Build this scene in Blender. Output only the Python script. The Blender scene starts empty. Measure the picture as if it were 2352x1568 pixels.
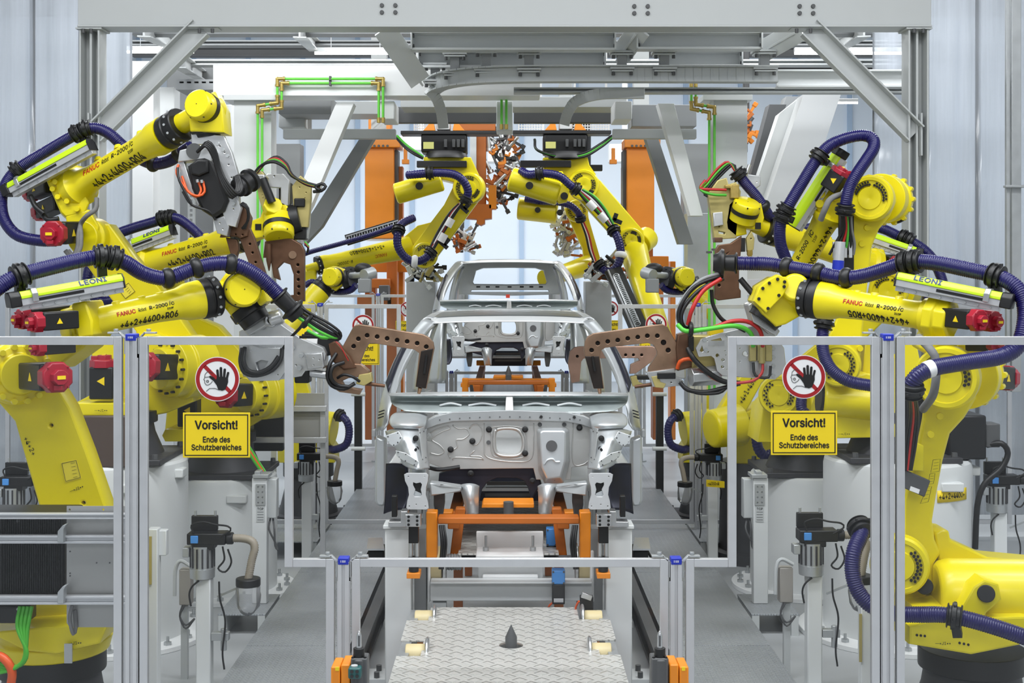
import bpy, bmesh, math, random
from mathutils import Vector, Matrix
random.seed(7)
S = bpy.context.scene
COL = S.collection
# ---------------------------------------------------------------- camera, world, lamps, exposure
F, VX, VY, CZ = 3000.0, 1168.0, 625.0, 2.35          # focal length in px, vanishing point, eye height
cam_d = bpy.data.cameras.new('camera'); cam = bpy.data.objects.new('camera', cam_d); COL.objects.link(cam)
cam.location = (0, 0, CZ); cam.rotation_euler = (math.pi/2, 0, 0)
cam_d.sensor_width = 36; cam_d.lens = F/2352*36
cam_d.shift_x = (1176-VX)/2352; cam_d.shift_y = (VY-784)/2352
cam_d.clip_start = .05; cam_d.clip_end = 200
S.camera = cam
W = bpy.data.worlds.new('world'); S.world = W; W.use_nodes = True
bgn = W.node_tree.nodes['Background']; bgn.inputs[0].default_value = (.86, .93, 1, 1); bgn.inputs[1].default_value = .24
S.view_settings.view_transform = 'Standard'; S.view_settings.look = 'None'
S.view_settings.exposure = 0.66; S.view_settings.gamma = 1.0
S.cycles.transparent_max_bounces = 32; S.cycles.max_bounces = 8; S.cycles.caustics_reflective = False; S.cycles.caustics_refractive = False
def area(name, loc, sx, sy, power, rot=(0, 0, 0), col=(.955, .98, 1)):
    d = bpy.data.lights.new(name, 'AREA'); d.shape = 'RECTANGLE'; d.size = sx; d.size_y = sy; d.energy = power; d.color = col
    o = bpy.data.objects.new(name, d); COL.objects.link(o); o.location = loc; o.rotation_euler = rot
    return o
# hall lamps: rows of long luminaires above the aisle, the cell and the line (all above the picture)
for x, y, z, w in [(-3.4, 3.2, 7.4, 85), (3.4, 3.2, 7.4, 85), (0, 3.4, 7.4, 95), (-4.4, 5.7, 7.4, 150), (4.4, 5.7, 7.4, 150), (0, 5.7, 7.4, 130), (-5.2, 14.0, 7.4, 185), (5.2, 14.0, 7.4, 200), (0, 21, 7.4, 330), (-5, 21, 7.4, 220), (5, 21, 7.4, 220)]:
    area('hall_and_fill_light', (x, y, z), 3.2, .7, w)
area('hall_and_fill_light', (0, -4, 6.5), 7, 1.2, 150, (math.radians(38), 0, 0))
area('hall_and_fill_light', (-2.4, 11.4, 4.95), 2.6, .3, 24, (math.radians(45), 0, 0)); area('hall_and_fill_light', (3.2, 11.4, 4.95), 1.6, .3, 14, (math.radians(45), 0, 0))      # unseen area lamps added behind the portal beam to light the gantry
area('hall_and_fill_light', (0, 14.2, 5.3), 7, .35, 60, (math.radians(40), 0, 0))      # lamp row over the ceiling robots
area('hall_and_fill_light', (0, 26.0, 3.6), 12, 2.5, 60, (math.radians(90), 0, 0))    # unseen area lamp added to brighten the end wall

# ---------------------------------------------------------------- materials
MATS = {}
def mat(name, col, rough=.5, metal=0, noise=0, scale=8, bump=0, coat=0, emit=0, bscale=None):
    if name in MATS: return MATS[name]
    m = bpy.data.materials.new(name); m.use_nodes = True; nt = m.node_tree; b = nt.nodes['Principled BSDF']
    b.inputs['Base Color'].default_value = (*col, 1); b.inputs['Roughness'].default_value = rough; b.inputs['Metallic'].default_value = metal
    if coat: b.inputs['Coat Weight'].default_value = coat; b.inputs['Coat Roughness'].default_value = .15
    if emit:
        b.inputs['Emission Color'].default_value = (*col, 1); b.inputs['Emission Strength'].default_value = emit
    if noise or bump:
        tc = nt.nodes.new('ShaderNodeTexCoord'); n = nt.nodes.new('ShaderNodeTexNoise'); n.inputs['Scale'].default_value = scale; n.inputs['Detail'].default_value = 5
        nt.links.new(tc.outputs['Object'], n.inputs['Vector'])
        if noise:
            mx = nt.nodes.new('ShaderNodeMix'); mx.data_type = 'RGBA'
            mx.inputs[6].default_value = (*[c*(1-noise) for c in col], 1); mx.inputs[7].default_value = (*[min(1, c*(1+noise*.6)) for c in col], 1)
            nt.links.new(n.outputs['Fac'], mx.inputs[0]); nt.links.new(mx.outputs[2], b.inputs['Base Color'])
            mr = nt.nodes.new('ShaderNodeMapRange'); mr.inputs[3].default_value = max(.05, rough-.1); mr.inputs[4].default_value = min(1, rough+.12)
            nt.links.new(n.outputs['Fac'], mr.inputs[0]); nt.links.new(mr.outputs[0], b.inputs['Roughness'])
        if bump:
            n2 = nt.nodes.new('ShaderNodeTexNoise'); n2.inputs['Scale'].default_value = bscale or scale*4
            nt.links.new(tc.outputs['Object'], n2.inputs['Vector'])
            bp = nt.nodes.new('ShaderNodeBump'); bp.inputs['Strength'].default_value = bump; bp.inputs['Distance'].default_value = .01
            nt.links.new(n2.outputs['Fac'], bp.inputs['Height']); nt.links.new(bp.outputs[0], b.inputs['Normal'])
    MATS[name] = m; return m
YEL = mat('yellow_paint', (.82, .69, .006), .36, 0, .05, 5, coat=.12)
BLK = mat('black_plastic', (.008, .008, .009), .45)
DRK = mat('dark_grey_cast', (.05, .05, .055), .5, .2, .3, 14)
RED = mat('red_plastic', (.36, .012, .03), .35)
HOSE = mat('blue_hose', (.010, .008, .090), .3)
ALU = mat('aluminium', (.62, .63, .65), .36, .55, .06, 20)
SIL = mat('machined_silver', (.58, .59, .60), .3, .85, .12, 18)
STL = mat('zinc_steel', (.70, .73, .75), .38, .68, .12, 7, bump=.04, bscale=9)
STD = mat('dull_steel', (.50, .52, .53), .44, .7, .15, 9)
COP = mat('copper', (.40, .255, .17), .34, .85, .62, 7, bump=.05)
COD = mat('dark_copper', (.17, .09, .055), .45, .7, .5, 9)
COK = mat('blackened_and_shaded_copper', (.028, .021, .018), .5, .5, .5, 12)  # blackened shanks; also the shade painted into drilled bores
GRY = mat('grey_paint', (.52, .54, .54), .45, 0, .06, 3)
LGT = mat('light_grey_paint', (.70, .72, .72), .42, 0, .05, 2)
WHT = mat('white_paint', (.86, .87, .87), .4, 0, .03, 2)
MID = mat('mid_grey_paint', (.26, .27, .275), .5, 0, .1, 3)
CHA = mat('charcoal_paint', (.085, .087, .09), .5, 0, .15, 4)
ORG = mat('orange_paint', (.80, .25, .012), .42, 0, .12, 4)
ORD = mat('dark_and_shaded_orange', (.50, .13, .012), .5, 0, .25, 4)  # darker orange; the skid beams use it as painted-in shade
LIM = mat('lime_cover', (.58, .83, .015), .35)
GRN = mat('green_pipe', (.16, .66, .07), .35)
GRC = mat('green_cable', (.07, .42, .03), .4)
BRS = mat('brass', (.55, .40, .12), .35, .8, .2, 30)
OCH = mat('olive_brass', (.50, .42, .16), .4, .4, .15, 20)
BLU = mat('blue_plastic', (.012, .03, .42), .4)
SKY = mat('sensor_blue', (.07, .28, .70), .4)
SGY = mat('sign_yellow', (.90, .66, .01), .45)
SGR = mat('sign_red', (.36, .008, .012), .45)
SGW = mat('sign_white', (.88, .88, .88), .45)
INK = mat('black_ink', (.006, .006, .006), .5)
RIN = mat('red_ink', (.50, .02, .012), .5)
CRE = mat('cream_roller', (.72, .60, .33), .45, 0, .2, 12)
TAN = mat('ribbed_tan_hose', (.33, .29, .23), .5)
GFB = mat('grey_fabric', (.20, .20, .20), .8, 0, .3, 30)
ORC = mat('orange_cable', (.75, .10, .015), .4)
REC = mat('red_cable', (.48, .02, .02), .4)
TUB = mat('tube_lamp', (1, .98, .95), .5, emit=5)

def glassy(name, tint, alpha, rough=.05, gloss=1.0, streak=0, vscale=(30, 30, .6)):
    m = bpy.data.materials.new(name); m.use_nodes = True; nt = m.node_tree; nt.nodes.clear(); N = nt.nodes.new; L = nt.links.new
    out = N('ShaderNodeOutputMaterial'); tr = N('ShaderNodeBsdfTransparent'); df = N('ShaderNodeBsdfPrincipled') ; df.inputs['Transmission Weight'].default_value = 0
    tr.inputs[0].default_value = (*[min(1, .9+.1*c) for c in tint], 1)
    df.inputs['Base Color'].default_value = (*tint, 1); df.inputs['Roughness'].default_value = max(.2, rough)
    gl = N('ShaderNodeBsdfGlossy'); gl.inputs['Roughness'].default_value = rough
    m1 = N('ShaderNodeMixShader'); m1.inputs[0].default_value = alpha; L(tr.outputs[0], m1.inputs[1]); L(df.outputs[0], m1.inputs[2])
    if streak:
        tc = N('ShaderNodeTexCoord'); mp = N('ShaderNodeMapping'); mp.inputs['Scale'].default_value = vscale
        nz = N('ShaderNodeTexNoise'); nz.inputs['Scale'].default_value = 1; nz.inputs['Detail'].default_value = 4
        L(tc.outputs['Object'], mp.inputs[0]); L(mp.outputs[0], nz.inputs['Vector'])
        mr = N('ShaderNodeMapRange'); mr.inputs[1].default_value = .3; mr.inputs[2].default_value = .7
        mr.inputs[3].default_value = max(0, alpha-streak); mr.inputs[4].default_value = min(1, alpha+streak)
        L(nz.outputs['Fac'], mr.inputs[0]); L(mr.outputs[0], m1.inputs[0])
    if streak:
        ts = N('ShaderNodeBsdfTranslucent'); ts.inputs[0].default_value = (*tint, 1); m3 = N('ShaderNodeMixShader'); m3.inputs[0].default_value = .5
        L(df.outputs[0], m3.inputs[1]); L(ts.outputs[0], m3.inputs[2]); L(m3.outputs[0], m1.inputs[2])
    fr = N('ShaderNodeFresnel'); fr.inputs[0].default_value = 1.35
    mu = N('ShaderNodeMath'); mu.operation = 'MULTIPLY'; mu.inputs[1].default_value = gloss; L(fr.outputs[0], mu.inputs[0])
    m2 = N('ShaderNodeMixShader'); L(mu.outputs[0], m2.inputs[0]); L(m1.outputs[0], m2.inputs[1]); L(gl.outputs[0], m2.inputs[2])
    L(m2.outputs[0], out.inputs[0]); MATS[name] = m; return m
PANE = glassy('clear_pane', (.80, .84, .88), .010, .04, .25)
PVC = glassy('pvc_strip', (.86, .92, 1.0), .5, .12, 1.0, .22, (7, 7, .25))
JAR = glassy('clear_bag', (.82, .84, .86), .28, .15, 1.0)

def checker(name, c0, c1, sc, metal=.5, rough=.38, dist=.012):
    m = bpy.data.materials.new(name); m.use_nodes = True; nt = m.node_tree; b = nt.nodes['Principled BSDF']; N = nt.nodes.new; L = nt.links.new
    tc = N('ShaderNodeTexCoord'); hts = []
    for ang, off in ((45, 0), (-45, .5)):
        mp = N('ShaderNodeMapping'); mp.inputs['Rotation'].default_value = (0, 0, math.radians(ang)); mp.inputs['Scale'].default_value = (sc, sc, sc); mp.inputs['Location'].default_value = (off, off*.0, 0)
        L(tc.outputs['Object'], mp.inputs[0]); sp = N('ShaderNodeSeparateXYZ'); L(mp.outputs[0], sp.inputs[0])
        br = N('ShaderNodeTexBrick'); br.inputs['Scale'].default_value = 1; br.inputs['Mortar Size'].default_value = .16; br.inputs['Mortar Smooth'].default_value = .6
        br.inputs['Brick Width'].default_value = 1.4; br.inputs['Row Height'].default_value = .7; br.offset = .5
        br.inputs['Color1'].default_value = br.inputs['Color2'].default_value = (1, 1, 1, 1); br.inputs['Mortar'].default_value = (0, 0, 0, 1)
        L(mp.outputs[0], br.inputs[0]); hts.append(br)
    mu = N('ShaderNodeMath'); mu.operation = 'MULTIPLY'; L(hts[0].outputs[0], mu.inputs[0]); L(hts[1].outputs[0], mu.inputs[1])
    nz = N('ShaderNodeTexNoise'); nz.inputs['Scale'].default_value = 3.5; nz.inputs['Detail'].default_value = 5; L(tc.outputs['Object'], nz.inputs[0])
    mx = N('ShaderNodeMix'); mx.data_type = 'RGBA'; mx.inputs[6].default_value = (*c0, 1); mx.inputs[7].default_value = (*c1, 1); L(nz.outputs[0], mx.inputs[0])
    L(mx.outputs[2], b.inputs['Base Color']); b.inputs['Metallic'].default_value = metal; b.inputs['Roughness'].default_value = rough
    bp = N('ShaderNodeBump'); bp.inputs['Strength'].default_value = 1; bp.inputs['Distance'].default_value = dist; L(mu.outputs[0], bp.inputs['Height']); L(bp.outputs[0], b.inputs['Normal'])
    MATS[name] = m; return m
CHK = checker('tread_plate', (.33, .35, .37), (.45, .47, .49), 26, .45, .42, .008)
CHB = checker('bright_tread_plate', (.62, .61, .57), (.76, .75, .71), 9.5, .35, .36)

# ---------------------------------------------------------------- mesh building
X_, Y_, Z_ = Vector((1, 0, 0)), Vector((0, 1, 0)), Vector((0, 0, 1))
def P(x, y, Y): return Vector(((x-VX)*Y/F, Y, CZ-(y-VY)*Y/F))
def V(*a): return Vector(a)
def perp(d):
    d = d.normalized(); u = d.cross(Z_)
    if u.length < 1e-3: u = d.cross(X_)
    u.normalize(); return u, u.cross(d).normalized()
def spline(pts, step=.03):
    pts = [Vector(p) for p in pts]; n = len(pts); out = []
    e = [2*pts[0]-pts[1]]+pts+[2*pts[-1]-pts[-2]]
    for i in range(n-1):
        p0, p1, p2, p3 = e[i:i+4]; k = max(2, int((p2-p1).length/step*1.1)+1)
        for j in range(k):
            t = j/k; out.append(.5*((2*p1)+(p2-p0)*t+(2*p0-5*p1+4*p2-p3)*t*t+(3*p1-p0-3*p2+p3)*t**3))
    out.append(pts[-1]); return out
def resample(pts, step):
    L = [0]
    for a, b in zip(pts, pts[1:]): L.append(L[-1]+(b-a).length)
    n = max(2, int(L[-1]/step)); out = []; j = 0
    for i in range(n+1):
        s = L[-1]*i/n
        while j < len(L)-2 and L[j+1] < s: j += 1
        t = (s-L[j])/max(1e-9, L[j+1]-L[j]); out.append(pts[j].lerp(pts[j+1], min(1, t)))
    return out
class MB:
    def __init__(s): s.bm = bmesh.new()
    def vs(s, pts): return [s.bm.verts.new(p) for p in pts]
    def face(s, v):
        try: return s.bm.faces.new(v)
        except ValueError: return None
    def hexa(s, p):                       # 8 corners: bottom ring, top ring
        v = s.vs(p)
        for q in ((3, 2, 1, 0), (4, 5, 6, 7), (0, 1, 5, 4), (1, 2, 6, 5), (2, 3, 7, 6), (3, 0, 4, 7)): s.face([v[i] for i in q])
        return s
    def box(s, c, size, R=None):
        c = Vector(c); hx, hy, hz = [k/2 for k in size]; pts = []
        for z in (-hz, hz):
            for x, y in ((-hx, -hy), (hx, -hy), (hx, hy), (-hx, hy)):
                q = Vector((x, y, z)); pts.append(c+(R @ q if R else q))
        return s.hexa(pts)
    def bar(s, a, b, w, h, up=Z_):        # w sideways, h along up
        a, b = Vector(a), Vector(b); d = (b-a).normalized(); u = d.cross(up)
        if u.length < 1e-4: u = d.cross(Y_)
        u.normalize(); v = u.cross(d).normalized(); u = u*w/2; v = v*h/2
        return s.hexa([a-u-v, a+u-v, b+u-v, b-u-v, a-u+v, a+u+v, b+u+v, b-u+v])
    def ibeam(s, a, b, h, w, tf, tw, up=Z_):
        a, b = Vector(a), Vector(b); d = (b-a).normalized(); u = d.cross(up)
        if u.length < 1e-4: u = d.cross(Y_)
        u.normalize(); v = u.cross(d).normalized()
        for k in (-1, 1): s.bar(a+v*k*(h-tf)/2, b+v*k*(h-tf)/2, w, tf, up)
        s.bar(a, b, tw, h-2*tf, up); return s
    def prism(s, pts, vec):
        vec = Vector(vec); n = len(pts); a = s.vs([Vector(p) for p in pts]); b = s.vs([Vector(p)+vec for p in pts])
        s.face(a[::-1]); s.face(b)
        for i in range(n): s.face([a[i], a[(i+1) % n], b[(i+1) % n], b[i]])
        return s
    def rings(s, rows, caps=True, closed=False):
        R = [s.vs(r) for r in rows]; n = len(rows[0])
        pairs = list(zip(R, R[1:]))+([(R[-1], R[0])] if closed else [])
        for a, b in pairs:
            for i in range(n): s.face([a[i], a[(i+1) % n], b[(i+1) % n], b[i]])
        if caps and not closed: s.face(R[0][::-1]); s.face(R[-1])
        return s
    def lathe(s, a, b, prof, seg=32, phase=0):   # prof: (t 0..1 or beyond, radius)
        a, b = Vector(a), Vector(b); d = b-a; u, v = perp(d)
        return s.rings([[a+d*t+(u*math.cos(k*2*math.pi/seg+phase)+v*math.sin(k*2*math.pi/seg+phase))*r for k in range(seg)] for t, r in prof])
    def cyl(s, a, b, r0, r1=None, seg=24, phase=0): return s.lathe(a, b, [(0, r0), (1, r0 if r1 is None else r1)], seg, phase)
    def tube(s, pts, r, seg=10, caps=True):
        n = len(pts); T = [(pts[min(i+1, n-1)]-pts[max(i-1, 0)]).normalized() for i in range(n)]
        u = perp(T[0])[0]; rows = []
        for i in range(n):
            u = (u-T[i]*u.dot(T[i])).normalized(); v = T[i].cross(u); rr = r(i) if callable(r) else r
            rows.append([pts[i]+(u*math.cos(k*2*math.pi/seg)+v*math.sin(k*2*math.pi/seg))*rr for k in range(seg)])
        return s.rings(rows, caps)
    def sphere(s, c, r, seg=16, sq=(1, 1, 1)):
        m = bmesh.ops.create_uvsphere(s.bm, u_segments=seg, v_segments=max(6, seg//2), radius=r)
        for v in m['verts']: v.co = Vector((v.co.x*sq[0], v.co.y*sq[1], v.co.z*sq[2]))+Vector(c)
        return s
    def torus(s, c, axis, R, r, seg=28, ms=10):
        u, v = perp(axis); w = axis.normalized(); rows = []
        for i in range(seg):
            a = 2*math.pi*i/seg; d = u*math.cos(a)+v*math.sin(a)
            rows.append([Vector(c)+d*(R+r*math.cos(2*math.pi*k/ms))+w*r*math.sin(2*math.pi*k/ms) for k in range(ms)])
        return s.rings(rows, False, True)
    def plate(s, outline, holes, o, u, v, th, bev=0):   # outline and holes in 2D, mapped to o + x*u + y*v, thick along u x v
        cu = bpy.data.curves.new('t', 'CURVE'); cu.dimensions = '2D'; cu.fill_mode = 'BOTH'; cu.extrude = max(0, th/2-bev); cu.bevel_depth = bev; cu.bevel_resolution = 1
        for poly in [outline]+list(holes):
            sp = cu.splines.new('POLY'); sp.points.add(len(poly)-1); sp.use_cyclic_u = True
            for q, p in zip(sp.points, poly): q.co = (p[0], p[1], 0, 1)
        s.curve(cu, o, u, v); return s
    def curve(s, cu, o, u, v, wrap=None, fat=0):
        ob = bpy.data.objects.new('t', cu); me = bpy.data.meshes.new_from_object(ob); w = u.cross(v)
        if fat or wrap:
            q = bmesh.new()
            for dx, dy, dz in ((-fat, 0, 0), (fat, 0, .0001), (0, fat, .0002), (0, -fat, .0003)) if fat else ((0, 0, 0),):
                n0 = len(q.verts); q.from_mesh(me); q.verts.ensure_lookup_table()
                for k in q.verts[n0:]: k.co += Vector((dx, dy, dz))
            if wrap and q.verts:
                ys = [k.co.y for k in q.verts]; y = math.floor(min(ys)/.009)*.009
                while y < max(ys):
                    bmesh.ops.bisect_plane(q, geom=q.verts[:]+q.edges[:]+q.faces[:], plane_co=(0, y, 0), plane_no=(0, 1, 0)); y += .009
            q.to_mesh(me); q.free()
        for q in me.vertices:
            c = q.co; q.co = wrap(c) if wrap else o+u*c.x+v*c.y+w*c.z
        s.bm.from_mesh(me); bpy.data.objects.remove(ob); bpy.data.curves.remove(cu); bpy.data.meshes.remove(me)
    def build_each(s, name, m, parent, **kw):       # every loose piece becomes a part of its own
        seen = set(); out = []
        for v0 in list(s.bm.verts):
            if v0 in seen: continue
            st = [v0]; comp = []; seen.add(v0)
            while st:
                v = st.pop(); comp.append(v)
                for e in v.link_edges:
                    o = e.other_vert(v)
                    if o not in seen: seen.add(o); st.append(o)
            q = MB(); mp = {v: q.bm.verts.new(v.co) for v in comp}
            for f in {f for v in comp for f in v.link_faces}: q.face([mp[v] for v in f.verts])
            out.append(q.build(name, m, parent, **kw))
        s.bm.free(); return out
    def build(s, name, m, parent=None, bevel=0, smooth=40, seg=2, base=None, sub=0, solid=0):
        bmesh.ops.recalc_face_normals(s.bm, faces=s.bm.faces)
        me = bpy.data.meshes.new(name)
        if parent: org = ORG_[parent.name]
        else:
            co = [v.co for v in s.bm.verts]; lo = [min(c[i] for c in co) for i in range(3)]; hi = [max(c[i] for c in co) for i in range(3)]
            org = Vector(base) if base is not None else Vector(((lo[0]+hi[0])/2, (lo[1]+hi[1])/2, lo[2]))
        for v in s.bm.verts: v.co -= org
        s.bm.to_mesh(me); s.bm.free()
        for f in me.polygons: f.use_smooth = True
        me.set_sharp_from_angle(angle=math.radians(smooth))
        if m: me.materials.append(m)
        o = bpy.data.objects.new(name, me); COL.objects.link(o)
        if parent: o.parent = parent
        else: o.location = org
        ORG_[o.name] = org
        if bevel:
            b = o.modifiers.new('bevel', 'BEVEL'); b.width = bevel; b.segments = seg; b.limit_method = 'ANGLE'; b.angle_limit = math.radians(35); b.harden_normals = False
        if sub:
            q = o.modifiers.new('sub', 'SUBSURF'); q.levels = q.render_levels = sub
        if solid:
            q = o.modifiers.new('solid', 'SOLIDIFY'); q.thickness = solid; q.offset = 0
        return o
ORG_ = {}
def tag(o, label, cat, group=None, kind=None):
    o['label'] = label; o['category'] = cat
    if group: o['group'] = group
    if kind: o['kind'] = kind
    return o
def thing(name, loc, label, cat, group=None):
    o = bpy.data.objects.new(name, None); COL.objects.link(o); o.location = loc; o.empty_display_size = .1
    ORG_[o.name] = Vector(loc); return tag(o, label, cat, group)
def struct(o): o['kind'] = 'structure'; return o
def rnd(pts, n=4):           # closed smooth outline through 2D points
    P_ = [Vector((*q, 0)) for q in pts]; m = len(P_); out = []
    for i in range(m):
        p0, p1, p2, p3 = (P_[(i+k-1) % m] for k in range(4))
        for j in range(n):
            t = j/n; q = .5*((2*p1)+(p2-p0)*t+(2*p0-5*p1+4*p2-p3)*t*t+(3*p1-p0-3*p2+p3)*t**3); out.append((q.x, q.y))
    return out
def circ(x, y, r, n=20): return [(x+r*math.cos(2*math.pi*k/n), y+r*math.sin(2*math.pi*k/n)) for k in range(n)]
def w2(p, Y): return ((p[0]-VX)*Y/F, CZ-(p[1]-VY)*Y/F)
def pplate(m, outline, holes, Y, th, bev=.003):       # pixel outline standing at depth Y, front face there; holes are (x, y, r) or outlines
    hs = [[w2(q, Y) for q in (circ(*h) if len(h) == 3 and not isinstance(h[0], tuple) else h)] for h in holes]
    return m.plate([w2(q, Y) for q in outline], hs, V(0, Y+th/2, 0), X_, Z_, th, bev)
def pbox(m, x0, y0, x1, y1, Y, th):
    a, b = P(x0, y0, Y), P(x1, y1, Y)
    return m.box(((a.x+b.x)/2, Y+th/2, (a.z+b.z)/2), (abs(b.x-a.x), th, abs(b.z-a.z)))
def bolts(m, pts, axis, r=.012, h=.012, seg=8):
    ax = axis.normalized()
    for p in pts: m.cyl(p, p+ax*h, r, r*.9, seg)
    return m
def ringpts(c, axis, R, n, a0=0, a1=360):
    u, v = perp(axis); k = n if abs(a1-a0) >= 360 else n-1
    return [c+(u*math.cos(math.radians(a0+(a1-a0)*i/k))+v*math.sin(math.radians(a0+(a1-a0)*i/k)))*R for i in range(n)]
try: FONT = bpy.data.fonts.load(bpy.utils.system_resource('DATAFILES', path='fonts')+'/Inter.woff2')   # ships with Blender itself
except Exception: FONT = None
def text(txt, o, u, v, size, m, parent, name='lettering', bold=0, align='LEFT', wrap=None, shear=0, ext=.0006, space=1, sx=1):
    cu = bpy.data.curves.new('t', 'FONT'); cu.body = txt
    if FONT: cu.font = FONT
    cu.use_fast_edit = False; cu.size = size; cu.align_x = align; cu.align_y = 'CENTER';  cu.extrude = ext; cu.shear = shear; cu.space_character = space; cu.resolution_u = 3
    b = MB(); f = None
    if wrap: f = lambda c: wrap(c.x*sx, c.y, c.z)
    b.curve(cu, o, u*sx, v, f, max(0, bold))
    return b.build(name, m, parent)
def copytree(o, parent=None):
    c = o.copy(); COL.objects.link(c)
    if parent: c.parent = parent
    for ch in list(o.children): copytree(ch, c)
    return c
# ================================================================ THE SETTING
FLZ = -.15
CONC = mat('concrete_floor', (.46, .475, .485), .36, 0, .14, 1.2)
b = MB(); b.box((0, 14, FLZ-.05), (26, 40, .1)); struct(b.build('floor', CONC))
BACKM = mat('end_wall_panels', (.78, .86, .95), .5, 0, .05, 1)
b = MB(); b.box((0, 30, 4), (26, .2, 8.4)); struct(b.build('wall_back', BACKM))
b = MB()
for k in range(-9, 10): b.box((k*1.25+.3, 29.86, 4), (.10, .08, 8.2))
struct(b.build('trim_1', mat('wall_mullions', (.42, .55, .72), .5)))
b = MB(); b.box((-12, 14, 4), (.2, 34, 8.4)); struct(b.build('wall_left', LGT))
b = MB(); b.box((12, 14, 4), (.2, 34, 8.4)); struct(b.build('wall_right', LGT))
CEIL = mat('ceiling_sheet', (.30, .31, .32), .6, 0, .1, 2)
b = MB(); b.box((0, 14.5, 8.3), (26, 33, .15)); struct(b.build('ceiling', CEIL))
# raised tread-plate walkways beside the conveyor pit, with cross platforms at the second fence
def slab(name, x0, x1, y0, y1, label, cat='walkway'):
    t = thing(name, ((x0+x1)/2, y0, FLZ), label, cat, 'tread plate walkways along the line')
    n = max(1, round((y1-y0)/1.9)); d = (y1-y0)/n
    for i in range(n):
        b = MB(); b.box(((x0+x1)/2, y0+d*(i+.5), -.006), (x1-x0, d-.008, .012)); b.build('tread_plate', CHK, t, .002)
    b = MB()
    for x in (x0+.03, x1-.03): b.bar((x, y0, -.082), (x, y1, -.082), .05, .14)
    b.build_each('side_channel', GRY, t)
    return t
slab('walkway', -1.65, -1.0, 4.2, 12.25, 'long tread plate walkway left of the front car body')
slab('walkway', 1.0, 1.65, 4.2, 12.25, 'long tread plate walkway right of the front car body')
slab('walkway', -1.65, -1.0, 12.3, 19.5, 'far tread plate walkway left of the rear car body')
slab('walkway', 1.0, 1.65, 12.3, 19.5, 'far tread plate walkway right of the rear car body')
for sx in (-1, 1):
    for y0, y1, where in ((8.98, 9.55, 'beside the near robot pedestal'), (11.4, 12.3, 'carrying the second fence post')):
        x0, x1 = sorted((sx*1.67, sx*(2.5 if y0 > 10 else 2.0)))
        slab('cross_platform', x0, x1, y0, y1, f'short tread plate platform {where} on the {"left" if sx < 0 else "right"}', 'platform')
# conveyor pit rails
for sx in (-1, 1):
    t = thing('conveyor_rail', (sx*.92, 4.4, FLZ), f'dark steel conveyor rail along the {"left" if sx < 0 else "right"} walkway edge', 'rail', 'conveyor rails in the pit')
    b = MB(); b.ibeam((sx*.93, 6.1, -.06), (sx*.93, 22, -.06), .16, .07, .02, .02); b.build('rail_profile', CHA, t)
    b = MB()
    for k in range(8): b.box((sx*.80, 6.7+k*1.3, FLZ+.02), (.16, .22, .04))
    b.build_each('rail_foot', LGT, t)
    b = MB()
    for k in range(8):
        for dy in (-.07, .07): b.cyl((sx*.80, 6.7+k*1.3+dy, FLZ+.04), (sx*.80, 6.7+k*1.3+dy, FLZ+.075), .018, seg=6)
    b.build_each('bolt', CHA, t)

# ---------------------------------------------------------------- guard fences (three, one behind the other)
FZ = lambda y: CZ-(y-VY)*6/F
FX = lambda x: (x-VX)*6/F
ORD_ = {6.0: 'front', 12.0: 'second', 17.3: 'third'}
def frame_panel(Y, outline, label, bw=.038, gz=None):
    """outline: corner list of the frame centre line (x, z); profiles along it and a clear pane inside"""
    c = outline[0]
    t = thing('guard_screen', (outline[0][0], Y, FLZ), label, 'guard screen', 'clear guard screens')
    f = MB(); n = len(outline)
    for i in range(n):
        a, e = outline[i], outline[(i+1) % n]; a3, e3 = V(a[0], Y, a[1]), V(e[0], Y, e[1]); d = (e3-a3).normalized()*bw/2
        s_ = 1 if abs(d.z) > 1e-6 else -1; f.bar(a3-d*s_, e3+d*s_, .03, bw, Y_.cross(d))
    f.build('frame', ALU, t, .002)
    g = MB(); g.prism([V(x, Y-.002, z) for x, z in outline], (0, .004, 0)); g.build('pane', PANE, t)
    return t
def fence_post(Y, x, ztop, label, clampw=.055):
    t = thing('fence_post', (x, Y, FLZ), label, 'fence post', 'slotted aluminium fence posts')
    b = MB(); w = .052
    for dx in (-.0165, .0165): b.box((x+dx, Y, (ztop+FLZ)/2), (.019, .05, ztop-FLZ))
    b.box((x, Y+.004, (ztop+FLZ)/2), (.052, .04, ztop-FLZ)); b.box((x, Y-.012, (ztop-.09+FLZ)/2), (.0615, .004, ztop-.09-FLZ)); b.build('profile', ALU, t, .0015)
    b = MB(); b.box((x, Y, ztop+.004), (.05, .056, .032)); cap = b.build('end_cap', BLU, t, .004)
    text('✱ ─── ', V(x, Y-.029, ztop+.004), X_, Z_, .012, SGW, cap, 'cap_print', align='CENTER')
    for s in (-1, 1):
        b = MB(); b.box((x+s*.031, Y, ztop-.035), (.006, .03, .075)); b.bar((x+s*.031, Y, ztop-.002), (x+s*.060, Y, ztop+.027), .03, .006, Y_.cross(V(s*.03, 0, .03))); b.box((x+s*.083, Y, ztop+.024), (.055, .03, .008))
        b.cyl((x+s*.075, Y, ztop+.03), (x+s*.075, Y, ztop+.042), .011, seg=6); b.build('panel_clamp', STD, t, .001)
    b = MB(); b.cyl((x, Y, FLZ), (x, Y, FLZ+.012), .09); b.box((x, Y, FLZ+.06), (.075, .07, .1)); b.build('foot', STD, t, .002)
    return t
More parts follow.
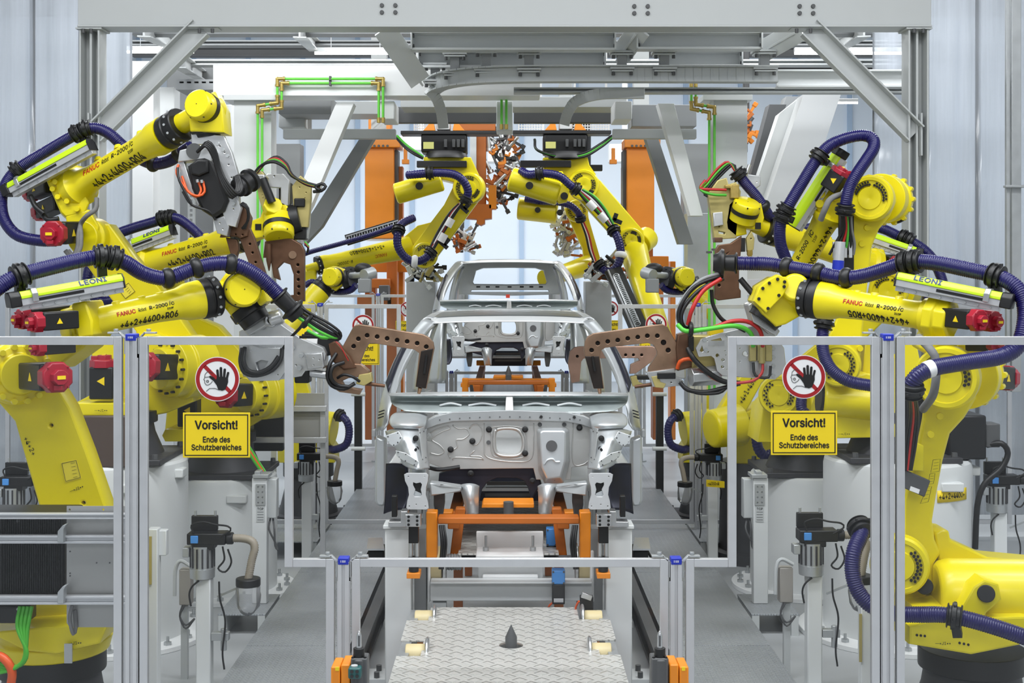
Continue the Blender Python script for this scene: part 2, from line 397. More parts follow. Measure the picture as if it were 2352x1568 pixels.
def hand_outline():
    # open raised hand, palm to viewer; unit box about -0.5..0.5
    def finger(x, y, a, L, w):
        c, s_ = math.cos(a), math.sin(a); pts = []
        for k in range(7):
            q = -math.pi/2+math.pi*k/6; lx, ly = w*math.sin(q), L+w*math.cos(q); pts.append((x+c*lx+s_*ly, y-s_*lx+c*ly))
        return [(x-c*w, y+s_*w)]+pts+[(x+c*w, y-s_*w)]
    out = [(-.16, -.48), (-.22, -.30), (-.34, -.12)]
    out += [(-.50, .02), (-.53, .08), (-.48, .12), (-.36, .06), (-.24, -.06)]
    out += [(-.22, .02)]
    for x, y, a, L, w in ((-.165, .06, -.10, .28, .05), (-.045, .08, -.02, .36, .052), (.078, .07, .08, .31, .05), (.19, .02, .22, .22, .046)): out += finger(x, y, a, L, w)
    out += [(.24, -.16), (.18, -.34), (.12, -.48), (0, -.53)]
    return out
def signs(Y, side, k):
    where = f'on the {side} pane of the {ORD_[Y]} guard fence'
    if side == 'left': cx, cy, r, x0, x1, y0, y1 = 500, 870, 51, 421, 575, 947, 1050
    else: cx, cy, r, x0, x1, y0, y1 = 1846, 865, 50, 1770, 1922, 943, 1044
    yy = Y-.006; O = V(FX(cx), yy, FZ(cy)); R = r*.002
    t = thing('prohibition_sign', O-V(0, 0, R), f'round red no entry hand sign {where}', 'sign', 'no entry signs')
    b = MB(); b.cyl(O+V(0, .003, 0), O, R, R, 48); b.build('backing', SGW, t)
    b = MB(); b.plate(circ(0, 0, R*.965, 48), [circ(0, 0, R*.80, 48)], O+V(0, -.0008, 0), X_, Z_, .0008)
    d = R*.82; q = R*.085; a = math.pi*.75; ux, uz = math.cos(a), math.sin(a)
    b.plate([(ux*d-uz*q, uz*d+ux*q), (ux*d+uz*q, uz*d-ux*q), (-ux*d+uz*q, -uz*d-ux*q), (-ux*d-uz*q, -uz*d+ux*q)], [], O+V(0, -.0008, 0), X_, Z_, .0008)
    b.build('red_ring', SGR, t)
    b = MB(); h = [(x*R*1.12+R*.22, y*R*1.05+R*.03) for x, y in hand_outline()]
    b.plate(h, [], O+V(0, -.0022, 0), X_, Z_, .0006); b.build('hand', INK, t)
    b = MB(); hp = [(-.20, .25), (-.32, .33), (-.45, .32), (-.55, .22), (-.57, .05), (-.62, -.03), (-.56, -.06), (-.57, -.17), (-.50, -.26), (-.42, -.27), (-.30, -.20), (-.22, -.10)]
    b.tube([O+V(x*R, -.0015, z*R) for x, z in hp], .0012*R/.1, 6); b.tube([O+V(x*R, -.0015, z*R) for x, z in ((-.5, -.55), (-.35, -.42), (-.1, -.42), (.1, -.5))], .0012*R/.1, 6)
    b.tube([O+V(x*R, -.0015, z*R) for x, z in ((-.57, .08), (-.33, .10))], .0012*R/.1, 6)
    b.torus(O+V(-.44*R, -.0015, -.10*R), Y_, .05*R, .0012*R/.1, 14, 6); b.build('head_drawing', INK, t)
    X0, X1, Z0, Z1 = FX(x0), FX(x1), FZ(y1), FZ(y0)
    t = thing('warning_sign', V((X0+X1)/2, yy, Z0), f'yellow Vorsicht warning sign {where}', 'sign', 'yellow warning signs')
    b = MB(); b.box(((X0+X1)/2, yy, (Z0+Z1)/2), (X1-X0, .004, Z1-Z0)); b.build('plate', SGY, t, .001)
    w, h = (X1-X0)/2, (Z1-Z0)/2; C = V((X0+X1)/2, yy-.0025, (Z0+Z1)/2); m = .008; e = .0125
    b = MB(); b.plate([(-w+m, -h+m), (w-m, -h+m), (w-m, h-m), (-w+m, h-m)], [[(-w+e, -h+e), (w-e, -h+e), (w-e, h-e), (-w+e, h-e)]], C, X_, Z_, .0008); b.build('border', INK, t)
    for s_, dz, sz in (('Vorsicht!', .047, .074), ('Ende des', -.020, .050), ('Schutzbereiches', -.056, .050)):
        text(s_, C+V(0, 0, dz), X_, Z_, sz, INK, t, bold=.0019 if sz > .06 else .0011, align='CENTER', sx=.92 if sz > .05 else .84)
def fence(Y):
    nm = ORD_[Y]; zb = .06; zt = FZ(782); zl = FZ(1291)
    xl = [FX(331), FX(664), FX(759)]; lo = -4.9 if Y < 7 else -5.2
    for s, side in ((-1, 'left'), (1, 'right')):
        if s < 0: a, m_, e, o1, po, pi_ = FX(331), FX(664), FX(759), FX(272), FX(304), FX(790)
        else: a, m_, e, o1, po, pi_ = FX(2010), FX(1681), FX(1584), FX(2067), FX(2037), FX(1552)
        frame_panel(Y, [(a, zb), (a, zt), (m_, zt), (m_, zl), (e, zl), (e, zb)], f'stepped clear screen carrying the signs on the {side} of the {nm} guard fence')
        frame_panel(Y, [(o1, zb), (o1, zt), (s*(4.6), zt), (s*4.6, zb)], f'outermost clear screen on the {side} of the {nm} guard fence')
        fence_post(Y, po, zt+.012, f'tall slotted aluminium post with blue cap on the {side} of the {nm} guard fence')
        fence_post(Y, pi_, zl+.006, f'short slotted aluminium post with blue cap on the {side} of the {nm} guard fence')
        signs(Y, side, 0)
    frame_panel(Y, [(FX(818), zb), (FX(818), zl), (FX(1525), zl), (FX(1525), zb)], f'low clear gate screen across the line in the {nm} guard fence')
for Yf in (6.0, 12.0, 17.3): fence(Yf)
# ================================================================ STEELWORK OVERHEAD
# front portal frame (H posts, wide beam, two braces)
YA = 11.0
t = thing('portal_frame', (0, YA, FLZ), 'light grey front portal frame spanning the whole cell below the picture top', 'steel frame')
zb_, zt_ = P(0, 62, YA).z, P(0, -75, YA).z
b = MB(); b.ibeam((P(178, 0, YA).x, YA+.12, (zb_+zt_)/2), (P(2140, 0, YA).x, YA+.12, (zb_+zt_)/2), zt_-zb_, .26, .02, .22); b.build('beam', GRY, t, .003)
for x in (203, 2112):
    X = P(x, 0, YA).x; b = MB()
    b.box((X, YA+.14, (zb_+FLZ)/2), (.02, .16, zb_-FLZ))
    for s in (-1, 1): b.box((X+s*.078, YA+.12, (zb_+FLZ)/2), (.016, .2, zb_-FLZ))
    b.box((X, YA+.18, (zb_+FLZ)/2), (.15, .02, zb_-FLZ)); b.box((X, YA+.12, zb_-.008), (.22, .24, .016)); b.build('post', GRY, t, .003)
for s, a, e in ((-1, (465, 66), (222, 310)), (1, (1855, 66), (2098, 310))):
    A, E = P(*a, YA+.08), P(*e, YA+.08); d = (E-A).normalized(); b = MB(); up = d.cross(Y_)
    b.bar(A, E, .012, .18, up); 
    for k in (-1, 1): b.bar(A+up.normalized()*k*.085+V(0, -.05, 0), E+up.normalized()*k*.085+V(0, -.05, 0), .11, .014, up)
    b.box(A+V(0, 0, -.0), (.30, .14, .014)); b.box(E+V(s*.05, 0, 0), (.014, .14, .36))
    b.build('brace', GRY, t, .002)
b = MB(); pts = []
for x0, y0 in ((877, 12), (1457, 14), (1837, 14)):
    for dx in (0, 31):
        for dy in (0, 16): pts.append(P(x0+dx, y0+dy, YA))
bolts(b, [p+V(0, .012, 0) for p in pts], -Y_, .019, .02, 10)
pts = [P(x, 66, YA)+V(0, -.0, -.0) for x in (191, 209, 2100, 2121, 458, 488, 1830, 1862)]
bolts(b, pts, -Z_, .016, .035, 8); b.build_each('bolt', CHA, t)

# transverse roof girders and hung tube lamps behind the portal
def girder(y, py0, py1, x0, x1, m, label, w=.2):
    z1, z0 = P(0, py0, y).z, P(0, py1, y).z
    b = MB(); b.ibeam((P(x0, 0, y).x, y+w/2, (z0+z1)/2), (P(x1, 0, y).x, y+w/2, (z0+z1)/2), z1-z0, w, .018, .03)
    return tag(b.build('roof_girder', m, None, .002), label, 'girder', 'horizontal roof girders')
girder(13.5, 62, 78, 300, 2090, MID, 'uppermost grey roof girder right under the portal beam')
girder(16, 92, 104, 300, 2090, MID, 'thin grey roof girder just above the tube lamps')
girder(15, 136, 149, 380, 2060, GRY, 'light roof girder just below the tube lamps')
girder(19, 104, 128, 300, 2080, CHA, 'dark roof girder behind the tube lamps')
girder(20, 150, 180, 380, 2080, CHA, 'darkest roof girder above the cable tray')
def purlin(p0, p1, label, m=GRY, w=.14):
    b = MB(); b.ibeam(P(*p0), P(*p1), w, w*.9, .014, .02); return tag(b.build('roof_purlin', m, None, .002), label, 'purlin', 'sloping roof purlins')
purlin((330, 68, 12.5), (395, 100, 16), 'sloping roof purlin left of the left brace')
purlin((688, 70, 12.5), (722, 105, 16), 'sloping roof purlin above the left tube lamp')
purlin((1985, 68, 12.5), (1925, 105, 16), 'sloping roof purlin right of the right brace')
purlin((412, 140, 13), (470, 178, 19), 'sloping roof purlin above the cable tray', GRY)
for x0, x1, y, Y, lab in ((292, 445, 119, 15.5, 'glowing tube lamp above the tall left robot'), (723, 910, 122, 15.5, 'glowing tube lamp above the green pipes'), (1825, 2090, 122, 15.5, 'glowing tube lamp behind the right brace'), (1915, 1970, 236, 21, 'short glowing tube lamp low behind the right strut')):
    a, e = P(x0, y, Y), P(x1, y, Y)
    t = thing('tube_lamp', (a+e)/2, lab, 'lamp', 'hung tube lamps')
    b = MB(); b.cyl(a, e, .018, seg=12); b.build('tube', TUB, t)
    b = MB(); b.bar(a+V(0, .01, .04), e+V(0, .01, .04), .07, .05); b.build('lamp_housing', LGT, t, .004)
    b = MB()
    for q in (.2, .8): b.cyl(a.lerp(e, q)+V(0, 0, .06), a.lerp(e, q)+V(0, 0, .35 if Y < 20 else 8.2-a.z), .004, seg=6)
    b.build_each('hanger_rod', STD, t)
# big white gantry of box sections
YB = 12.6
t = thing('gantry', (0, YB, FLZ), 'big white box section gantry carrying the green pipes over the line', 'steel frame')
def boxbar(name, m, pts, Y, th, bev=.012):
    b = MB(); pplate(b, pts, [], Y, th, .002); return b.build(name, m, t, bev)
boxbar('beam', WHT, [(490, 150), (1240, 150), (1240, 219), (490, 219)], YB, .36)
for x0, x1, s in ((538, 622, 'left'), (1640, 1716, 'right')):
    boxbar('column', LGT, [(x0, 224), (x1, 224), (x1, 1250), (x0, 1250)], YB+.04, .3)
    boxbar('column_head', LGT, [(x0-24, 218), (x1+12, 218), (x1+12, 229), (x0-24, 229)], YB-.02, .4, .003)
for pts in ([(772, 238), (812, 238), (715, 470), (652, 590), (620, 590), (690, 428)], [(1512, 238), (1548, 238), (1614, 495), (1586, 495)]):
    boxbar('diagonal_strut', WHT, pts, YB+.1, .2)
for pts in ([(838, 300), (868, 300), (738, 520), (700, 560), (690, 530)], [(1478, 300), (1506, 300), (1592, 560), (1560, 560)]):
    boxbar('back_strut', MID, pts, YB+1.4, .2)
# heavy inclined legs on the right and the long side beams
t = thing('inclined_leg', P(1800, 560, 14.0), 'wide white inclined steel leg behind the right robots', 'steel leg')
boxbar('flange', WHT, [(1846, 217), (1931, 217), (1790, 640), (1700, 640)], 13.6, .3)
boxbar('web', LGT, [(1790, 262), (1846, 217), (1745, 560), (1665, 640)], 13.9, .2)
t = thing('dark_inclined_leg', P(1740, 560, 15.0), 'dark grey inclined steel leg left of the white inclined leg', 'steel leg')
boxbar('flange', CHA, [(1768, 240), (1806, 240), (1740, 440), (1715, 440)], 14.6, .25, .004)
boxbar('web', MID, [(1806, 222), (1836, 222), (1765, 450), (1735, 450)], 14.9, .25, .004)
# square pressed-steel stairs / posts behind second row
b = MB(); pbox(b, 590, 330, 690, 560, 17, .3); tag(b.build('grey_cabinet_post', MID, None, .01), 'tall dark grey steel post behind the left green pipes', 'post')
b = MB(); pbox(b, 1570, 330, 1630, 560, 17, .3); tag(b.build('grey_cabinet_post', MID, None, .01), 'tall dark grey steel post behind the right white strut', 'post')
b = MB(); pplate(b, [(1580, 490), (1640, 490), (1640, 1142), (1580, 1142)], [], 14.5, .3); tag(b.build('corrugated_post', STD, None, .01), 'dull metal post left of the right green pipes', 'post')
# white columns behind left robots
for x0, x1, y0, y1, Y, m, lab in ((298, 352, 140, 640, 15, WHT, 'white column behind the left brace'), (352, 400, 200, 640, 16.5, LGT, 'light grey column right of the white left column'), (383, 490, 150, 640, 18, MID, 'broad dark grey column behind the tall left robot'), (490, 540, 240, 640, 15.5, WHT, 'white panel post left of the gantry column')):
    b = MB(); pbox(b, x0, y0, x1, 625+2.5*F/Y, Y, .3); tag(b.build('column', m, None, .01), lab, 'column', 'columns behind the left robots')
# perforated strut channel
b = MB(); pplate(b, [(431, 440), (447, 440), (447, 1240), (431, 1240)], [(439, 450+k*11, 3, 8) and [(436, 447+k*11), (442, 447+k*11), (442, 453+k*11), (436, 453+k*11)] for k in range(38)], 12.2, .04, 0)
tag(b.build('perforated_channel', STD), 'upright perforated steel channel behind the tall left robot', 'channel')
# cable tray
b = MB(); pplate(b, [(404, 182), (492, 182), (492, 206), (404, 206)], [[(412+k*17, 187), (422+k*17, 187), (422+k*17, 191), (412+k*17, 191)] for k in range(5)], 15, .5, 0)
tag(b.build('cable_tray', MID), 'dark slotted cable tray left of the white gantry beam', 'cable tray')
# green compressed-air pipe runs
def pipes(runs, label, r=.0125):
    t = thing('air_pipe', P(*runs[0][0]), label, 'pipe', 'green compressed air pipes')
    for run in runs:
        b = MB(); E_ = []; pts = [P(*p) for p in run]
        for p, q in zip(pts, pts[1:]): b.cyl(p, q, r, seg=12)
        for i, p in enumerate(pts):
            if 0 < i < len(pts)-1:
                e = MB(); E_.append(e); e.sphere(p, r*1.55, 12)
                for q in (pts[i-1], pts[i+1]):
                    d = (q-p).normalized(); e.cyl(p, p+d*.06, r*1.45, seg=12); e.cyl(p+d*.055, p+d*.075, r*1.8, seg=12)
            elif i == len(pts)-1: e = MB(); E_.append(e); e.cyl(p, p+V(0, 0, .05), r*1.5, seg=12)
        o = b.build('pipe', GRN, t)
        for e in E_: e.build('fitting', BRS, o)
    b = MB(); 
    for run in runs:
        for p, q in zip(run, run[1:]):
            m_ = (P(*p)+P(*q))/2
            if (P(*p)-P(*q)).length > .5: b.box(m_+V(0, .01, 0), (.05, .05, .02) if abs(p[0]-q[0]) < 5 else (.02, .05, .05))
    b.build_each('pipe_clip', CHA, t)
    return t
YP = YB-.06
pipes([[(592, 800, YP), (592, 243, YP), (637, 236, YP), (637, 181, YP), (880, 181, YP), (880, 282, YP)],
       [(602, 800, YP), (602, 253, YP), (647, 248, YP), (647, 191, YP), (870, 191, YP), (870, 282, YP)]], 'pair of green air pipes with brass elbows on the left gantry column')
pipes([[(1629, 900, YP), (1629, 258, YP), (1588, 250, YP), (1588, 200, YP)], [(1641, 900, YP), (1641, 246, YP), (1598, 240, YP), (1598, 200, YP)]], 'pair of green air pipes with brass elbows on the right gantry column')
pipes([[(1152, 200, 12.9), (1152, 297, 12.9)], [(1163, 200, 12.9), (1163, 297, 12.9)]], 'short pair of green air pipes hanging between the ceiling robots')
for x0, x1, lab in ((872, 906, 'left'), (1412, 1452, 'right')):
    b = MB(); pbox(b, x0, 232, x1, 274, 12.7, .5); tag(b.build('cable_duct', WHT, None, .01), f'white square duct end beside the {lab} ceiling robot', 'duct')
b = MB(); pbox(b, 1140, 232, 1178, 300, 13.0, .4); tag(b.build('cable_duct', LGT, None, .01), 'light grey upright duct behind the short green pipes', 'duct')
for x0, x1, lab in ((650, 908, 'left'), (1408, 1600, 'right')):
    b = MB(); pbox(b, x0, 296, x1, 318, 13.4, .12); tag(b.build('cable_trunking', GRY, None, .006), f'long grey cable trunking leading to the {lab} ceiling robot', 'trunking')
# overhead conveyor: two channel beams, hangers, curved monorail
def channel(x0, x1, y0, y1, Y, label):
    t = thing('channel_beam', P((x0+x1)/2, y1, Y), label, 'beam', 'channel beams above the monorail')
    b = MB(); h = (y1-y0)*Y/F; a, e = P(x0, (y0+y1)/2, Y), P(x1, (y0+y1)/2, Y)
    b.bar(a+V(0, .14, 0), e+V(0, .14, 0), .012, h); b.bar(a+V(0, .07, h/2), e+V(0, .07, h/2), .15, .02); b.bar(a+V(0, .07, -h/2), e+V(0, .07, -h/2), .15, .02)
    b.build('channel', LGT, t, .002)
    b = MB()
    for q in (a, e): b.box(q+V(0, .07, 0), (.014, .17, h*1.05))
    b.build_each('end_plate', LGT, t, bevel=.002)
    b = MB(); bolts(b, [q+V(s*.012, .03, dz) for q, s in ((a, 1), (e, -1)) for dz in (-h*.3, h*.3)], X_, .018, .012); b.build_each('bolt', CHA, t)
channel(945, 1413, 73, 112, 11.6, 'upper channel beam left of the middle brace')
channel(1464, 1750, 73, 110, 11.6, 'upper channel beam right of the middle brace')
channel(960, 1390, 116, 152, 12.0, 'lower left channel beam above the curved monorail')
channel(1530, 1705, 116, 150, 12.0, 'lower right channel beam above the monorail')
for p, q, lab in (((882, 66, 11.5), (965, 188, 11.9), 'left'), ((1470, 66, 11.5), (1425, 128, 11.9), 'middle'), ((1840, 68, 11.5), (1745, 122, 11.9), 'right')):
    b = MB(); A, E = P(*p), P(*q); b.bar(A, E, .02, .2, Y_.cross(E-A)); b.bar(A+V(0, .08, 0), E+V(0, .08, 0), .14, .02, Y_.cross(E-A)); tag(b.build('hanging_strut', LGT, None, .003), f'{lab} sloping hanger strut between portal beam and monorail', 'strut', 'sloping hanger struts')
# curved monorail
YM = 12.0
cv = spline([P(990, 200, 12.2), P(1015, 186, 12.0), P(1075, 176, 11.85), P(1180, 171, 11.8), P(1400, 170, 11.8), P(1785, 171, 11.8)], .08)
b = MB(); h = .135
for i in range(len(cv)-1):
    a, e = cv[i], cv[i+1]; b.bar(a, e+(e-a)*.02, .03, h); b.bar(a+V(0, 0, h/2), e+V(0, 0, h/2)+(e-a)*.02, .13, .014); b.bar(a-V(0, 0, h/2), e-V(0, 0, h/2)+(e-a)*.02, .13, .014)
tag(b.build('monorail', GRY), 'grey curved overhead monorail with pale flanges above the ceiling robots', 'rail')
b = MB(); b.ibeam(P(1783, 182, 12.0), P(2092, 182, 12.0), .16, .15, .014, .03); tag(b.build('monorail_beam', LGT), 'straight pale beam running on from the monorail to the right post', 'beam')
b = MB(); b.ibeam(P(1180, 209, 12.3), P(2090, 209, 12.3), .05, .15, .014, .03); tag(b.build('monorail_tie', GRY), 'thin grey tie beam right under the monorail', 'beam')
for x, y0, y1, Y in ((1000, 152, 196, 12.1), (1045, 128, 178, 11.95), (1117, 120, 172, 11.85), (1215, 124, 170, 11.8), (1428, 124, 168, 11.8), (1525, 124, 168, 11.8), (1755, 122, 168, 11.8)):
    a, e = P(x, y0, Y+.02), P(x, y1-6, Y+.02)
    t = thing('rail_hanger', e, 'grey bolted clamp hanger holding up the overhead monorail', 'hanger', 'monorail hangers')
    b = MB(); b.box((a+e)/2, (.085, .10, a.z-e.z)); b.build('stem', MID, t, .004)
    for q in (a, e):
        b = MB(); b.box(q+V(0, 0, .012), (.22, .16, .02)); b.box(q-V(0, 0, .012), (.19, .15, .016)); b.build('clamp_plate', GRY, t, .002)
        b = MB(); bolts(b, [q+V(dx, -.06, -.05) for dx in (-.08, .08)], Z_, .016, .06); b.build_each('bolt', CHA, t)
for pts, lab in (([(985, 205, 12.1), (1002, 226, 12.2), (1013, 255, 12.4), (1018, 290, 12.6)], 'left'), ([(1480, 214, 12.0), (1380, 216, 12.1), (1325, 232, 12.3), (1305, 258, 12.5), (1297, 282, 12.7)], 'right')):
    s_ = spline([P(*p) for p in pts], .06); b = MB()
    for a, e in zip(s_, s_[1:]): b.bar(a, e+(e-a)*.05, .10, .05, Y_)
    tag(b.build('bent_flat_bar', GRY), f'bent grey bar running down to the {lab} ceiling robot bracket', 'bar', 'bent bars above the ceiling robots')
# dark machinery box and ducts between monorail and ceiling robots
for x0, y0, x1, y1, Y, m, lab in ((640, 222, 760, 262, 13.6, MID, 'dark grey box beam left of the left duct end'), (905, 245, 1145, 282, 14.5, CHA, 'dark beam over the left ceiling robot'), (1180, 245, 1420, 282, 14.5, CHA, 'dark beam over the right ceiling robot'), (640, 262, 700, 292, 14, GRY, 'grey bracket box behind the left air pipes'), (1452, 240, 1600, 290, 14.2, MID, 'dark grey box beam right of the right duct end'), (700, 232, 900, 262, 14.2, GRY, 'grey crossbeam behind the left white strut'), (920, 222, 1440, 246, 13.8, GRY, 'grey crossbeam under the curved monorail')):
    b = MB(); pbox(b, x0, y0, x1, y1, Y, .12 if m is CHA else .5); tag(b.build('service_beam', m, None, .006), lab, 'beam', 'service beams above the ceiling robots')
for x0, x1, lab in ((950, 1050, 'left'), (1190, 1250, 'middle'), (1312, 1400, 'right')):
    hs = [[(x0+3+i*6, 272+j*6), (x0+7+i*6, 272+j*6), (x0+7+i*6, 276+j*6), (x0+3+i*6, 276+j*6)] for i in range(int((x1-x0-4)/6)) for j in range(5)]
    b = MB(); pplate(b, [(x0, 268), (x1, 268), (x1, 304), (x0, 304)], hs, 18, .02, 0)
    for q in (x0+8, x1-8): a = P(q, 270, 18); b.bar(a, V(a.x, a.y, 8.2), .03, .03, Y_)
    tag(b.build('white_grille', WHT), f'white perforated grille, {lab} of the row behind the ceiling robots', 'grille', 'white perforated grilles')
for x0, x1, lab in ((330, 590, 'left'), (1700, 1990, 'right')):
    b = MB(); pbox(b, x0, 640, x1, 700, 19, .3); [b.bar(P(q, 690, 19.1), V(P(q, 0, 19.1).x, 19.1, FLZ), .1, .1, Y_) for q in (x0+20, x1-20)]; tag(b.build('white_duct', WHT, None, .01), f'white boxy duct far behind the {lab} robots', 'duct')
# translucent strip curtains
def curtain(x0, x1, Y, label, n):
    t = thing('strip_curtain', P((x0+x1)/2, 625+2.5*F/Y, Y), label, 'curtain', 'translucent strip curtains')
    w = (x1-x0)/n
    for k in range(n):
        b = MB(); X0, X1 = P(x0+k*w-6, 0, Y).x, P(x0+(k+1)*w+6, 0, Y).x; rows = []
        for i in range(9):
            q = i/8; bow = .006*math.sin(math.pi*q)+.003*math.sin(9*q+k)
            rows.append((X0+(X1-X0)*q, Y-bow+(.012 if k % 2 else 0)))
        top, bot = [], []
        for X, y in rows: top.append(V(X, y, 5.6)); bot.append(V(X, y, .05))
        vt = b.vs(top); vb = b.vs(bot)
        for i in range(8): b.face([vb[i], vb[i+1], vt[i+1], vt[i]])
        b.build('strip', PVC, t, solid=.003)
    b = MB(); b.bar((P(x0, 0, Y).x, Y, 5.62), (P(x1, 0, Y).x, Y, 5.62), .06, .06); b.build('curtain_rail', GRY, t)
curtain(-260, 298, 12.4, 'translucent plastic strip curtain at the left picture edge', 5)
curtain(2010, 2600, 12.4, 'translucent plastic strip curtain at the right picture edge', 5)
b = MB(); pbox(b, 2312, -40, 2320, 900, 10.6, .04); pbox(b, 2324, -40, 2346, 900, 10.6, .06); b.box(P(2330, 428, 10.58), (.16, .06, .02)); tag(b.build('curtain_post', STD, None, .003), 'slim galvanised upright post before the right strip curtain', 'post')
# ================================================================ ROBOT BUILDING KIT
def px(r, Y): return r*Y/F
def motor(parent, a, b, r, name='motor', octa=True, label=None, tri=True):
    """black square servo motor from b (foot) to a (outer cap), pixel points with depth; r in pixels"""
    A, B = P(*a), P(*b); R = px(r, a[2]); d = A-B; b_ = MB()
    b_.lathe(B, A, [(0, R*1.18), (.74, R*1.18)], 4, math.pi/4); m = b_.build(name, BLK, parent, R*.12)
    c = MB(); c.lathe(B, A, [(.72, R*1.02), (.88, R), (.90, R*.9)], 8, math.pi/8); c.lathe(B, A, [(.88, R*.52), (1.0, R*.48)], 8, math.pi/8)
    u, v = perp(d)
    for k in range(4):
        q = math.pi/4+k*math.pi/2; c.cyl(B+d*.86+(u*math.cos(q)+v*math.sin(q))*R*.86, B+d*.915+(u*math.cos(q)+v*math.sin(q))*R*.86, R*.07, seg=8)
    c.box(B+d*.93-v*R*.62, (R*.5, R*.5, R*.3)); cap = c.build('motor_cap', RED, m, R*.03)
    e = MB(); e.box(A+d.normalized()*.002, (R*.5, R*.06, R*.22), Matrix((u, d.normalized(), v)).transposed()); e.build('rating_label', SGY, cap)
    if tri:
        n = -Y_; n = (n-d.normalized()*n.dot(d.normalized())).normalized(); s_ = d.normalized()
        # warning triangle on the face nearest the viewer
        fu = max((u, -u, v, -v), key=lambda k: k.dot(n)); up = fu.cross(s_); up = up if up.z > 0 or abs(up.z) < .01 else -up; sd = up.cross(fu)
        o = B+d*.42+fu*(R*1.18*.7071+.002); q = R*.3
        e = MB(); e.plate([(-q, -q*.85), (q, -q*.85), (0, q*.9)], [], o, sd, up, .002); e.build('warning_triangle', SGY, m)
    return m
def hose(parent, pts, r, rib=.0115, name='hose', m=None, seg=16):
    """ribbed dress-pack hose through pixel points; r in metres"""
    sp = resample(spline([P(*p) for p in pts], .02), rib/4)
    prof = (0, .55, 1, .55); b = MB(); b.tube(sp, lambda i: r*(.90+.10*prof[i % 4]), seg)
    o = b.build(name, m or HOSE, parent, smooth=80); return o, sp
def hose_ring(parent, sp, frac, r, big=False, foot=None, name='hose_clamp', w=None, m=None):
    i = min(len(sp)-2, max(1, int(frac*(len(sp)-1)))); c = sp[i]; d = (sp[i+1]-sp[i-1]).normalized(); b = MB(); w = w or r*(.9 if big else .7)
    if big:
        b.lathe(c-d*w, c+d*w, [(0, r*1.0), (.02, r*1.42), (.10, r*1.5), (.14, r*1.2), (.30, r*1.22), (.32, r*1.62), (.62, r*1.62), (.64, r*1.22), (.86, r*1.2), (.90, r*1.5), (.98, r*1.42), (1, r)], 28)
        u, v = perp(d)
        for k in range(6): b.box(c+(u*math.cos(k*1.047)+v*math.sin(k*1.047))*r*1.64, (r*.3, r*.3, r*.3))
        if foot is not None:
            e = P(*foot); b.bar(c, e, r*1.0, r*1.1, d)
    else: b.lathe(c-d*w, c+d*w, [(0, r*1.0), (.1, r*1.2), (.35, r*1.38), (.65, r*1.38), (.9, r*1.2), (1, r)], 28)
    return b.build(name, m or BLK, parent, r*.04 if big else 0)
def near(sp, p):
    q = P(*p); return min(range(len(sp)), key=lambda i: (sp[i]-q).length)/(len(sp)-1)
def rail(parent, a, b, w, h, up, leoni=None, cap_at=0, flip=1):
    """linear return unit: aluminium body, lime cover, black end cap. a -> b pixel points (rear to front); w, h in metres"""
    A, B = P(*a), P(*b); d = (B-A).normalized(); up = (up-d*up.dot(d)).normalized(); sd = d.cross(up); L = (B-A).length
    m = MB(); m.bar(A, B, w*.9, h*.5, up); m.bar(A+up*-.0+sd*0-up*h*.45, B-up*h*.45, w*.55, h*.4, up); bod = m.build('rail_body', ALU, parent, .002)
    m = MB(); m.prism([A+sd*w*x+up*h*y for x, y in ((-.5, .25), (.5, .25), (.5, .45), (.32, .78), (-.32, .78), (-.5, .45))], d*L); cov = m.build('rail_cover', LIM, parent, .002)
    m = MB(); E, q = (A, -d) if cap_at == 0 else (B, d)
    m.prism([E+sd*w*x+up*h*y for x, y in ((-.55, -.3), (.55, -.3), (.55, .5), (.36, .85), (-.36, .85), (-.55, .5))], q*w*.55); m.build('rail_end_cap', BLK, parent, .006)
    m = MB(); E, q = (B, d) if cap_at == 0 else (A, -d); m.prism([E+sd*w*x+up*h*y for x, y in ((-.52, -.3), (.52, -.3), (.52, .48), (.34, .82), (-.34, .82), (-.52, .48))], q*.006); m.build('rail_end_plate', BLK, parent)
    for t_ in (.10,):
        m = MB(); C = A+d*L*(t_ if cap_at == 0 else 1-t_); m.prism([C+sd*w*x+up*h*y for x, y in ((-.62, -.1), (.62, -.1), (.62, .55), (.4, .9), (-.4, .9), (-.62, .55))], d*.03); m.build('rail_bracket', SIL, parent, .003)
    vis = -sd if sd.y > 0 else sd
    m = MB(); m.bar(A+d*L*.12+vis*w*.455+up*h*.02, A+d*L*.6+vis*w*.455+up*h*.02, .004, h*.22, up); m.build('rail_slot', BLK, bod)
    m = MB(); bolts(m, [A+d*L*q_+vis*w*.28-up*h*.45 for q_ in (.08, .2, .32, .44, .56, .68, .8, .92)], vis, .007, .006); m.build_each('rail_screw', STD, bod)
    if leoni is not None:
        u = d if d.x > 0 else -d
        # the word stands on the sloping face of the cover nearest the viewer
        p0, p1 = vis*w*.5+up*h*.45, vis*w*.32+up*h*.78; fv = (p1-p0).normalized()
        text('LEONI', A+d*L*leoni+(p0+p1)/2+(vis+up).normalized()*.002, u, fv, .055, mat('navy_ink', (.02, .03, .18), .5), cov, align='CENTER', bold=.001, sx=1.25)
    return bod
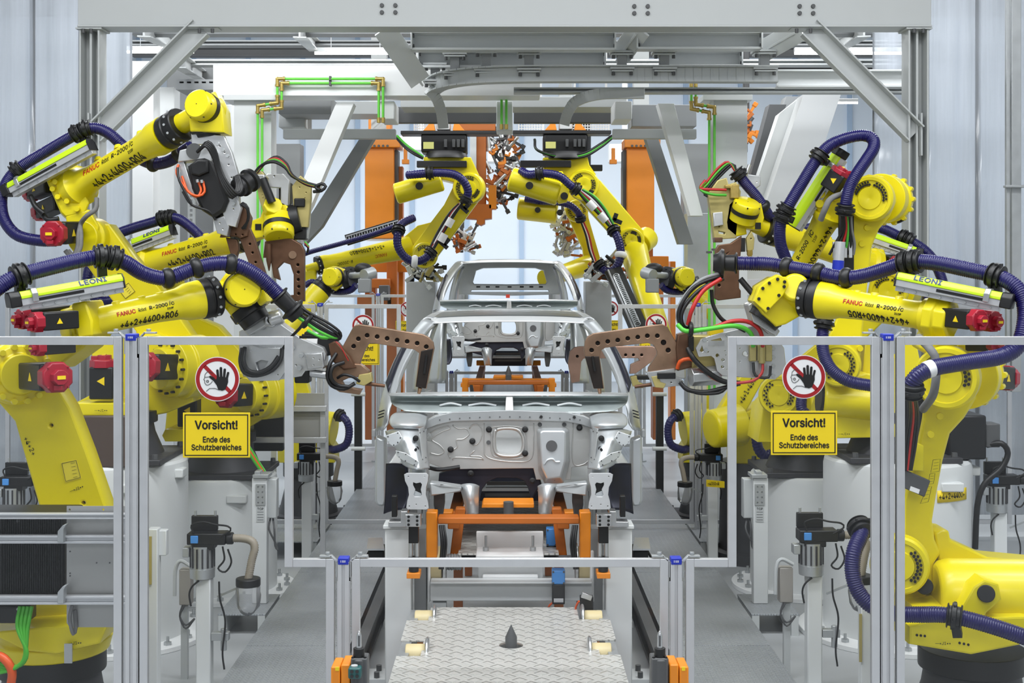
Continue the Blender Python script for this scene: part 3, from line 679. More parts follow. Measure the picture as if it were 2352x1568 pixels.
def tubewrap(A, B, prof, out, x0, y0, flip=False):
    d = (B-A); L = d.length; d.normalize(); out = (out-d*out.dot(d)).normalized(); up = d.cross(out)
    if up.z < 0: up = -up
    dd, uu = (d, up) if d.x > 0 else (-d, up)
    if flip: dd, uu = -dd, -uu
    def rad(t):
        for (t0, r0), (t1, r1) in zip(prof, prof[1:]):
            if t0 <= t <= t1: return r0+(r1-r0)*(t-t0)/max(1e-6, t1-t0)
        return prof[-1][1]
    O = A+d*L*x0
    def f(x, y, z):
        p = O+dd*x; r = rad((p-A).dot(d)/L); th = (y+y0)/r
        return p+(out*math.cos(th)+uu*math.sin(th))*(r+.0012+z)
    return f
def arm_text(parent, A, B, prof, out, code, x0, ysh=0, flip=False, k=1.0, two=True):
    k *= .62; kc = k*2.0
    """maker's line and station code lettered round the upper arm; x0 = fraction along A->B of the left end"""
    f = lambda dx, dy, fl=False: tubewrap(A, B, prof, out, x0, dy, fl)
    def at(dx, dy, fl=False):
        g = tubewrap(A, B, prof, out, x0, dy, fl); return lambda x, y, z: g(x+dx, y, z)
    T = []
    T.append(text('FANUC', V(0, 0, 0), X_, Z_, .074*k, RIN, parent, bold=.0010, wrap=at(0, .03*k+ysh), sx=1.05))
    T.append(text('Robot', V(0, 0, 0), X_, Z_, .068*k, INK, parent, wrap=at(.215*k, .03*k+ysh), sx=.62, bold=0))
    T.append(text('R-2000', V(0, 0, 0), X_, Z_, .064*k, INK, parent, bold=.0008, wrap=at(.325*k, .03*k+ysh), sx=1.1))
    T.append(text('i', V(0, 0, 0), X_, Z_, .08*k, INK, parent, bold=.0005, wrap=at(.526*k, .036*k+ysh), sx=1.0, shear=.25))
    T.append(text('C', V(0, 0, 0), X_, Z_, .058*k, INK, parent, bold=.0008, wrap=at(.548*k, .03*k+ysh), sx=1.1))
    T.append(text('210F', V(0, 0, 0), X_, Z_, .034*k, INK, parent, bold=.0004, wrap=at(.50*k, -.012*k+ysh), sx=1.1))
    if flip: g = tubewrap(A, B, prof, out, x0, .085*k-ysh, True); w_ = lambda x, y, z: g(x-.64*k, y, z)
    else: w_ = at(.02*k, -.085*k+ysh)
    T.append(text(code, V(0, 0, 0), X_, Z_, .070*kc, INK, parent, 'station_code', bold=.0016*k/.62, wrap=w_, sx=.72))
    return T
def disc_head(parent, c, ax, R, th, name='elbow_disc', gap=True, arcs=((-70, 60), (100, 190)), n=9):
    """bolted round joint cover: rim, recessed face and black cap screws in arcs; c = face centre, ax towards the viewer"""
    C = c; ax = ax.normalized(); b = MB()
    b.lathe(C-ax*th, C, [(0, R), (.86, R), (1, R*.93), (1.0, R*.80), (.93, R*.78), (.93, R*.52), (1.0, R*.49), (1.0, R*.08), (.97, .001)], 48); o = b.build(name, YEL, parent, smooth=30)
    m = MB()
    for a0, a1 in arcs:
        bolts(m, [p-ax*th*.07 for p in ringpts(C, ax, R*.60, n, a0, a1)], ax, R*.055, R*.09)
        bolts(m, [p-ax*th*.07 for p in ringpts(C, ax, R*.71, n-1, a0+6, a1-6)], ax, R*.05, R*.09)
    m.build_each('cap_screw', BLK, o)
    return o
def cable(parent, pts, r, m, name='cable', seg=8):
    b = MB(); b.tube(spline([P(*p) for p in pts], .03), r, seg); return b.build(name, m, parent, smooth=80)
def cone_base(parent, c, z0, z1, r, m=None):
    """black bearing ring and flared cast foot under the turret; c = (x, y) in metres"""
    x, y = c; b = MB(); b.lathe((x, y, z0), (x, y, z1), [(0, r*1.35), (.1, r*1.35), (.12, r*1.15), (.55, r*.92), (.78, r*.86)], 40); o = b.build('base_casting', DRK, parent)
    b = MB(); b.lathe((x, y, z0), (x, y, z1), [(.76, r*.98), (1, r*.98)], 40); b.build('bearing_ring', BLK, parent, .004)
    b = MB(); b.box((x, y, z0+.02), (r*2.9, r*2.9, .04)); b.build('base_plate', DRK, parent, .006)
    bo = MB(); bolts(bo, [V(x+sx*r*1.28, y+sy*r*1.28, z0+.04) for sx in (-1, 1) for sy in (-1, 1)], Z_, .022, .03, 6); bo.build_each('base_bolt', CHA, parent)
def yplate(parent, name, pts, Y, th, holes=(), bev=.012, m=None, tilt=None):
    b = MB(); pplate(b, pts, holes, Y, th, bev); return b.build(name, m or YEL, parent)
def tilted(parent, name, pts, vec, m=None, bevel=.012):
    """prism from pixel+depth corners pushed along vec"""
    b = MB(); b.prism([P(*p) for p in pts], vec); return b.build(name, m or YEL, parent, bevel)
def prof(lst, Y): return [(t, px(r, Y)) for t, r in lst]
def upper_arm(t, A, B, C, pr, rc, neckD, rn, spots=(.28, .5, .66)):
    a, b_, c = P(*A), P(*B), P(*C); pm = prof(pr, (A[2]+B[2])/2); b = MB(); b.lathe(a, b_, pm, 48)
    u = V(0, 0, 1); d = (b_-a)
    for q in spots:                                     # small cast lifting bosses on top
        up = (u-d.normalized()*u.dot(d.normalized())).normalized(); r = pm[3][1]
        b.cyl(a+d*q+up*r*.9, a+d*q+up*r*1.14, .03, .02, 12)
    o = b.build('upper_arm', YEL, t, smooth=50)
    b = MB(); R = px(rc, B[2]); b.lathe(b_, c, [(0, R*.97), (.06, R), (.38, R), (.42, R*.93), (.5, R*.93), (.54, R), (.95, R), (1, R*.95), (1, R*.5)], 48); k = b.build('arm_collar', BLK, t, smooth=30)
    b = MB(); bolts(b, ringpts(b_.lerp(c, .72), d, R*.985, 12), d*0+V(0, -1, 0), .009, .012); b.build_each('collar_screw', STD, k)
    if neckD:
        b = MB(); b.lathe(c, P(*neckD), [(-.1, px(rn, B[2])*1.05), (1.1, px(rn, B[2]))], 32); b.build('wrist_neck', YEL, t)
    return a, b_, pm
def drum(t, c, ax, r, ln, name='wrist_drum'):
    """round wrist gear cover with a black O-ring; c = face centre point, r metres"""
    ax = ax.normalized(); b = MB(); b.lathe(c-ax*ln, c, [(0, r), (.5, r), (.52, r*1.02), (.9, r*1.02), (.96, r*.97), (1, r*.88), (1, .001)], 44); o = b.build(name, YEL, t, smooth=35)
    b = MB(); b.lathe(c-ax*ln*.62, c-ax*ln*.42, [(0, r*1.03), (0, r*1.05), (1, r*1.05), (1, r*1.03)], 44); b.build('seal_ring', BLK, o)
    b = MB(); bolts(b, [p-ax*ln*.12 for p in ringpts(c, ax, r*.99, 6)], ax, r*.06, r*.1); bolts(b, [c], ax, r*.035, .002); b.build_each('cover_screw', BLK, o)
    return o
# ================================================================ WELDING ROBOTS
AXR = V(.50, -.86, 0); AXL = V(-.5, -.86, 0)
ROB = 'yellow welding robots on the floor'
# ---------------------------------------------------------------- front left
t = thing('welding_robot', P(110, 1700, 7.0), 'nearest left yellow robot with +R06 on its arm, low over the front fence', 'robot', ROB)
a, e, pm = upper_arm(t, (195, 743, 7.1), (459, 687, 7.5), (499, 679, 7.56), [(0, 41), (.045, 41), (.05, 34), (.12, 31), (.6, 32.5), (.80, 37), (.88, 44), (1, 46)], 47, (533, 672, 7.6), 31)
arm_text(t, a, e, pm, AXR, '+4+2+4400+R06', .23, .0, k=.92)
yplate(t, 'wrist_body', [(503, 655), (520, 632), (560, 626), (598, 648), (608, 690), (576, 715), (545, 737), (520, 705)], 7.55, .20)
drum(t, P(562, 664, 7.42), V(.4, -.9, .05), px(40, 7.45), .16)
b = MB(); b.lathe(P(564, 703, 7.62), P(590, 741, 7.62), [(0, .108), (.5, .108), (.55, .09), (1, .085)], 36); b.build('tool_flange', BLK, t, .004)
b = MB(); b.lathe(a-(e-a)*.17, a, [(0, .088), (.1, .105), (.55, .108), (.6, .12), (1, .12)], 8, math.pi/8); b.build('arm_housing', YEL, t, .014)
tilted(t, 'housing_flange', [(163, 697, 6.95), (196, 690, 6.95), (212, 735, 6.95), (213, 772, 6.95), (178, 778, 6.95), (168, 740, 6.95)], V(0, .3, 0))
for p, q, r in (((62, 741, 6.72), (172, 733, 6.92), 25), ((30, 735, 6.9), (160, 720, 7.15), 25)): motor(t, p, q, r, 'arm_motor')
motor(t, (70, 800, 6.75), (165, 793, 6.95), 20, 'arm_motor', tri=False)
b = MB(); c = P(46, 858, 7.15); ax = AXR
b.lathe(c+ax*-.22, c+ax*.05, [(0, px(76, 7.1)), (.5, px(76, 7.1)), (.55, px(70, 7.1)), (.85, px(66, 7.1)), (.88, px(48, 7.1)), (1, px(46, 7.1))], 40); el = b.build('elbow_housing', YEL, t, .006)
b = MB(); bolts(b, ringpts(c+ax*.01, ax, px(64, 7.1), 14), ax, .018, .035, 10); b.build_each('housing_lug', YEL, el)
tilted(t, 'elbow_bridge', [(95, 790, 7.2), (165, 760, 7.2), (215, 765, 7.2), (190, 800, 7.2), (120, 850, 7.2)], V(.05, .22, 0))
motor(t, (141, 867, 6.75), (72, 862, 7.12), 38, 'elbow_motor')
yplate(t, 'lower_arm', [(-40, 880), (0, 922), (38, 965), (65, 1060), (99, 1178), (150, 1330), (215, 1350), (260, 1310), (243, 1178), (195, 1040), (156, 938), (120, 880)], 7.25, .17, [(117, 977, 9), (191, 1155, 9)])
b = MB()
for x, y, r in ((117, 977, 9), (191, 1155, 9)): b.cyl(P(x, y, 7.30), P(x, y, 7.29), px(r*1.1, 7.3))
b.build_each('arm_bore', BLK, t)
b = MB()
for q in ([(140, 1062), (176, 1055), (187, 1098), (150, 1108)],): b.prism([P(*k, 7.247) for k in q], (0, .002, 0))
st = b.build('info_sticker', mat('sticker_yellow', (.86, .72, .05), .5), t)
b = MB(); q = [P(*k, 7.2455) for k in ((142, 1064), (175, 1057), (185, 1096), (151, 1105), (142, 1064))]; b.tube(q, .0012, 4)
for k in range(5): b.bar(P(162+k*1.5, 1064+k*8, 7.2455), P(172+k*1.5, 1062+k*8, 7.2455), .0008, .0012)
b.build('sticker_print', INK, st)
text('—•J2••', P(160, 1128, 7.246), V(.93, 0, .36), V(-.36, 0, .93), .03, INK, t)
text('+4+2+', P(58, 1003, 7.246), V(.45, 0, -.9), V(.9, 0, .45), .05, INK, t)
text('—•J1••', P(152, 1477, 6.74), V(.99, 0, .05), Z_, .03, INK, t)
cx = P(120, 1440, 7.1).x
b = MB(); b.lathe((cx, 7.1, .30), (cx, 7.1, .47), [(0, .30), (.45, .32), (.5, .28), (1, .27)], 36); b.build('turret', YEL, t, .008)
yplate(t, 'turret_flange', [(-10, 1455), (60, 1490), (130, 1497), (225, 1474), (240, 1440), (180, 1438), (60, 1448)], 6.75, .35)
yplate(t, 'turret_column', [(60, 1290), (190, 1290), (200, 1440), (60, 1440)], 6.98, .25)
cone_base(t, (cx, 7.1), FLZ, .30, .29)
b = MB(); b.box(P(157, 1500, 6.72), (.04, .01, .1)); b.build('base_bracket', STD, t)
hp = [(-50, 700, 6.65), (0, 657, 6.72), (46, 633, 6.78), (130, 610, 6.9), (200, 594, 7.0), (245, 589, 7.05), (285, 601, 7.1), (325, 626, 7.18), (365, 638, 7.24), (395, 637, 7.28), (440, 619, 7.32), (490, 606, 7.36), (540, 608, 7.4), (585, 629, 7.44), (620, 658, 7.48), (648, 686, 7.5)]
R6 = .043; ho, sp = hose(t, hp, R6)
for p, fo in (((46, 633, 6.78), (46, 690, 6.8)), ((232, 590, 7.04), (236, 650, 7.06)), ((262, 592, 7.07), None)): hose_ring(t, sp, near(sp, p), R6, True, fo)
for p in ((385, 638, 7.27), (452, 615, 7.33), (530, 606, 7.4)): hose_ring(t, sp, near(sp, p), R6)
b = MB(); b.lathe(sp[-12], sp[-12]+(sp[-1]-sp[-13]).normalized()*.17, [(0, .062), (.05, .066), (.1, .05), (.6, .045), (.65, .075), (.72, .078), (.8, .06), (1, .055)], 28); b.build('hose_end_boot', BLK, t)
rail(t, (45, 694, 6.75), (278, 652, 7.05), .105, .07, Z_, .70, 0)
# cables off the hose end to the gun belong to the robot dress pack
for i, (dx, dy, m, r) in enumerate([(0, 0, BLK, .009), (6, -5, BLK, .009), (12, -9, BLK, .008), (-6, 6, GRC, .011), (-3, 2, BLK, .009)]):
    cable(t, [(662+dx, 702+dy, 7.5), (700+dx, 728+dy, 7.5), (738+dx*1.5, 752+dy, 7.52), (770+dx, 770+dy*.6, 7.55), (776, 776-dy*.5, 7.6), (740, 775, 7.64), (700-dx, 765-dy, 7.66)], r, m if i != 3 else mat('bright_green_cable', (.10, .55, .05), .4), 'dress_cable')
hose_b = MB(); hose_b.torus(P(706, 738, 7.5), P(740, 760, 7.5)-P(700, 730, 7.5), .035, .014, 20, 8); hose_b.build('cable_strap', BLK, t)

# ---------------------------------------------------------------- tall left robot
t = thing('welding_robot', P(330, 1426, 8.9), 'tall left yellow robot with +R04 on its raised arm and drum wrist at top', 'robot', ROB)
a, e, pm = upper_arm(t, (171, 433, 9.1), (383, 306, 8.55), (418, 284, 8.48), [(0, 49), (.075, 49), (.085, 44), (.13, 34), (.24, 28.5), (.7, 29), (.84, 34), (.90, 39.5), (1, 40)], 40, (452, 264, 8.4), 23, (.3, .52, .76))
arm_text(t, a, e, pm, V(-.3, -.95, 0), '+4+2+4400+R04', .22, 0, k=1.55)
yplate(t, 'wrist_body', [(437, 262), (440, 297), (511, 300), (507, 250), (490, 215), (450, 230)], 8.3, .24)
drum(t, P(451, 238, 8.22), V(-.32, -.9, .12), px(34.5, 8.25), .2)
b = MB(); b.lathe(P(474, 292, 8.42), P(478, 316, 8.42), [(0, .105), (.6, .108), (.62, .085), (1, .08)], 36); b.build('tool_flange', BLK, t, .004)
tilted(t, 'arm_housing', [(103, 406, 9.0), (128, 395, 9.0), (163, 391, 9.0), (206, 466, 9.0), (196, 490, 9.0), (150, 499, 9.0), (139, 488, 9.0)], V(-.10, .3, 0))
b = MB(); bolts(b, [P(x, y, 8.99) for x, y in ((113, 412), (122, 434), (134, 452), (152, 424), (128, 418), (155, 462), (178, 480))], -Y_, .02, .02, 12); b.build_each('housing_lug', YEL, t)
for p, q, r in (((62, 447, 9.35), (118, 425, 9.1), 21), ((82, 492, 9.35), (140, 465, 9.1), 21)): motor(t, p, q, r, 'arm_motor')
b = MB(); c = P(188, 545, 9.0); ax = V(-.2, -.97, 0); b.lathe(c-ax*.2, c, [(0, px(47, 9)), (.7, px(47, 9)), (.74, px(40, 9)), (1, px(38, 9))], 40); b.build('elbow_housing', YEL, t, .006)
tilted(t, 'elbow_bridge', [(150, 495, 9.0), (205, 480, 9.0), (228, 520, 9.0), (220, 560, 9.0), (160, 560, 9.0)], V(-.05, .25, 0))
motor(t, (112, 537, 8.62), (168, 533, 8.98), 31, 'elbow_motor')
for dx in (0, 6): cable(t, [(150+dx, 575, 8.8), (165+dx, 590, 8.8), (178+dx, 570, 8.82), (180+dx, 540, 8.85), (185, 515, 8.9), (200, 495, 8.85), (220, 480, 8.85), (222, 455, 8.88)], .016, GFB, 'sleeved_cable')
yplate(t, 'lower_arm', [(160, 600), (200, 520), (219, 515), (249, 518), (300, 589), (363, 664), (440, 775), (440, 850), (420, 880), (360, 880), (325, 800), (315, 759), (242, 664), (200, 605)], 9.1, .17)
b = MB(); b.prism([P(x, y, 9.097) for x, y in ((273, 667), (295, 648), (311, 669), (288, 687))], (0, .002, 0)); st = b.build('info_sticker', MATS['sticker_yellow'], t)
b = MB(); b.tube([P(x, y, 9.095) for x, y in ((274, 667), (295, 649.5), (310, 669), (288, 685.5), (274, 667))], .0016, 4)
for k in range(4): b.bar(P(284+k*4, 662+k*4, 9.095), P(292+k*3, 656+k*4, 9.095), .001, .0016)
b.build('sticker_print', INK, st)
c = P(395, 845, 8.95); b = MB(); b.lathe(c-V(-.6, -.8, 0)*.25, c+V(-.6, -.8, 0)*.12, [(0, .22), (.5, .22), (.52, .2), (.75, .2), (.78, .15), (1, .14)], 40); hb = b.build('shoulder_hub', YEL, t, .005)
b = MB(); bolts(b, ringpts(c, V(-.6, -.8, 0), .17, 16), V(-.6, -.8, 0), .01, .06); b.build_each('cap_screw', BLK, hb)
motor(t, (320, 842, 8.5), (385, 842, 8.85), 36, 'shoulder_motor')
yplate(t, 'turret', [(172, 955), (172, 930), (210, 910), (215, 800), (270, 780), (360, 770), (440, 800), (440, 920), (380, 945), (300, 960)], 9.0, .5)
motor(t, (240, 815, 8.72), (240, 915, 8.72), 33, 'turret_motor', label='J1')
yplate(t, 'turret_flange', [(168, 938), (175, 928), (290, 928), (300, 938), (290, 952), (175, 952)], 8.62, .4, bev=.006)
text('—•J1••', P(217, 942, 8.61), X_, Z_, .032, INK, t)
cone_base(t, (P(275, 0, 9.0).x, 9.0), 1.07, 1.40, .26)
hp = [(130, 553, 8.95), (88, 552, 8.95), (40, 540, 8.95), (12, 509, 8.97), (3, 470, 9.0), (10, 430, 9.02), (40, 389, 9.05), (107, 347, 9.05), (171, 310, 9.0), (200, 296, 9.0), (228, 296, 9.0), (255, 310, 9.0), (280, 333, 9.0), (310, 358, 8.95), (351, 376, 8.9), (388, 370, 8.85), (415, 352, 8.8), (438, 336, 8.75)]
RH = .041; ho, sp = hose(t, hp, RH)
for p, fo in (((40, 389, 9.05), (42, 425, 9.05)), ((178, 306, 9.0), (205, 335, 9.0)), ((198, 297, 9.0), None)): hose_ring(t, sp, near(sp, p), RH, True, fo)
for p in ((352, 376, 8.9), (410, 355, 8.8)): hose_ring(t, sp, near(sp, p), RH)
rail(t, (30, 438, 9.0), (212, 338, 8.85), .105, .075, V(-.2, 0, 1), None, 0)
for i, (p0, p1, p2) in enumerate((((70, 450), (82, 475), (100, 490)), ((92, 485), (110, 505), (135, 502)))): cable(t, [(*p0, 9.0), (*p1, 8.95), (*p2, 8.95)], .018, BLK, 'motor_plug')

# ---------------------------------------------------------------- second left robot
t = thing('welding_robot', P(560, 1340, 9.9), 'left yellow robot with +R02 on its arm, behind the tall one', 'robot', ROB)
a, e, pm = upper_arm(t, (338, 604, 10.0), (552, 545, 9.6), (575, 538, 9.55), [(0, 39), (.05, 39), (.07, 30), (.2, 26), (.7, 26.5), (.84, 31), (.9, 35), (1, 35)], 36, (612, 522, 9.45), 21)
arm_text(t, a, e, pm, V(-.2, -.97, 0), '+4+2+4400+R02', .25, 0, k=1.25)
yplate(t, 'wrist_body', [(573, 512), (600, 502), (612, 470), (640, 462), (655, 470), (672, 520), (668, 548), (630, 555), (608, 540), (580, 545)], 9.35, .22)
drum(t, P(641, 546, 9.3), V(.12, -.5, -.85), px(34, 9.4), .17)
b = MB(); b.lathe(P(628, 470, 9.3), P(624, 480, 9.35), [(0, .07), (1, .075)], 8); b.build('wrist_cap', YEL, t, .006)
b = MB(); pbox(b, 586, 514, 600, 528, 9.345, .01); b.build('cover_plate', BLK, t)
b = MB(); b.lathe(P(668, 505, 9.42), P(690, 500, 9.42), [(0, .11), (1, .1)], 36); b.build('tool_flange', BLK, t, .004)
tilted(t, 'arm_housing', [(300, 590, 9.95), (318, 572, 9.95), (345, 575, 9.95), (362, 625, 9.95), (340, 640, 9.95), (312, 625, 9.95)], V(-.05, .3, 0))
motor(t, (290, 602, 10.3), (312, 598, 10.1), 18, 'arm_motor')
b = MB(); c = P(340, 665, 10.1); b.lathe(c-AXL*.24, c, [(0, px(50, 10)), (.7, px(50, 10)), (.74, px(40, 10)), (1, px(38, 10))], 36); b.build('elbow_housing', YEL, t, .006)
yplate(t, 'lower_arm', [(310, 690), (345, 630), (385, 645), (448, 730), (500, 752), (560, 820), (620, 870), (610, 930), (560, 940), (480, 860), (400, 770)], 10.15, .17)
c = P(585, 905, 9.95); dd = V(-.6, -.8, 0); b = MB(); b.lathe(c-dd*.25, c+dd*.1, [(0, .2), (.5, .2), (.52, .18), (.75, .18), (.78, .14), (1, .13)], 40); hb = b.build('shoulder_hub', YEL, t, .005)
b = MB(); bolts(b, ringpts(c, dd, .16, 16), dd, .009, .05); b.build_each('cap_screw', BLK, hb)
motor(t, (508, 908, 9.6), (562, 905, 9.85), 31, 'shoulder_motor')
yplate(t, 'turret', [(382, 1010), (382, 985), (392, 880), (430, 870), (520, 850), (600, 870), (615, 950), (560, 985), (470, 1010)], 10.0, .45)
motor(t, (435, 888, 9.72), (435, 978, 9.72), 27, 'turret_motor')
yplate(t, 'turret_flange', [(374, 1000), (380, 988), (480, 988), (486, 1000), (480, 1012), (380, 1012)], 9.62, .4, bev=.006)
cone_base(t, (-2.25, 10.3), .77, 1.10, .26)
for i, m in enumerate((GRC, ORC, GRC)): cable(t, [(560+i*4, 1020, 9.8), (585+i*4, 1060, 9.7), (605+i*3, 1090, 9.6), (610, 1110, 9.55)], .012, m, 'base_cable')
hp = [(262, 690, 10.2), (228, 690, 10.2), (204, 662, 10.2), (203, 625, 10.2), (225, 570, 10.15), (265, 540, 10.1), (305, 524, 10.05), (352, 510, 10.0), (380, 501, 9.98), (410, 503, 9.95), (438, 522, 9.92), (462, 546, 9.9), (500, 600, 9.9), (520, 610, 9.9)]
ho, sp = hose(t, hp, .041)
for p, fo in (((374, 502, 9.98), (385, 530, 9.98)), ((392, 501, 9.97), None)): hose_ring(t, sp, near(sp, p), .041, True, fo)
rail(t, (295, 572, 9.95), (398, 533, 9.85), .10, .075, V(-.15, 0, 1), .62, 0)

# ---------------------------------------------------------------- front right
t = thing('welding_robot', P(2230, 1700, 7.1), 'nearest right yellow robot with upside down +R05 on its arm, standing behind the right post', 'robot', ROB)
a, e, pm = upper_arm(t, (2136, 727, 7.05), (1884, 688, 7.5), (1844, 682, 7.56), [(0, 40), (.045, 40), (.05, 34), (.12, 31), (.6, 32), (.80, 36), (.88, 43), (1, 45)], 46, (1812, 676, 7.62), 30)
arm_text(t, a, e, pm, AXL, '+4+2+4400+R05', .72, 0, True)
yplate(t, 'wrist_body', [(1845, 656), (1842, 718), (1818, 732), (1804, 740), (1785, 745), (1755, 718), (1737, 690), (1748, 660), (1780, 640), (1815, 640)], 7.55, .22)
yplate(t, 'wrist_cover', [(1735, 691), (1746, 661), (1765, 645), (1788, 633), (1806, 641), (1809, 653), (1797, 677), (1760, 715)], 7.48, .09, bev=.006)
b = MB(); bolts(b, [P(x, y, 7.48) for x, y in ((1743, 686), (1752, 662), (1767, 650), (1786, 641), (1802, 647), (1801, 658), (1789, 678), (1764, 708))], -Y_, .010, .008); b.build_each('cover_screw', BLK, t)
b = MB(); c = P(1826, 664, 7.56); b.lathe(c, c+V(-.2, -.95, .2)*.07, [(0, px(33, 7.5)), (.8, px(33, 7.5)), (1, px(28, 7.5)), (1, .001)], 36); b.build('wrist_drum', YEL, t, .004)
b = MB(); b.lathe(P(1768, 714, 7.67), P(1750, 738, 7.67), [(0, .104), (.5, .106), (.55, .1), (1, .095)], 36); b.build('tool_flange', BLK, t, .004)
b = MB(); b.lathe(a-(e-a)*.2, a, [(0, .088), (.1, .108), (.55, .11), (.6, .122), (1, .122)], 8, math.pi/8); b.build('arm_housing', YEL, t, .014)
for p, q, r in (((2262, 737, 6.72), (2176, 728, 6.95), 27), ((2298, 740, 6.9), (2190, 725, 7.2), 26)): motor(t, p, q, r, 'arm_motor')
motor(t, (2300, 790, 6.9), (2230, 790, 7.15), 20, 'arm_motor', tri=False)
tilted(t, 'elbow_bridge', [(2130, 760, 7.0), (2185, 735, 7.0), (2200, 800, 7.0), (2160, 830, 7.0), (2110, 800, 7.0)], V(.05, .3, 0))
c = P(2215, 865, 7.22); b = MB(); b.lathe(c-AXL*.30, c, [(0, px(66, 7.3)), (.3, px(70, 7.3)), (.34, px(62, 7.3)), (.6, px(62, 7.3)), (.64, px(74, 7.3)), (1, px(74, 7.3))], 44); el = b.build('elbow_housing', YEL, t, .006)
b = MB(); bolts(b, ringpts(c-AXL*.26, AXL, px(70, 7.3), 16), AXL, .018, .05, 10); b.build_each('housing_lug', YEL, el)
motor(t, (2322, 868, 7.75), (2268, 866, 7.5), 30, 'elbow_motor')
tilted(t, 'lower_arm', [(x, y, 6.98+(x-2050)*.0007) for x, y in [(2112, 850), (2135, 815), (2177, 796), (2222, 810), (2248, 860), (2243, 915), (2215, 960), (2182, 996), (2165, 1060), (2150, 1140), (2141, 1197), (2147, 1240), (2161, 1270), (2142, 1300), (2148, 1350), (2120, 1375), (2070, 1385), (2030, 1350), (2025, 1290), (2050, 1240), (2074, 1230), (2076, 1147), (2105, 1050), (2122, 960), (2112, 900)]], V(.04, .17, 0), bevel=.016)
disc_head(t, P(2172, 868, 6.86), V(-.45, -.9, 0), px(72, 6.95), .12, arcs=((20, 75), (110, 200)), n=8)
disc_head(t, P(2066, 1300, 6.86), V(-.3, -.95, 0), px(66, 6.95), .10, 'shoulder_disc', arcs=((-60, 60), (130, 230)), n=9)
b = MB(); bolts(b, [P(x, y, 6.98) for x, y in ((2158, 955), (2137, 997), (2096, 1346))], -Y_, .02, .012, 16); b.build_each('arm_boss', YEL, t)
b = MB(); b.cyl(P(2124, 1346, 6.9), P(2124, 1346, 7.0), px(19, 7)); b.build('rubber_stop', BLK, t, .004)
yplate(t, 'cable_cover', [(2092, 1035), (2105, 1018), (2120, 1025), (2120, 1080), (2090, 1078)], 6.94, .05, bev=.006)
tilted(t, 'limit_switch_box', [(2074, 1076, 6.9), (2138, 1104, 6.9), (2124, 1142, 6.9), (2070, 1118, 6.9)], V(0, .06, 0), CHA, .006)
b = MB(); b.prism([P(x, y, 6.896) for x, y in ((2092, 1116), (2113, 1124), (2110, 1134), (2089, 1126))], (0, .002, 0)); b.build('label_plate', SGW, t)
b = MB()
for pts in ([(2143, 1056), (2160, 1054), (2157, 1082), (2138, 1085)], [(2136, 1088), (2148, 1087), (2144, 1110), (2132, 1112)], [(2130, 1118), (2140, 1117), (2132, 1152), (2114, 1156)]):
    q = [P(*k, 6.985) for k in pts]; b.tube(q+[q[0]], .0012, 4)
    for k in range(3): b.bar(q[0].lerp(q[3], .25+k*.25).lerp(q[1].lerp(q[2], .25+k*.25), .2), q[0].lerp(q[3], .25+k*.25).lerp(q[1].lerp(q[2], .25+k*.25), .8), .001, .0014)
b.build('sticker_print', INK, t)
b = MB(); c0, c1 = P(2146, 1362, 7.0), P(2420, 1370, 6.95); b.lathe(c0, c1, [(0, px(62, 7)), (.04, px(74, 7)), (.12, px(80, 7)), (1, px(84, 7))], 36); b.build('counterbalance', YEL, t, .01)
tilted(t, 'turret_lug', [(2147, 1224, 7.1), (2164, 1216, 7.1), (2180, 1218, 7.1), (2184, 1240, 7.1), (2270, 1280, 7.1), (2400, 1292, 7.1), (2400, 1330, 7.1), (2160, 1320, 7.1)], V(0, .2, 0))
yplate(t, 'turret_knuckle', [(2200, 1420), (2240, 1350), (2262, 1336), (2290, 1345), (2296, 1375), (2262, 1405), (2250, 1440)], 6.72, .16)
b = MB(); b.cyl(P(2265, 1363, 6.70), P(2265, 1363, 6.76), px(20, 6.7)); b.build('rubber_stop', BLK, t, .004)
yplate(t, 'turret_flange', [(2094, 1442), (2130, 1430), (2352, 1420), (2440, 1430), (2440, 1462), (2352, 1474), (2232, 1498), (2094, 1475)], 6.72, .6)
yplate(t, 'turret_column', [(2100, 1395), (2440, 1395), (2440, 1435), (2100, 1435)], 6.85, .5)
text('—•J1••', P(2148, 1477, 6.71), X_, V(0, 0, 1), .03, INK, t)
b = MB(); bolts(b, [P(x, y, 6.72) for x, y in ((2106, 1458), (2115, 1459), (2124, 1460), (2204, 1476), (2214, 1478), (2224, 1480))], -Y_, .007, .004); b.build_each('flange_screw', BLK, t)
cone_base(t, (P(2232, 0, 7.15).x, 7.15), FLZ, .30, .29)
hp = [(1684, 604, 7.72), (1730, 605, 7.7), (1765, 606, 7.66), (1800, 612, 7.62), (1840, 619, 7.56), (1879, 626, 7.5), (1913, 635, 7.45), (1945, 638, 7.4), (1985, 633, 7.34), (2034, 618, 7.26), (2070, 606, 7.2), (2107, 601, 7.14), (2155, 605, 7.06), (2228, 620, 6.95), (2282, 632, 6.88), (2315, 646, 6.82), (2341, 668, 6.78), (2354, 700, 6.75), (2354, 745, 6.72), (2338, 793, 6.7), (2300, 818, 6.68), (2228, 830, 6.64), (2155, 842, 6.6), (2124, 852, 6.58), (2102, 869, 6.58), (2092, 890, 6.6), (2091, 912, 6.62)]
ho, sp = hose(t, hp, R6)
for p, fo in (((2080, 604, 7.18), (2092, 650, 7.16)), ((2100, 602, 7.15), None), ((2286, 633, 6.87), (2290, 680, 6.86))): hose_ring(t, sp, near(sp, p), R6, True, fo)
for p in ((1806, 613, 7.61), (1879, 626, 7.5), (1943, 638, 7.4)): hose_ring(t, sp, near(sp, p), R6)
hose_ring(t, sp, .985, R6, True)
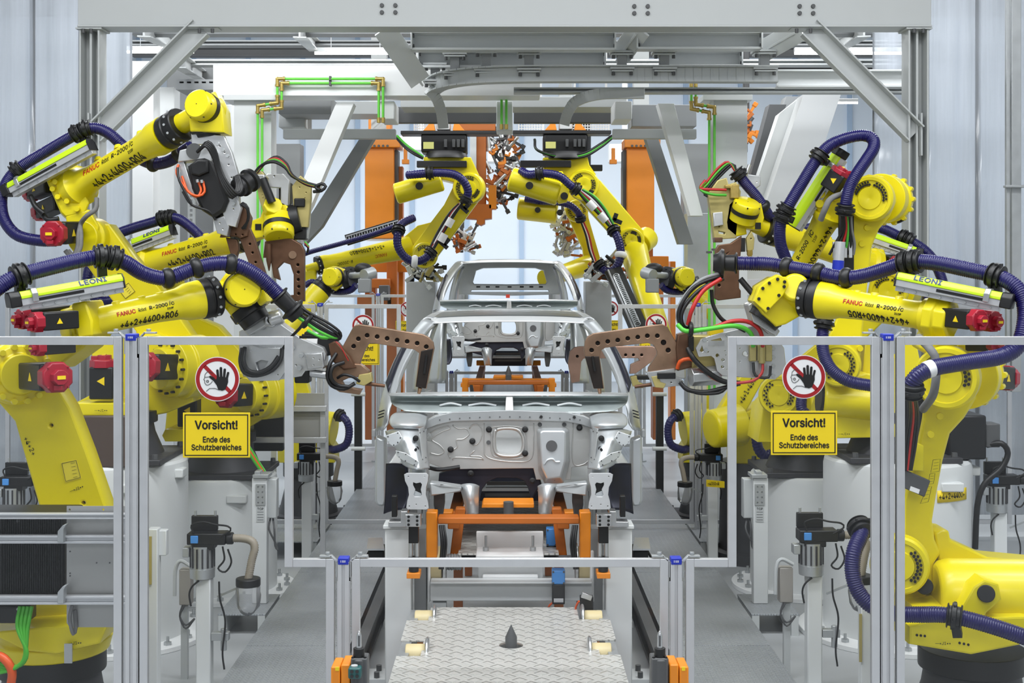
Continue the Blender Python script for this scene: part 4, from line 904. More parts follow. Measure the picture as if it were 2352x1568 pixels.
b = MB(); i = int(near(sp, (2134, 848, 6.59))*len(sp)); b.tube(sp[i-6:i+8], R6*1.03, 20); b.build('hose_label', SGW, t)
b = MB(); b.lathe(sp[8], sp[8]+(sp[0]-sp[9]).normalized()*.14, [(0, .062), (.05, .066), (.12, .05), (.5, .047), (.55, .08), (.66, .084), (.8, .06), (1, .05)], 28); b.build('hose_end_boot', BLK, t)
rail(t, (2300, 696, 6.78), (2062, 648, 7.05), .105, .07, Z_, .70, 0)
b = MB(); b.cyl(P(1700, 640, 7.74), P(1752, 702, 7.7), .018, seg=12); b.build('hose_support_rod', BLK, t)
hp = [(1972, 1205, 6.9), (1978, 1225, 6.85), (1962, 1265, 6.8), (1958, 1310, 6.78), (1970, 1355, 6.76), (2000, 1390, 6.74), (2050, 1408, 6.72), (2110, 1411, 6.66), (2160, 1411, 6.6), (2212, 1419, 6.56), (2290, 1441, 6.52), (2352, 1462, 6.5), (2430, 1490, 6.5)]
ho, sp = hose(t, hp, .042, name='lower_hose'); hose_ring(t, sp, near(sp, (2192, 1416, 6.58)), .042, True, (2200, 1460, 6.6)); hose_ring(t, sp, .02, .042, True)
yplate(t, 'cable_guide', [(2078, 906), (2122, 906), (2116, 960), (2104, 1020), (2088, 1072), (2074, 1072)], 6.96, .03, m=BLK, bev=.006)
for i, m in enumerate((BLK, BLK, REC, BLK, BLK)): cable(t, [(2086+i*4, 905, 6.65), (2088+i*5, 950, 6.8), (2080+i*6, 1010, 6.88), (2076+i*4, 1080, 6.9)], .009, m, 'arm_cable')
cable(t, [(2110, 775, 6.95), (2135, 800, 6.75), (2150, 830, 6.72), (2145, 900, 6.72), (2120, 940, 6.9)], .022, GFB, 'sleeved_cable')

# ---------------------------------------------------------------- upright right robot
t = thing('welding_robot', P(1950, 1426, 8.9), 'right yellow robot with big bolted elbow disc and hose looped overhead', 'robot', ROB)
a, e, pm = upper_arm(t, (1905, 490, 8.95), (1795, 690, 9.3), (1778, 720, 9.33), [(0, 40), (.05, 38), (.08, 30), (.2, 27), (.7, 27), (.84, 31), (.9, 36), (1, 36)], 36, (1765, 745, 9.36), 22, (.3,))
def at_(dx, dy): 
    g = tubewrap(e, a, [(1-q, r) for q, r in pm[::-1]], V(-.2, -.97, 0), .22, dy); return lambda x, y, z: g(x+dx, y, z)
text('Robot', V(0, 0, 0), X_, Z_, .052, INK, t, wrap=at_(.08, .045), sx=.62)
text('R-2000', V(0, 0, 0), X_, Z_, .058, INK, t, bold=.0008, wrap=at_(.20, .045), sx=1.0)
text('iC', V(0, 0, 0), X_, Z_, .066, INK, t, bold=.0006, wrap=at_(.39, .047), sx=1.05, shear=.2)
text('210F', V(0, 0, 0), X_, Z_, .034, INK, t, wrap=at_(.37, .005), sx=1.0)
g5 = tubewrap(e, a, [(1-q, r) for q, r in pm[::-1]], V(-.2, -.97, 0), .98, .06, True)
text('+4+2+4400+R03', V(0, 0, 0), X_, Z_, .088, INK, t, 'station_code', bold=.0012, wrap=lambda x, y, z: g5(x+.03, y, z), sx=.95)
tilted(t, 'arm_housing', [(1874, 452, 8.9), (1884, 430, 8.9), (1915, 436, 8.9), (1945, 445, 8.9), (1950, 490, 8.9), (1925, 520, 8.9), (1900, 515, 8.9), (1876, 480, 8.9)], V(.05, .3, 0))
b = MB(); bolts(b, [P(x, y, 8.9) for x, y in ((1884, 446), (1880, 468), (1896, 500), (1915, 452))], -Y_, .03, .035, 14); b.build_each('housing_lug', YEL, t)
motor(t, (1938, 385, 8.75), (1905, 435, 8.8), 24, 'arm_motor')
c = P(2022, 455, 9.1); b = MB(); b.lathe(c-AXL*.30, c, [(0, px(52, 9.2)), (.3, px(55, 9.2)), (.34, px(49, 9.2)), (.6, px(49, 9.2)), (.64, px(56, 9.2)), (1, px(56, 9.2))], 44); el = b.build('elbow_housing', YEL, t, .006)
b = MB(); bolts(b, ringpts(c-AXL*.26, AXL, px(55, 9.2), 14), AXL, .018, .05, 10); b.build_each('housing_lug', YEL, el)
b = MB(); b.lathe(P(2052, 465, 9.3), P(2072, 470, 9.4), [(0, .07), (1, .06)], 8); b.build('elbow_plug', BLK, t, .005)
for k in range(3): cable(t, [(2066, 455+k*8, 9.3), (2078, 480+k*5, 9.3), (2074, 505, 9.3), (2050, 508+k*3, 9.3)], .010, BLK, 'motor_plug')
tilted(t, 'lower_arm', [(x, y, 8.85) for x, y in [(1946, 440), (1962, 412), (1995, 400), (2030, 405), (2053, 430), (2060, 460), (2045, 495), (2019, 526), (2003, 564), (1996, 620), (1985, 720), (1978, 800), (1968, 870), (1925, 895), (1885, 870), (1878, 820), (1900, 780), (1926, 720), (1946, 620), (1958, 540), (1955, 490)]], V(.04, .17, 0), bevel=.014)
disc_head(t, P(1997, 455, 8.72), V(-.4, -.9, 0), px(52, 8.8), .12, arcs=((20, 90), (110, 190)), n=8)
disc_head(t, P(1925, 838, 8.72), V(-.3, -.95, 0), px(50, 8.8), .10, 'shoulder_disc', arcs=((-60, 60), (120, 220)), n=8)
b = MB(); bolts(b, [P(x, y, 8.85) for x, y in ((1991, 523), (1979, 560), (1975, 800))], -Y_, .022, .012, 16); b.build_each('arm_boss', YEL, t)
b = MB(); b.lathe(P(1890, 915, 8.9), P(2010, 925, 8.85), [(0, .10), (.05, .115), (1, .12)], 32); b.build('counterbalance', YEL, t, .008)
b = MB(); b.cyl(P(1890, 915, 8.9), P(1880, 914, 8.9), .1); b.build('end_disc', BLK, t)
yplate(t, 'turret', [(1900, 1003), (1900, 975), (1925, 880), (1990, 860), (2060, 880), (2070, 1000)], 8.85, .5)
text('—•J1••', P(1925, 996, 8.84), X_, Z_, .03, INK, t)
yplate(t, 'upper_shoulder', [(1990, 790), (2100, 780), (2115, 850), (2040, 880), (1985, 860)], 9.05, .3)
cone_base(t, (P(2045, 0, 9.1).x, 9.1), 1.07, 1.40, .26)
hp = [(1941, 484, 8.6), (1945, 455, 8.58), (1953, 427, 8.58), (1969, 398, 8.58), (1990, 367, 8.6), (2006, 341, 8.62), (2006, 322, 8.65), (1990, 312, 8.68), (1962, 313, 8.7), (1925, 324, 8.72), (1896, 342, 8.72), (1868, 378, 8.72), (1841, 422, 8.72), (1814, 467, 8.72), (1798, 497, 8.74), (1791, 525, 8.76), (1793, 562, 8.8), (1806, 600, 8.85), (1812, 640, 8.9)]
ho, sp = hose(t, hp, .041)
for p, fo in (((1883, 360, 8.72), (1900, 375, 8.75)), ((1797, 497, 8.74), (1820, 505, 8.78)), ((1806, 482, 8.73), None)): hose_ring(t, sp, near(sp, p), .041, True, fo)
hose_ring(t, sp, .006, .041, True)
rail(t, (1930, 362, 8.85), (1826, 522, 8.95), .10, .075, V(-.9, -.3, .5), None, 0)
for i, m in enumerate((BLK, BLK, REC, GRC, BLK, GFB)):
    cable(t, [(1934+i*4, 492, 8.62), (1936+i*4, 525, 8.66), (1918+i*9, 560, 8.7), (1905+i*11, 585, 8.72)], .009, m, 'arm_cable')
b = MB(); 
for i in range(4): pbox(b, 1914+i*12, 555, 1922+i*12, 592, 8.7, .03)
b.build_each('cable_coupling', ALU, t, bevel=.003)
b = MB(); pbox(b, 1928, 490, 1962, 620, 8.8, .04); b.build('cable_guide', BLK, t, .006)
b = MB(); b.cyl(P(1930, 555, 8.68), P(1926, 600, 8.68), .035); b.build('connector', ALU, t); b = MB(); b.cyl(P(1926, 598, 8.68), P(1924, 625, 8.68), .038); b.build('connector_boot', BLU, t)
cable(t, [(1950, 442, 8.7), (1910, 455, 8.6), (1895, 480, 8.6), (1885, 505, 8.65)], .02, GFB, 'sleeved_cable')
hp = [(1894, 735, 8.7), (1889, 775, 8.68), (1893, 815, 8.64), (1912, 850, 8.6), (1950, 875, 8.58), (2000, 885, 8.55), (2030, 888, 8.55)]
ho, sp = hose(t, hp, .042, name='lower_hose'); hose_ring(t, sp, .04, .042, True)

# ---------------------------------------------------------------- second right robot
t = thing('welding_robot', P(1830, 1340, 9.9), 'right yellow robot whose drum wrist hangs left of the looped hose', 'robot', ROB)
a, e, pm = upper_arm(t, (2010, 610, 10.05), (1782, 533, 9.75), (1757, 524, 9.72), [(0, 39), (.05, 39), (.07, 30), (.2, 26), (.7, 26.5), (.84, 30), (.9, 33), (1, 33)], 34, (1735, 514, 9.7), 20)
yplate(t, 'wrist_body', [(1670, 510), (1676, 470), (1690, 455), (1746, 470), (1752, 500), (1745, 525), (1710, 520), (1712, 535), (1690, 540), (1672, 525)], 9.55, .22)
drum(t, P(1718, 463, 9.5), V(.2, -.45, .87), px(31, 9.6), .15)
b = MB(); pbox(b, 1735, 511, 1748, 526, 9.54, .01); b.build('cover_plate', BLK, t)
b = MB(); b.lathe(P(1676, 488, 9.66), P(1655, 480, 9.66), [(0, .11), (1, .10)], 36); b.build('tool_flange', BLK, t, .004)
tilted(t, 'arm_housing', [(1998, 570, 10.0), (2030, 572, 10.0), (2040, 600, 10.0), (2030, 640, 10.0), (2000, 640, 10.0)], V(.05, .3, 0))
motor(t, (2065, 608, 9.9), (2035, 600, 10.1), 20, 'arm_motor')
c = P(2055, 668, 10.1); b = MB(); b.lathe(c-AXL*.25, c, [(0, px(46, 10)), (1, px(46, 10))], 40); b.build('elbow_housing', YEL, t, .006)
tilted(t, 'lower_arm', [(x, y, 9.95) for x, y in [(1990, 690), (2000, 640), (2035, 622), (2080, 640), (2085, 690), (2050, 720), (1900, 860), (1830, 945), (1780, 955), (1745, 925), (1750, 880), (1800, 850), (1900, 770)]], V(.04, .16, 0), bevel=.012)
disc_head(t, P(2040, 668, 9.84), V(-.35, -.93, 0), px(44, 9.9), .1, arcs=((20, 90), (110, 190)), n=7)
disc_head(t, P(1788, 908, 9.8), V(-.3, -.95, 0), px(46, 9.9), .12, 'shoulder_disc', arcs=((-60, 60), (120, 220)), n=8)
yplate(t, 'turret', [(1745, 1012), (1755, 940), (1800, 890), (1880, 880), (1910, 950), (1915, 1015)], 10.05, .45)
b = MB(); b.lathe(P(1855, 935, 9.8), P(1960, 940, 9.8), [(0, .10), (.05, .115), (1, .12)], 32); b.build('counterbalance', YEL, t, .008)
cone_base(t, (2.35, 10.4), .77, 1.10, .26)
hp = [(1690, 392, 9.6), (1712, 421, 9.6), (1738, 452, 9.6), (1755, 478, 9.62), (1770, 500, 9.7), (1800, 520, 9.95), (1850, 525, 10.25), (1940, 510, 10.3), (2019, 523, 10.2), (2060, 540, 10.15), (2090, 553, 10.1), (2118, 570, 10.08), (2140, 592, 10.05), (2156, 622, 10.02), (2166, 655, 10.0), (2160, 690, 10.0), (2120, 690, 10.0)]
ho, sp = hose(t, hp, .041); hose_ring(t, sp, .012, .041, True)
for p, fo in (((2088, 552, 10.1), (2075, 580, 10.1)), ((2075, 546, 10.12), None)): hose_ring(t, sp, near(sp, p), .041, True, fo)
hose_ring(t, sp, near(sp, (1752, 474, 9.61)), .041)
rail(t, (2100, 585, 10.0), (2005, 552, 10.1), .10, .075, V(.15, 0, 1), None, 0)
hp = [(1842, 905, 9.6), (1842, 940, 9.55), (1870, 958, 9.55), (1920, 955, 9.6), (1980, 955, 9.7)]
ho, sp = hose(t, hp, .041, name='lower_hose')
for i, m in enumerate((REC, GRC, BLK, BLK)): cable(t, [(1690, 395, 9.6), (1672+i*4, 372+i*2, 9.6), (1650, 385+i*8, 9.6), (1625, 415+i*8, 9.6), (1612+i*2, 432+i*5, 9.6), (1640, 440+i*5, 9.58), (1668, 443+i*5, 9.58)], .009, m, 'dress_cable')
# ================================================================ CAR BODIES IN WHITE
def mir(p): return V(-p.x, p.y, p.z)
def sheet(parent, name, rows, m=STL, th=.003, sub=2, mirror=False):
    """smooth pressed sheet through a grid of pixel+depth points"""
    b = MB(); R = [[P(*q) for q in r] for r in rows]
    if mirror: R = [[mir(q) for q in r] for r in R]
    vv = [b.vs(r) for r in R]
    for r0, r1 in zip(vv, vv[1:]):
        for i in range(len(r0)-1): b.face([r0[i], r0[i+1], r1[i+1], r1[i]])
    o = b.build(name, m, parent, smooth=180, sub=0)
    q = o.modifiers.new('sub', 'SUBSURF'); q.levels = q.render_levels = sub; q.boundary_smooth = 'PRESERVE_CORNERS'
    o.modifiers.new('solid', 'SOLIDIFY').thickness = th
    return o
def both(f):
    for mirror in (False, True): f(mirror)
FW = mat('firewall_steel', (.60, .60, .585), .42, .7, .12, 6, bump=.05, bscale=14)
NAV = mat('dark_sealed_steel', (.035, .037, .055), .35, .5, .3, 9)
def car_body():
    t = thing('car_body', V(0, 7.1, .95), 'nearest bare metal car body, held between the two copper welding gun arms', 'car body', 'bare metal car bodies on the line')
    # firewall with openings
    b = MB()
    pplate(b, [(978, 966), (1000, 954), (1040, 947), (1170, 943), (1300, 947), (1340, 954), (1364, 966), (1366, 1000), (1364, 1066), (1312, 1072), (1310, 1100), (1232, 1100), (1226, 1074), (1057, 1076), (1020, 1074), (984, 1062), (977, 1000)],
           [rnd([(1143, 990), (1160, 986), (1183, 988), (1196, 1000), (1199, 1020), (1195, 1036), (1180, 1043), (1150, 1041), (1140, 1030), (1139, 1002)]), [(978, 996), (988, 992), (994, 1003), (990, 1015), (979, 1014)], [(1356, 992), (1364, 990), (1365, 1014), (1357, 1012)]], 7.95, .012, .003)
    fw = b.build('firewall', FW, t)
    b = MB(); w_ = [P(x, y, 7.948) for x, y in rnd([(1140, 987), (1160, 983), (1186, 985), (1199, 998), (1203, 1020), (1198, 1039), (1182, 1047), (1148, 1045), (1136, 1032), (1135, 1000)])]; b.tube(w_+[w_[0]], .009, 8); b.build('window_bead', FW, fw, smooth=180)
    b = MB()          # flange strip along its top
    pplate(b, [(975, 970), (1000, 957), (1040, 947), (1170, 943), (1300, 947), (1342, 957), (1368, 970), (1366, 984), (1338, 974), (1300, 966), (1170, 963), (1040, 966), (1004, 974), (978, 984)], [], 7.92, .02, .004); ff = b.build('firewall_flange', STD, t); b = MB()
    for k in range(15): x = 1010+k*23; y = 957+((x-1171)/180)**2*9; b.cyl(P(x, y, 7.921), P(x, y, 7.917), .0045, seg=8)
    b.build_each('spot_hole', CHA, ff)
    b = MB()          # raised pedal box
    lo = [(1232, 988), (1240, 981), (1300, 981), (1308, 988), (1310, 1060), (1296, 1110), (1250, 1112), (1236, 1080)]; hi = [(1240, 994), (1246, 989), (1294, 989), (1299, 994), (1298, 1058), (1288, 1096), (1256, 1098), (1244, 1072)]
    b.rings([[P(x, y, 7.94) for x, y in lo], [P(x, y, 7.87) for x, y in hi]]); pb = b.build('pedal_box', STL, t, .008)
    b = MB(); b.cyl(P(1267, 1024, 7.869), P(1267, 1024, 7.865), .034, seg=28); b.build('pedal_box_hole', CHA, pb)
    b = MB(); sq = [(1250, 1066), (1258, 1056), (1270, 1054), (1276, 1060), (1286, 1060)]; b.tube(spline([P(x, y, 7.866) for x, y in sq], .01), .006, 8); b.build('bead', STL, pb)
    b = MB()
    for pts in ([(988, 994), (1005, 985), (1030, 978), (1034, 984), (1018, 990), (1000, 1000), (992, 1010), (1010, 1022), (1020, 1036), (1008, 1044), (988, 1040)],
                [(1040, 976), (1052, 984), (1070, 984), (1078, 996), (1064, 1008), (1048, 1010), (1050, 1026), (1030, 1040), (1034, 1052)],
                [(1078, 984), (1086, 975), (1100, 976), (1108, 990), (1104, 1008), (1096, 1020), (1086, 1022)],
                [(1090, 1034), (1080, 1046), (1104, 1048), (1110, 1056)], [(1128, 990), (1130, 982), (1160, 978), (1196, 982), (1208, 996), (1208, 1040), (1192, 1052), (1150, 1050), (1130, 1040), (1128, 992)],
                [(1112, 972), (1112, 1020), (1120, 1050), (1180, 1060), (1220, 1052), (1226, 1000), (1226, 972)], [(1316, 972), (1316, 1060), (1340, 1066), (1358, 1050)], [(1040, 1056), (1046, 1050), (1108, 1053)]):
        b.tube(spline([P(x, y, 7.949) for x, y in pts], .012), 1*.0036, 8)
    b.build_each('bead', FW, fw, smooth=180)
    b = MB()
    for x, y in ((1085, 1013), (1035, 1032), (1123, 986), (1206, 986), (1206, 1041), (1243, 957), (1319, 958), (1223, 1104), (1274, 1100), (1081, 1087), (1331, 982)):
        b.lathe(P(x, y, 7.95), P(x, y, 7.90), [(0, .019), (.3, .019), (.35, .010), (1, .009)], 14)
    b.build_each('stud', BLK, fw)
    b = MB()
    for x, y in ((1122, 1016), (1240, 975), (1296, 975)): b.cyl(P(x, y, 7.946), P(x, y, 7.942), .013)
    b.build_each('grommet', CHA, fw)
    # cowl: windscreen flange in zinc lightened for light from above, dark plenum, centre bracket
    sheet(t, 'cowl_flange', [[(896, 902, 8.2), (1000, 899, 8.15), (1170, 899, 8.12), (1340, 899, 8.15), (1441, 902, 8.2)], [(894, 908, 8.1), (1000, 907, 8.04), (1170, 908, 8.0), (1340, 907, 8.04), (1443, 908, 8.1)]], mat('lit_zinc', (.82, .84, .85), .42, .35, .05, 5))
    sheet(t, 'cowl_plenum', [[(896, 908, 8.1), (1000, 909, 8.06), (1170, 910, 8.02), (1340, 909, 8.06), (1443, 908, 8.1)], [(898, 922, 8.22), (1000, 922, 8.2), (1170, 922, 8.18), (1340, 922, 8.2), (1441, 922, 8.22)], [(900, 930, 8.1), (1000, 932, 8.06), (1170, 934, 8.02), (1340, 932, 8.06), (1438, 930, 8.1)], [(930, 944, 7.96), (1000, 950, 7.95), (1170, 946, 7.95), (1340, 950, 7.95), (1410, 944, 7.96)]], mat('cowl_steel', (.50, .56, .56), .46, .45, .1, 6))
    b = MB(); b.prism([P(1162, 911, 7.99), P(1178, 911, 7.99), P(1180, 944, 7.93), P(1160, 944, 7.93)], (0, .03, 0)); b.build('cowl_bracket', FW, t, .004)
    b = MB()
    for x0, x1 in ((1010, 1060), (1076, 1140), (1200, 1262), (1280, 1336)): b.tube(spline([P(x0, 931, 8.05), P((x0+x1)/2, 926, 8.05), P(x1, 931, 8.05)], .02), .008, 8)
    b.build_each('plenum_bead', STD, t)
    def side(mr):
        s = 'mirror' if mr else ''
        # strut tower dome and apron
        sheet(t, 'strut_tower', [[(897, 956, 8.05), (905, 946, 8.1), (940, 941, 8.12), (968, 944, 8.1), (982, 952, 8.05)], [(893, 966, 7.85), (908, 956, 7.82), (940, 953, 7.8), (966, 955, 7.8), (980, 964, 7.82)], [(895, 976, 7.72), (912, 974, 7.66), (940, 974, 7.64), (965, 974, 7.66), (978, 980, 7.72)], [(905, 984, 7.75), (918, 985, 7.7), (940, 986, 7.68), (962, 986, 7.7), (975, 990, 7.78)]], STL, .004, 2, mr)
        sheet(t, 'wheel_apron', [[(886, 990, 7.85), (905, 984, 7.74), (930, 984, 7.69), (958, 988, 7.7), (980, 985, 7.8)], [(890, 1008, 7.8), (912, 1004, 7.66), (936, 1010, 7.6), (960, 1014, 7.62), (980, 1012, 7.76)], [(905, 1020, 7.75), (922, 1024, 7.62), (944, 1036, 7.56), (964, 1040, 7.58), (981, 1040, 7.74)], [(918, 1046, 7.7), (930, 1056, 7.58), (950, 1062, 7.52), (968, 1062, 7.54), (984, 1060, 7.7)], [(926, 1066, 7.66), (938, 1074, 7.56), (954, 1078, 7.5), (970, 1078, 7.52), (986, 1076, 7.66)]], STL, .004, 2, mr)
        b = MB(); q = [P(x, y, 7.62) for x, y in ((955, 1006), (956, 1030))]; q = [mir(k) for k in q] if mr else q
        for k in q: b.lathe(k, k+V(0, -.05, 0), [(0, .017), (.4, .017), (.45, .008), (1, .008)], 12)
        b.build_each('stud', BLK, t)
        # punched flanges along apron edge
        for nm, pts in (('apron_flange', [(886, 1000, 7.6), (916, 990, 7.6), (924, 1004, 7.58), (916, 1018, 7.57), (904, 1026, 7.58), (890, 1016, 7.6)]), ('weld_flange', [(962, 984, 7.62), (974, 980, 7.66), (980, 1060, 7.62), (970, 1066, 7.58)]), ('lower_flange', [(908, 1034, 7.58), (932, 1040, 7.55), (962, 1060, 7.5), (958, 1072, 7.5), (930, 1060, 7.54), (912, 1048, 7.58)])):
            q = [P(*k) for k in pts]; q = [mir(k) for k in q] if mr else q
            b = MB(); b.prism(q, (0, .006, 0)); f_ = b.build(nm, STL, t, .002)
            n_ = len(q); cc = sum(q, V(0, 0, 0))/n_
            b = MB()
            for k in q: h_ = k.lerp(cc, .25); b.cyl(h_+V(0, -.003, 0), h_+V(0, .002, 0), .0045, seg=8)
            b.build_each('punch_hole', CHA, f_)
        # A pillar and hinge-side flank
        sheet(t, 'a_pillar', [[(864, 990, 8.32), (868, 986, 8.2), (880, 990, 8.14), (892, 972, 8.16)], [(868, 950, 8.38), (873, 944, 8.26), (884, 946, 8.2), (896, 934, 8.22)], [(877, 905, 8.46), (884, 902, 8.34), (898, 908, 8.28), (910, 900, 8.32)], [(888, 868, 8.6), (896, 866, 8.5), (910, 872, 8.44), (920, 878, 8.5)], [(910, 812, 8.85), (918, 810, 8.78), (934, 818, 8.72), (942, 822, 8.78)], [(945, 762, 9.15), (953, 758, 9.08), (972, 764, 9.02), (978, 768, 9.08)], [(968, 735, 9.3), (978, 731, 9.2), (996, 736, 9.12), (1002, 746, 9.14)]], STL, .006, 2, mr)
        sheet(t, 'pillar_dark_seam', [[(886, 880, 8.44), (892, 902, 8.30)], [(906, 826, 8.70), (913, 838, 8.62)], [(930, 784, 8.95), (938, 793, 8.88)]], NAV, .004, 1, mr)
        q = [P(*k) for k in ((861, 1002, 8.2), (886, 1010, 8.2), (887, 1150, 8.2), (883, 1163, 8.2), (866, 1162, 8.2), (860, 1150, 8.2))]; q = [mir(k) for k in q] if mr else q
        b = MB(); b.prism(q, (0, .12, 0)); b.build('hinge_pillar', STL, t, .015)
        q = [P(*k) for k in ((853, 986, 8.1), (862, 986, 8.1), (862, 1004, 8.1), (853, 1004, 8.1))]; q = [mir(k) for k in q] if mr else q
        b = MB(); b.prism(q, (0, .05, 0)); b.build('hinge_bracket', STD, t, .004)
        # black wheel arch liner
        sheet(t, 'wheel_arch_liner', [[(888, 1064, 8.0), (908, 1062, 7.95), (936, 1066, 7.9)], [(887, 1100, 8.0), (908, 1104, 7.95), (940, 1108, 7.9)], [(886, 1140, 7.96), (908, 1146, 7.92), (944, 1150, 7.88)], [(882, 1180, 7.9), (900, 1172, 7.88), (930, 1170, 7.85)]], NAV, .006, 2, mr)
        # longitudinal rail with bolted mounting plate
        b = MB(); a, e = P(957, 1128, 7.12), P(968, 1100, 7.95); a, e = (mir(a), mir(e)) if mr else (a, e); b.bar(a, e, .075, .11); b.bar(e+V(0, -.25, .05), e+V(0, 0, .06), .1, .12); b.build('front_rail', STL, t, .012)
        o = [(929, 1090), (935, 1087), (979, 1087), (983, 1091), (982, 1104), (978, 1118), (977, 1136), (982, 1152), (984, 1166), (979, 1169), (937, 1169), (934, 1165), (936, 1150), (940, 1136), (938, 1118), (931, 1104)]
        h = [[(948, 1106), (956, 1109), (966, 1107), (970, 1112), (967, 1124), (970, 1136), (966, 1141), (952, 1141), (949, 1136), (953, 1124), (948, 1114)]]+[(x, y, 2.2) for x, y in ((938, 1094), (975, 1094), (940, 1162), (977, 1162), (956, 1158))]
        if mr: o = [(2*VX-x, y) for x, y in o]; h = [[(2*VX-x, y) for x, y in h[0]]]+[(2*VX-k[0], k[1], k[2]) for k in h[1:]]
        b = MB(); pplate(b, o, h, 7.1, .012, .002); b.build('mounting_plate', mat('plate_aluminium', (.72, .73, .74), .33, .6, .06, 9), t)
        q = [P(*k, 7.12) for k in ((945, 1103), (973, 1103), (973, 1145), (945, 1145))]; q = [mir(k) for k in q] if mr else q
        b = MB(); b.prism(q, (0, .015, 0)); b.build('rail_cavity_shade', BLK, t)  # black plate painting in the dark inside of the hollow rail
        # legs and brackets under the bulkhead
        sheet(t, 'suspension_bracket', [[(1056, 1114, 7.7), (1066, 1110, 7.6), (1090, 1110, 7.6), (1100, 1116, 7.72)], [(1064, 1140, 7.66), (1072, 1140, 7.55), (1088, 1140, 7.55), (1098, 1140, 7.68)], [(1068, 1160, 7.68), (1074, 1162, 7.58), (1090, 1162, 7.58), (1098, 1160, 7.7)], [(1072, 1180, 7.72), (1077, 1180, 7.66), (1091, 1180, 7.66), (1098, 1178, 7.74)]], STL, .004, 2, mr)
        q = [P(*k) for k in ((996, 1120, 7.6), (1020, 1118, 7.6), (1020, 1160, 7.6), (1016, 1190, 7.6), (1002, 1190, 7.6), (996, 1160, 7.6))]; q = [mir(k) for k in q] if mr else q
        b = MB(); b.prism(q, (0, .12, 0)); b.build('jacking_leg', CHA, t, .006)
        q = [P(*k) for k in ((986, 1108, 7.5), (1016, 1112, 7.5), (1060, 1118, 7.6), (1060, 1130, 7.6), (1016, 1134, 7.5), (988, 1140, 7.5))]; q = [mir(k) for k in q] if mr else q
        b = MB(); b.prism(q, (0, .1, 0)); b.build('cross_arm', STD, t, .01)
        # roof rail, B, C and D pillars, sill
        sheet(t, 'roof_side_rail', [[(968, 735, 9.3), (980, 727, 9.3), (1000, 732, 9.3), (1006, 744, 9.3)], [(983, 723, 10.2), (994, 716, 10.2), (1010, 719, 10.2), (1016, 730, 10.2)], [(1003, 716, 11.4), (1014, 711, 11.4), (1024, 713, 11.4), (1028, 722, 11.4)]], STL, .006, 2, mr)
        sheet(t, 'b_pillar', [[(948, 905, 9.95), (962, 905, 9.85), (974, 905, 9.95)], [(950, 850, 9.95), (968, 850, 9.85), (976, 850, 9.95)], [(966, 790, 9.95), (982, 790, 9.87), (988, 790, 9.95)], [(984, 742, 10.0), (1000, 742, 9.95), (1006, 742, 10.0)]], STL, .006, 2, mr)
        sheet(t, 'c_pillar', [[(984, 880, 11.2), (1006, 880, 11.0), (1024, 880, 11.1)], [(986, 830, 11.2), (1012, 830, 11.0), (1026, 830, 11.1)], [(992, 780, 11.2), (1014, 780, 11.05), (1024, 780, 11.12)], [(1006, 735, 11.3), (1018, 735, 11.2), (1026, 735, 11.24)]], STL, .006, 2, mr)
        sheet(t, 'inner_side_panel', [[(930, 900, 8.6), (960, 905, 9.5), (990, 895, 10.8)], [(926, 960, 8.6), (958, 950, 9.5), (990, 930, 10.8)], [(932, 1010, 8.6), (962, 990, 9.5), (994, 960, 10.8)]], STL, .006, 2, mr)
        b = MB(); a, e = P(880, 1130, 8.3), P(985, 960, 11.6); a, e = (mir(a), mir(e)) if mr else (a, e); b.bar(a, e, .1, .14); b.build('sill', STL, t, .02)
        # fender-edge louvres
        q = [[P(872+i*1, 947+i*6, 8.13) for i in (0,)][0], P(882, 942, 8.13)]
        b = MB()
        for k in range(3):
            a, e = P(871-k, 946+k*7, 8.16), P(882-k, 942+k*7, 8.12); a, e = (mir(a), mir(e)) if mr else (a, e); b.bar(a, e, .01, .006)
        b.build_each('louvre_slot', NAV, t)
    both(side)
    # roof header, lamp light from above put into its colour, and roof skin
    sheet(t, 'roof_header', [[(994, 742, 9.12), (1060, 738, 9.06), (1170, 737, 9.04), (1280, 738, 9.06), (1346, 742, 9.12)], [(990, 734, 9.2), (1060, 729, 9.15), (1170, 728, 9.13), (1280, 729, 9.15), (1350, 734, 9.2)], [(990, 731, 9.35), (1060, 726, 9.3), (1170, 725, 9.28), (1280, 726, 9.3), (1350, 731, 9.35)]], mat('lit_zinc', (.82, .84, .85), .42, .35), .006)
    sheet(t, 'roof_panel', [[(990, 731, 9.35), (1060, 726, 9.3), (1170, 725, 9.28), (1280, 726, 9.3), (1350, 731, 9.35)], [(1002, 720, 10.2), (1070, 714, 10.2), (1170, 713, 10.2), (1270, 714, 10.2), (1338, 720, 10.2)], [(1016, 714, 11.4), (1080, 711, 11.45), (1170, 710, 11.45), (1260, 711, 11.45), (1324, 714, 11.4)]], mat('roof_steel', (.36, .38, .39), .34, .9, .1, 4), .005)
    # dark floor, tunnel arch and toe board
    b = MB()
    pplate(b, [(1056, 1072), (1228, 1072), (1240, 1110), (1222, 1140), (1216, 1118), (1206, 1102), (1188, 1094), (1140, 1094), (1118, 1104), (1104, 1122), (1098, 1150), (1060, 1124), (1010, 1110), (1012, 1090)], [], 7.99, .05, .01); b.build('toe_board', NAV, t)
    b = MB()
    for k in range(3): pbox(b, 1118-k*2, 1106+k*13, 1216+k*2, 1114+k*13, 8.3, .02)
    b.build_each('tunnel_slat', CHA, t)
    b = MB(); pbox(b, 1096, 1092, 1240, 1150, 8.5, .02); b.build('tunnel_shade_back', NAV, t)  # dark plate added behind the slats, standing in for the tunnel's shade
    b = MB(); b.box((0, 9.9, .97), (1.35, 3.2, .02)); b.build('floor_pan', STD, t)
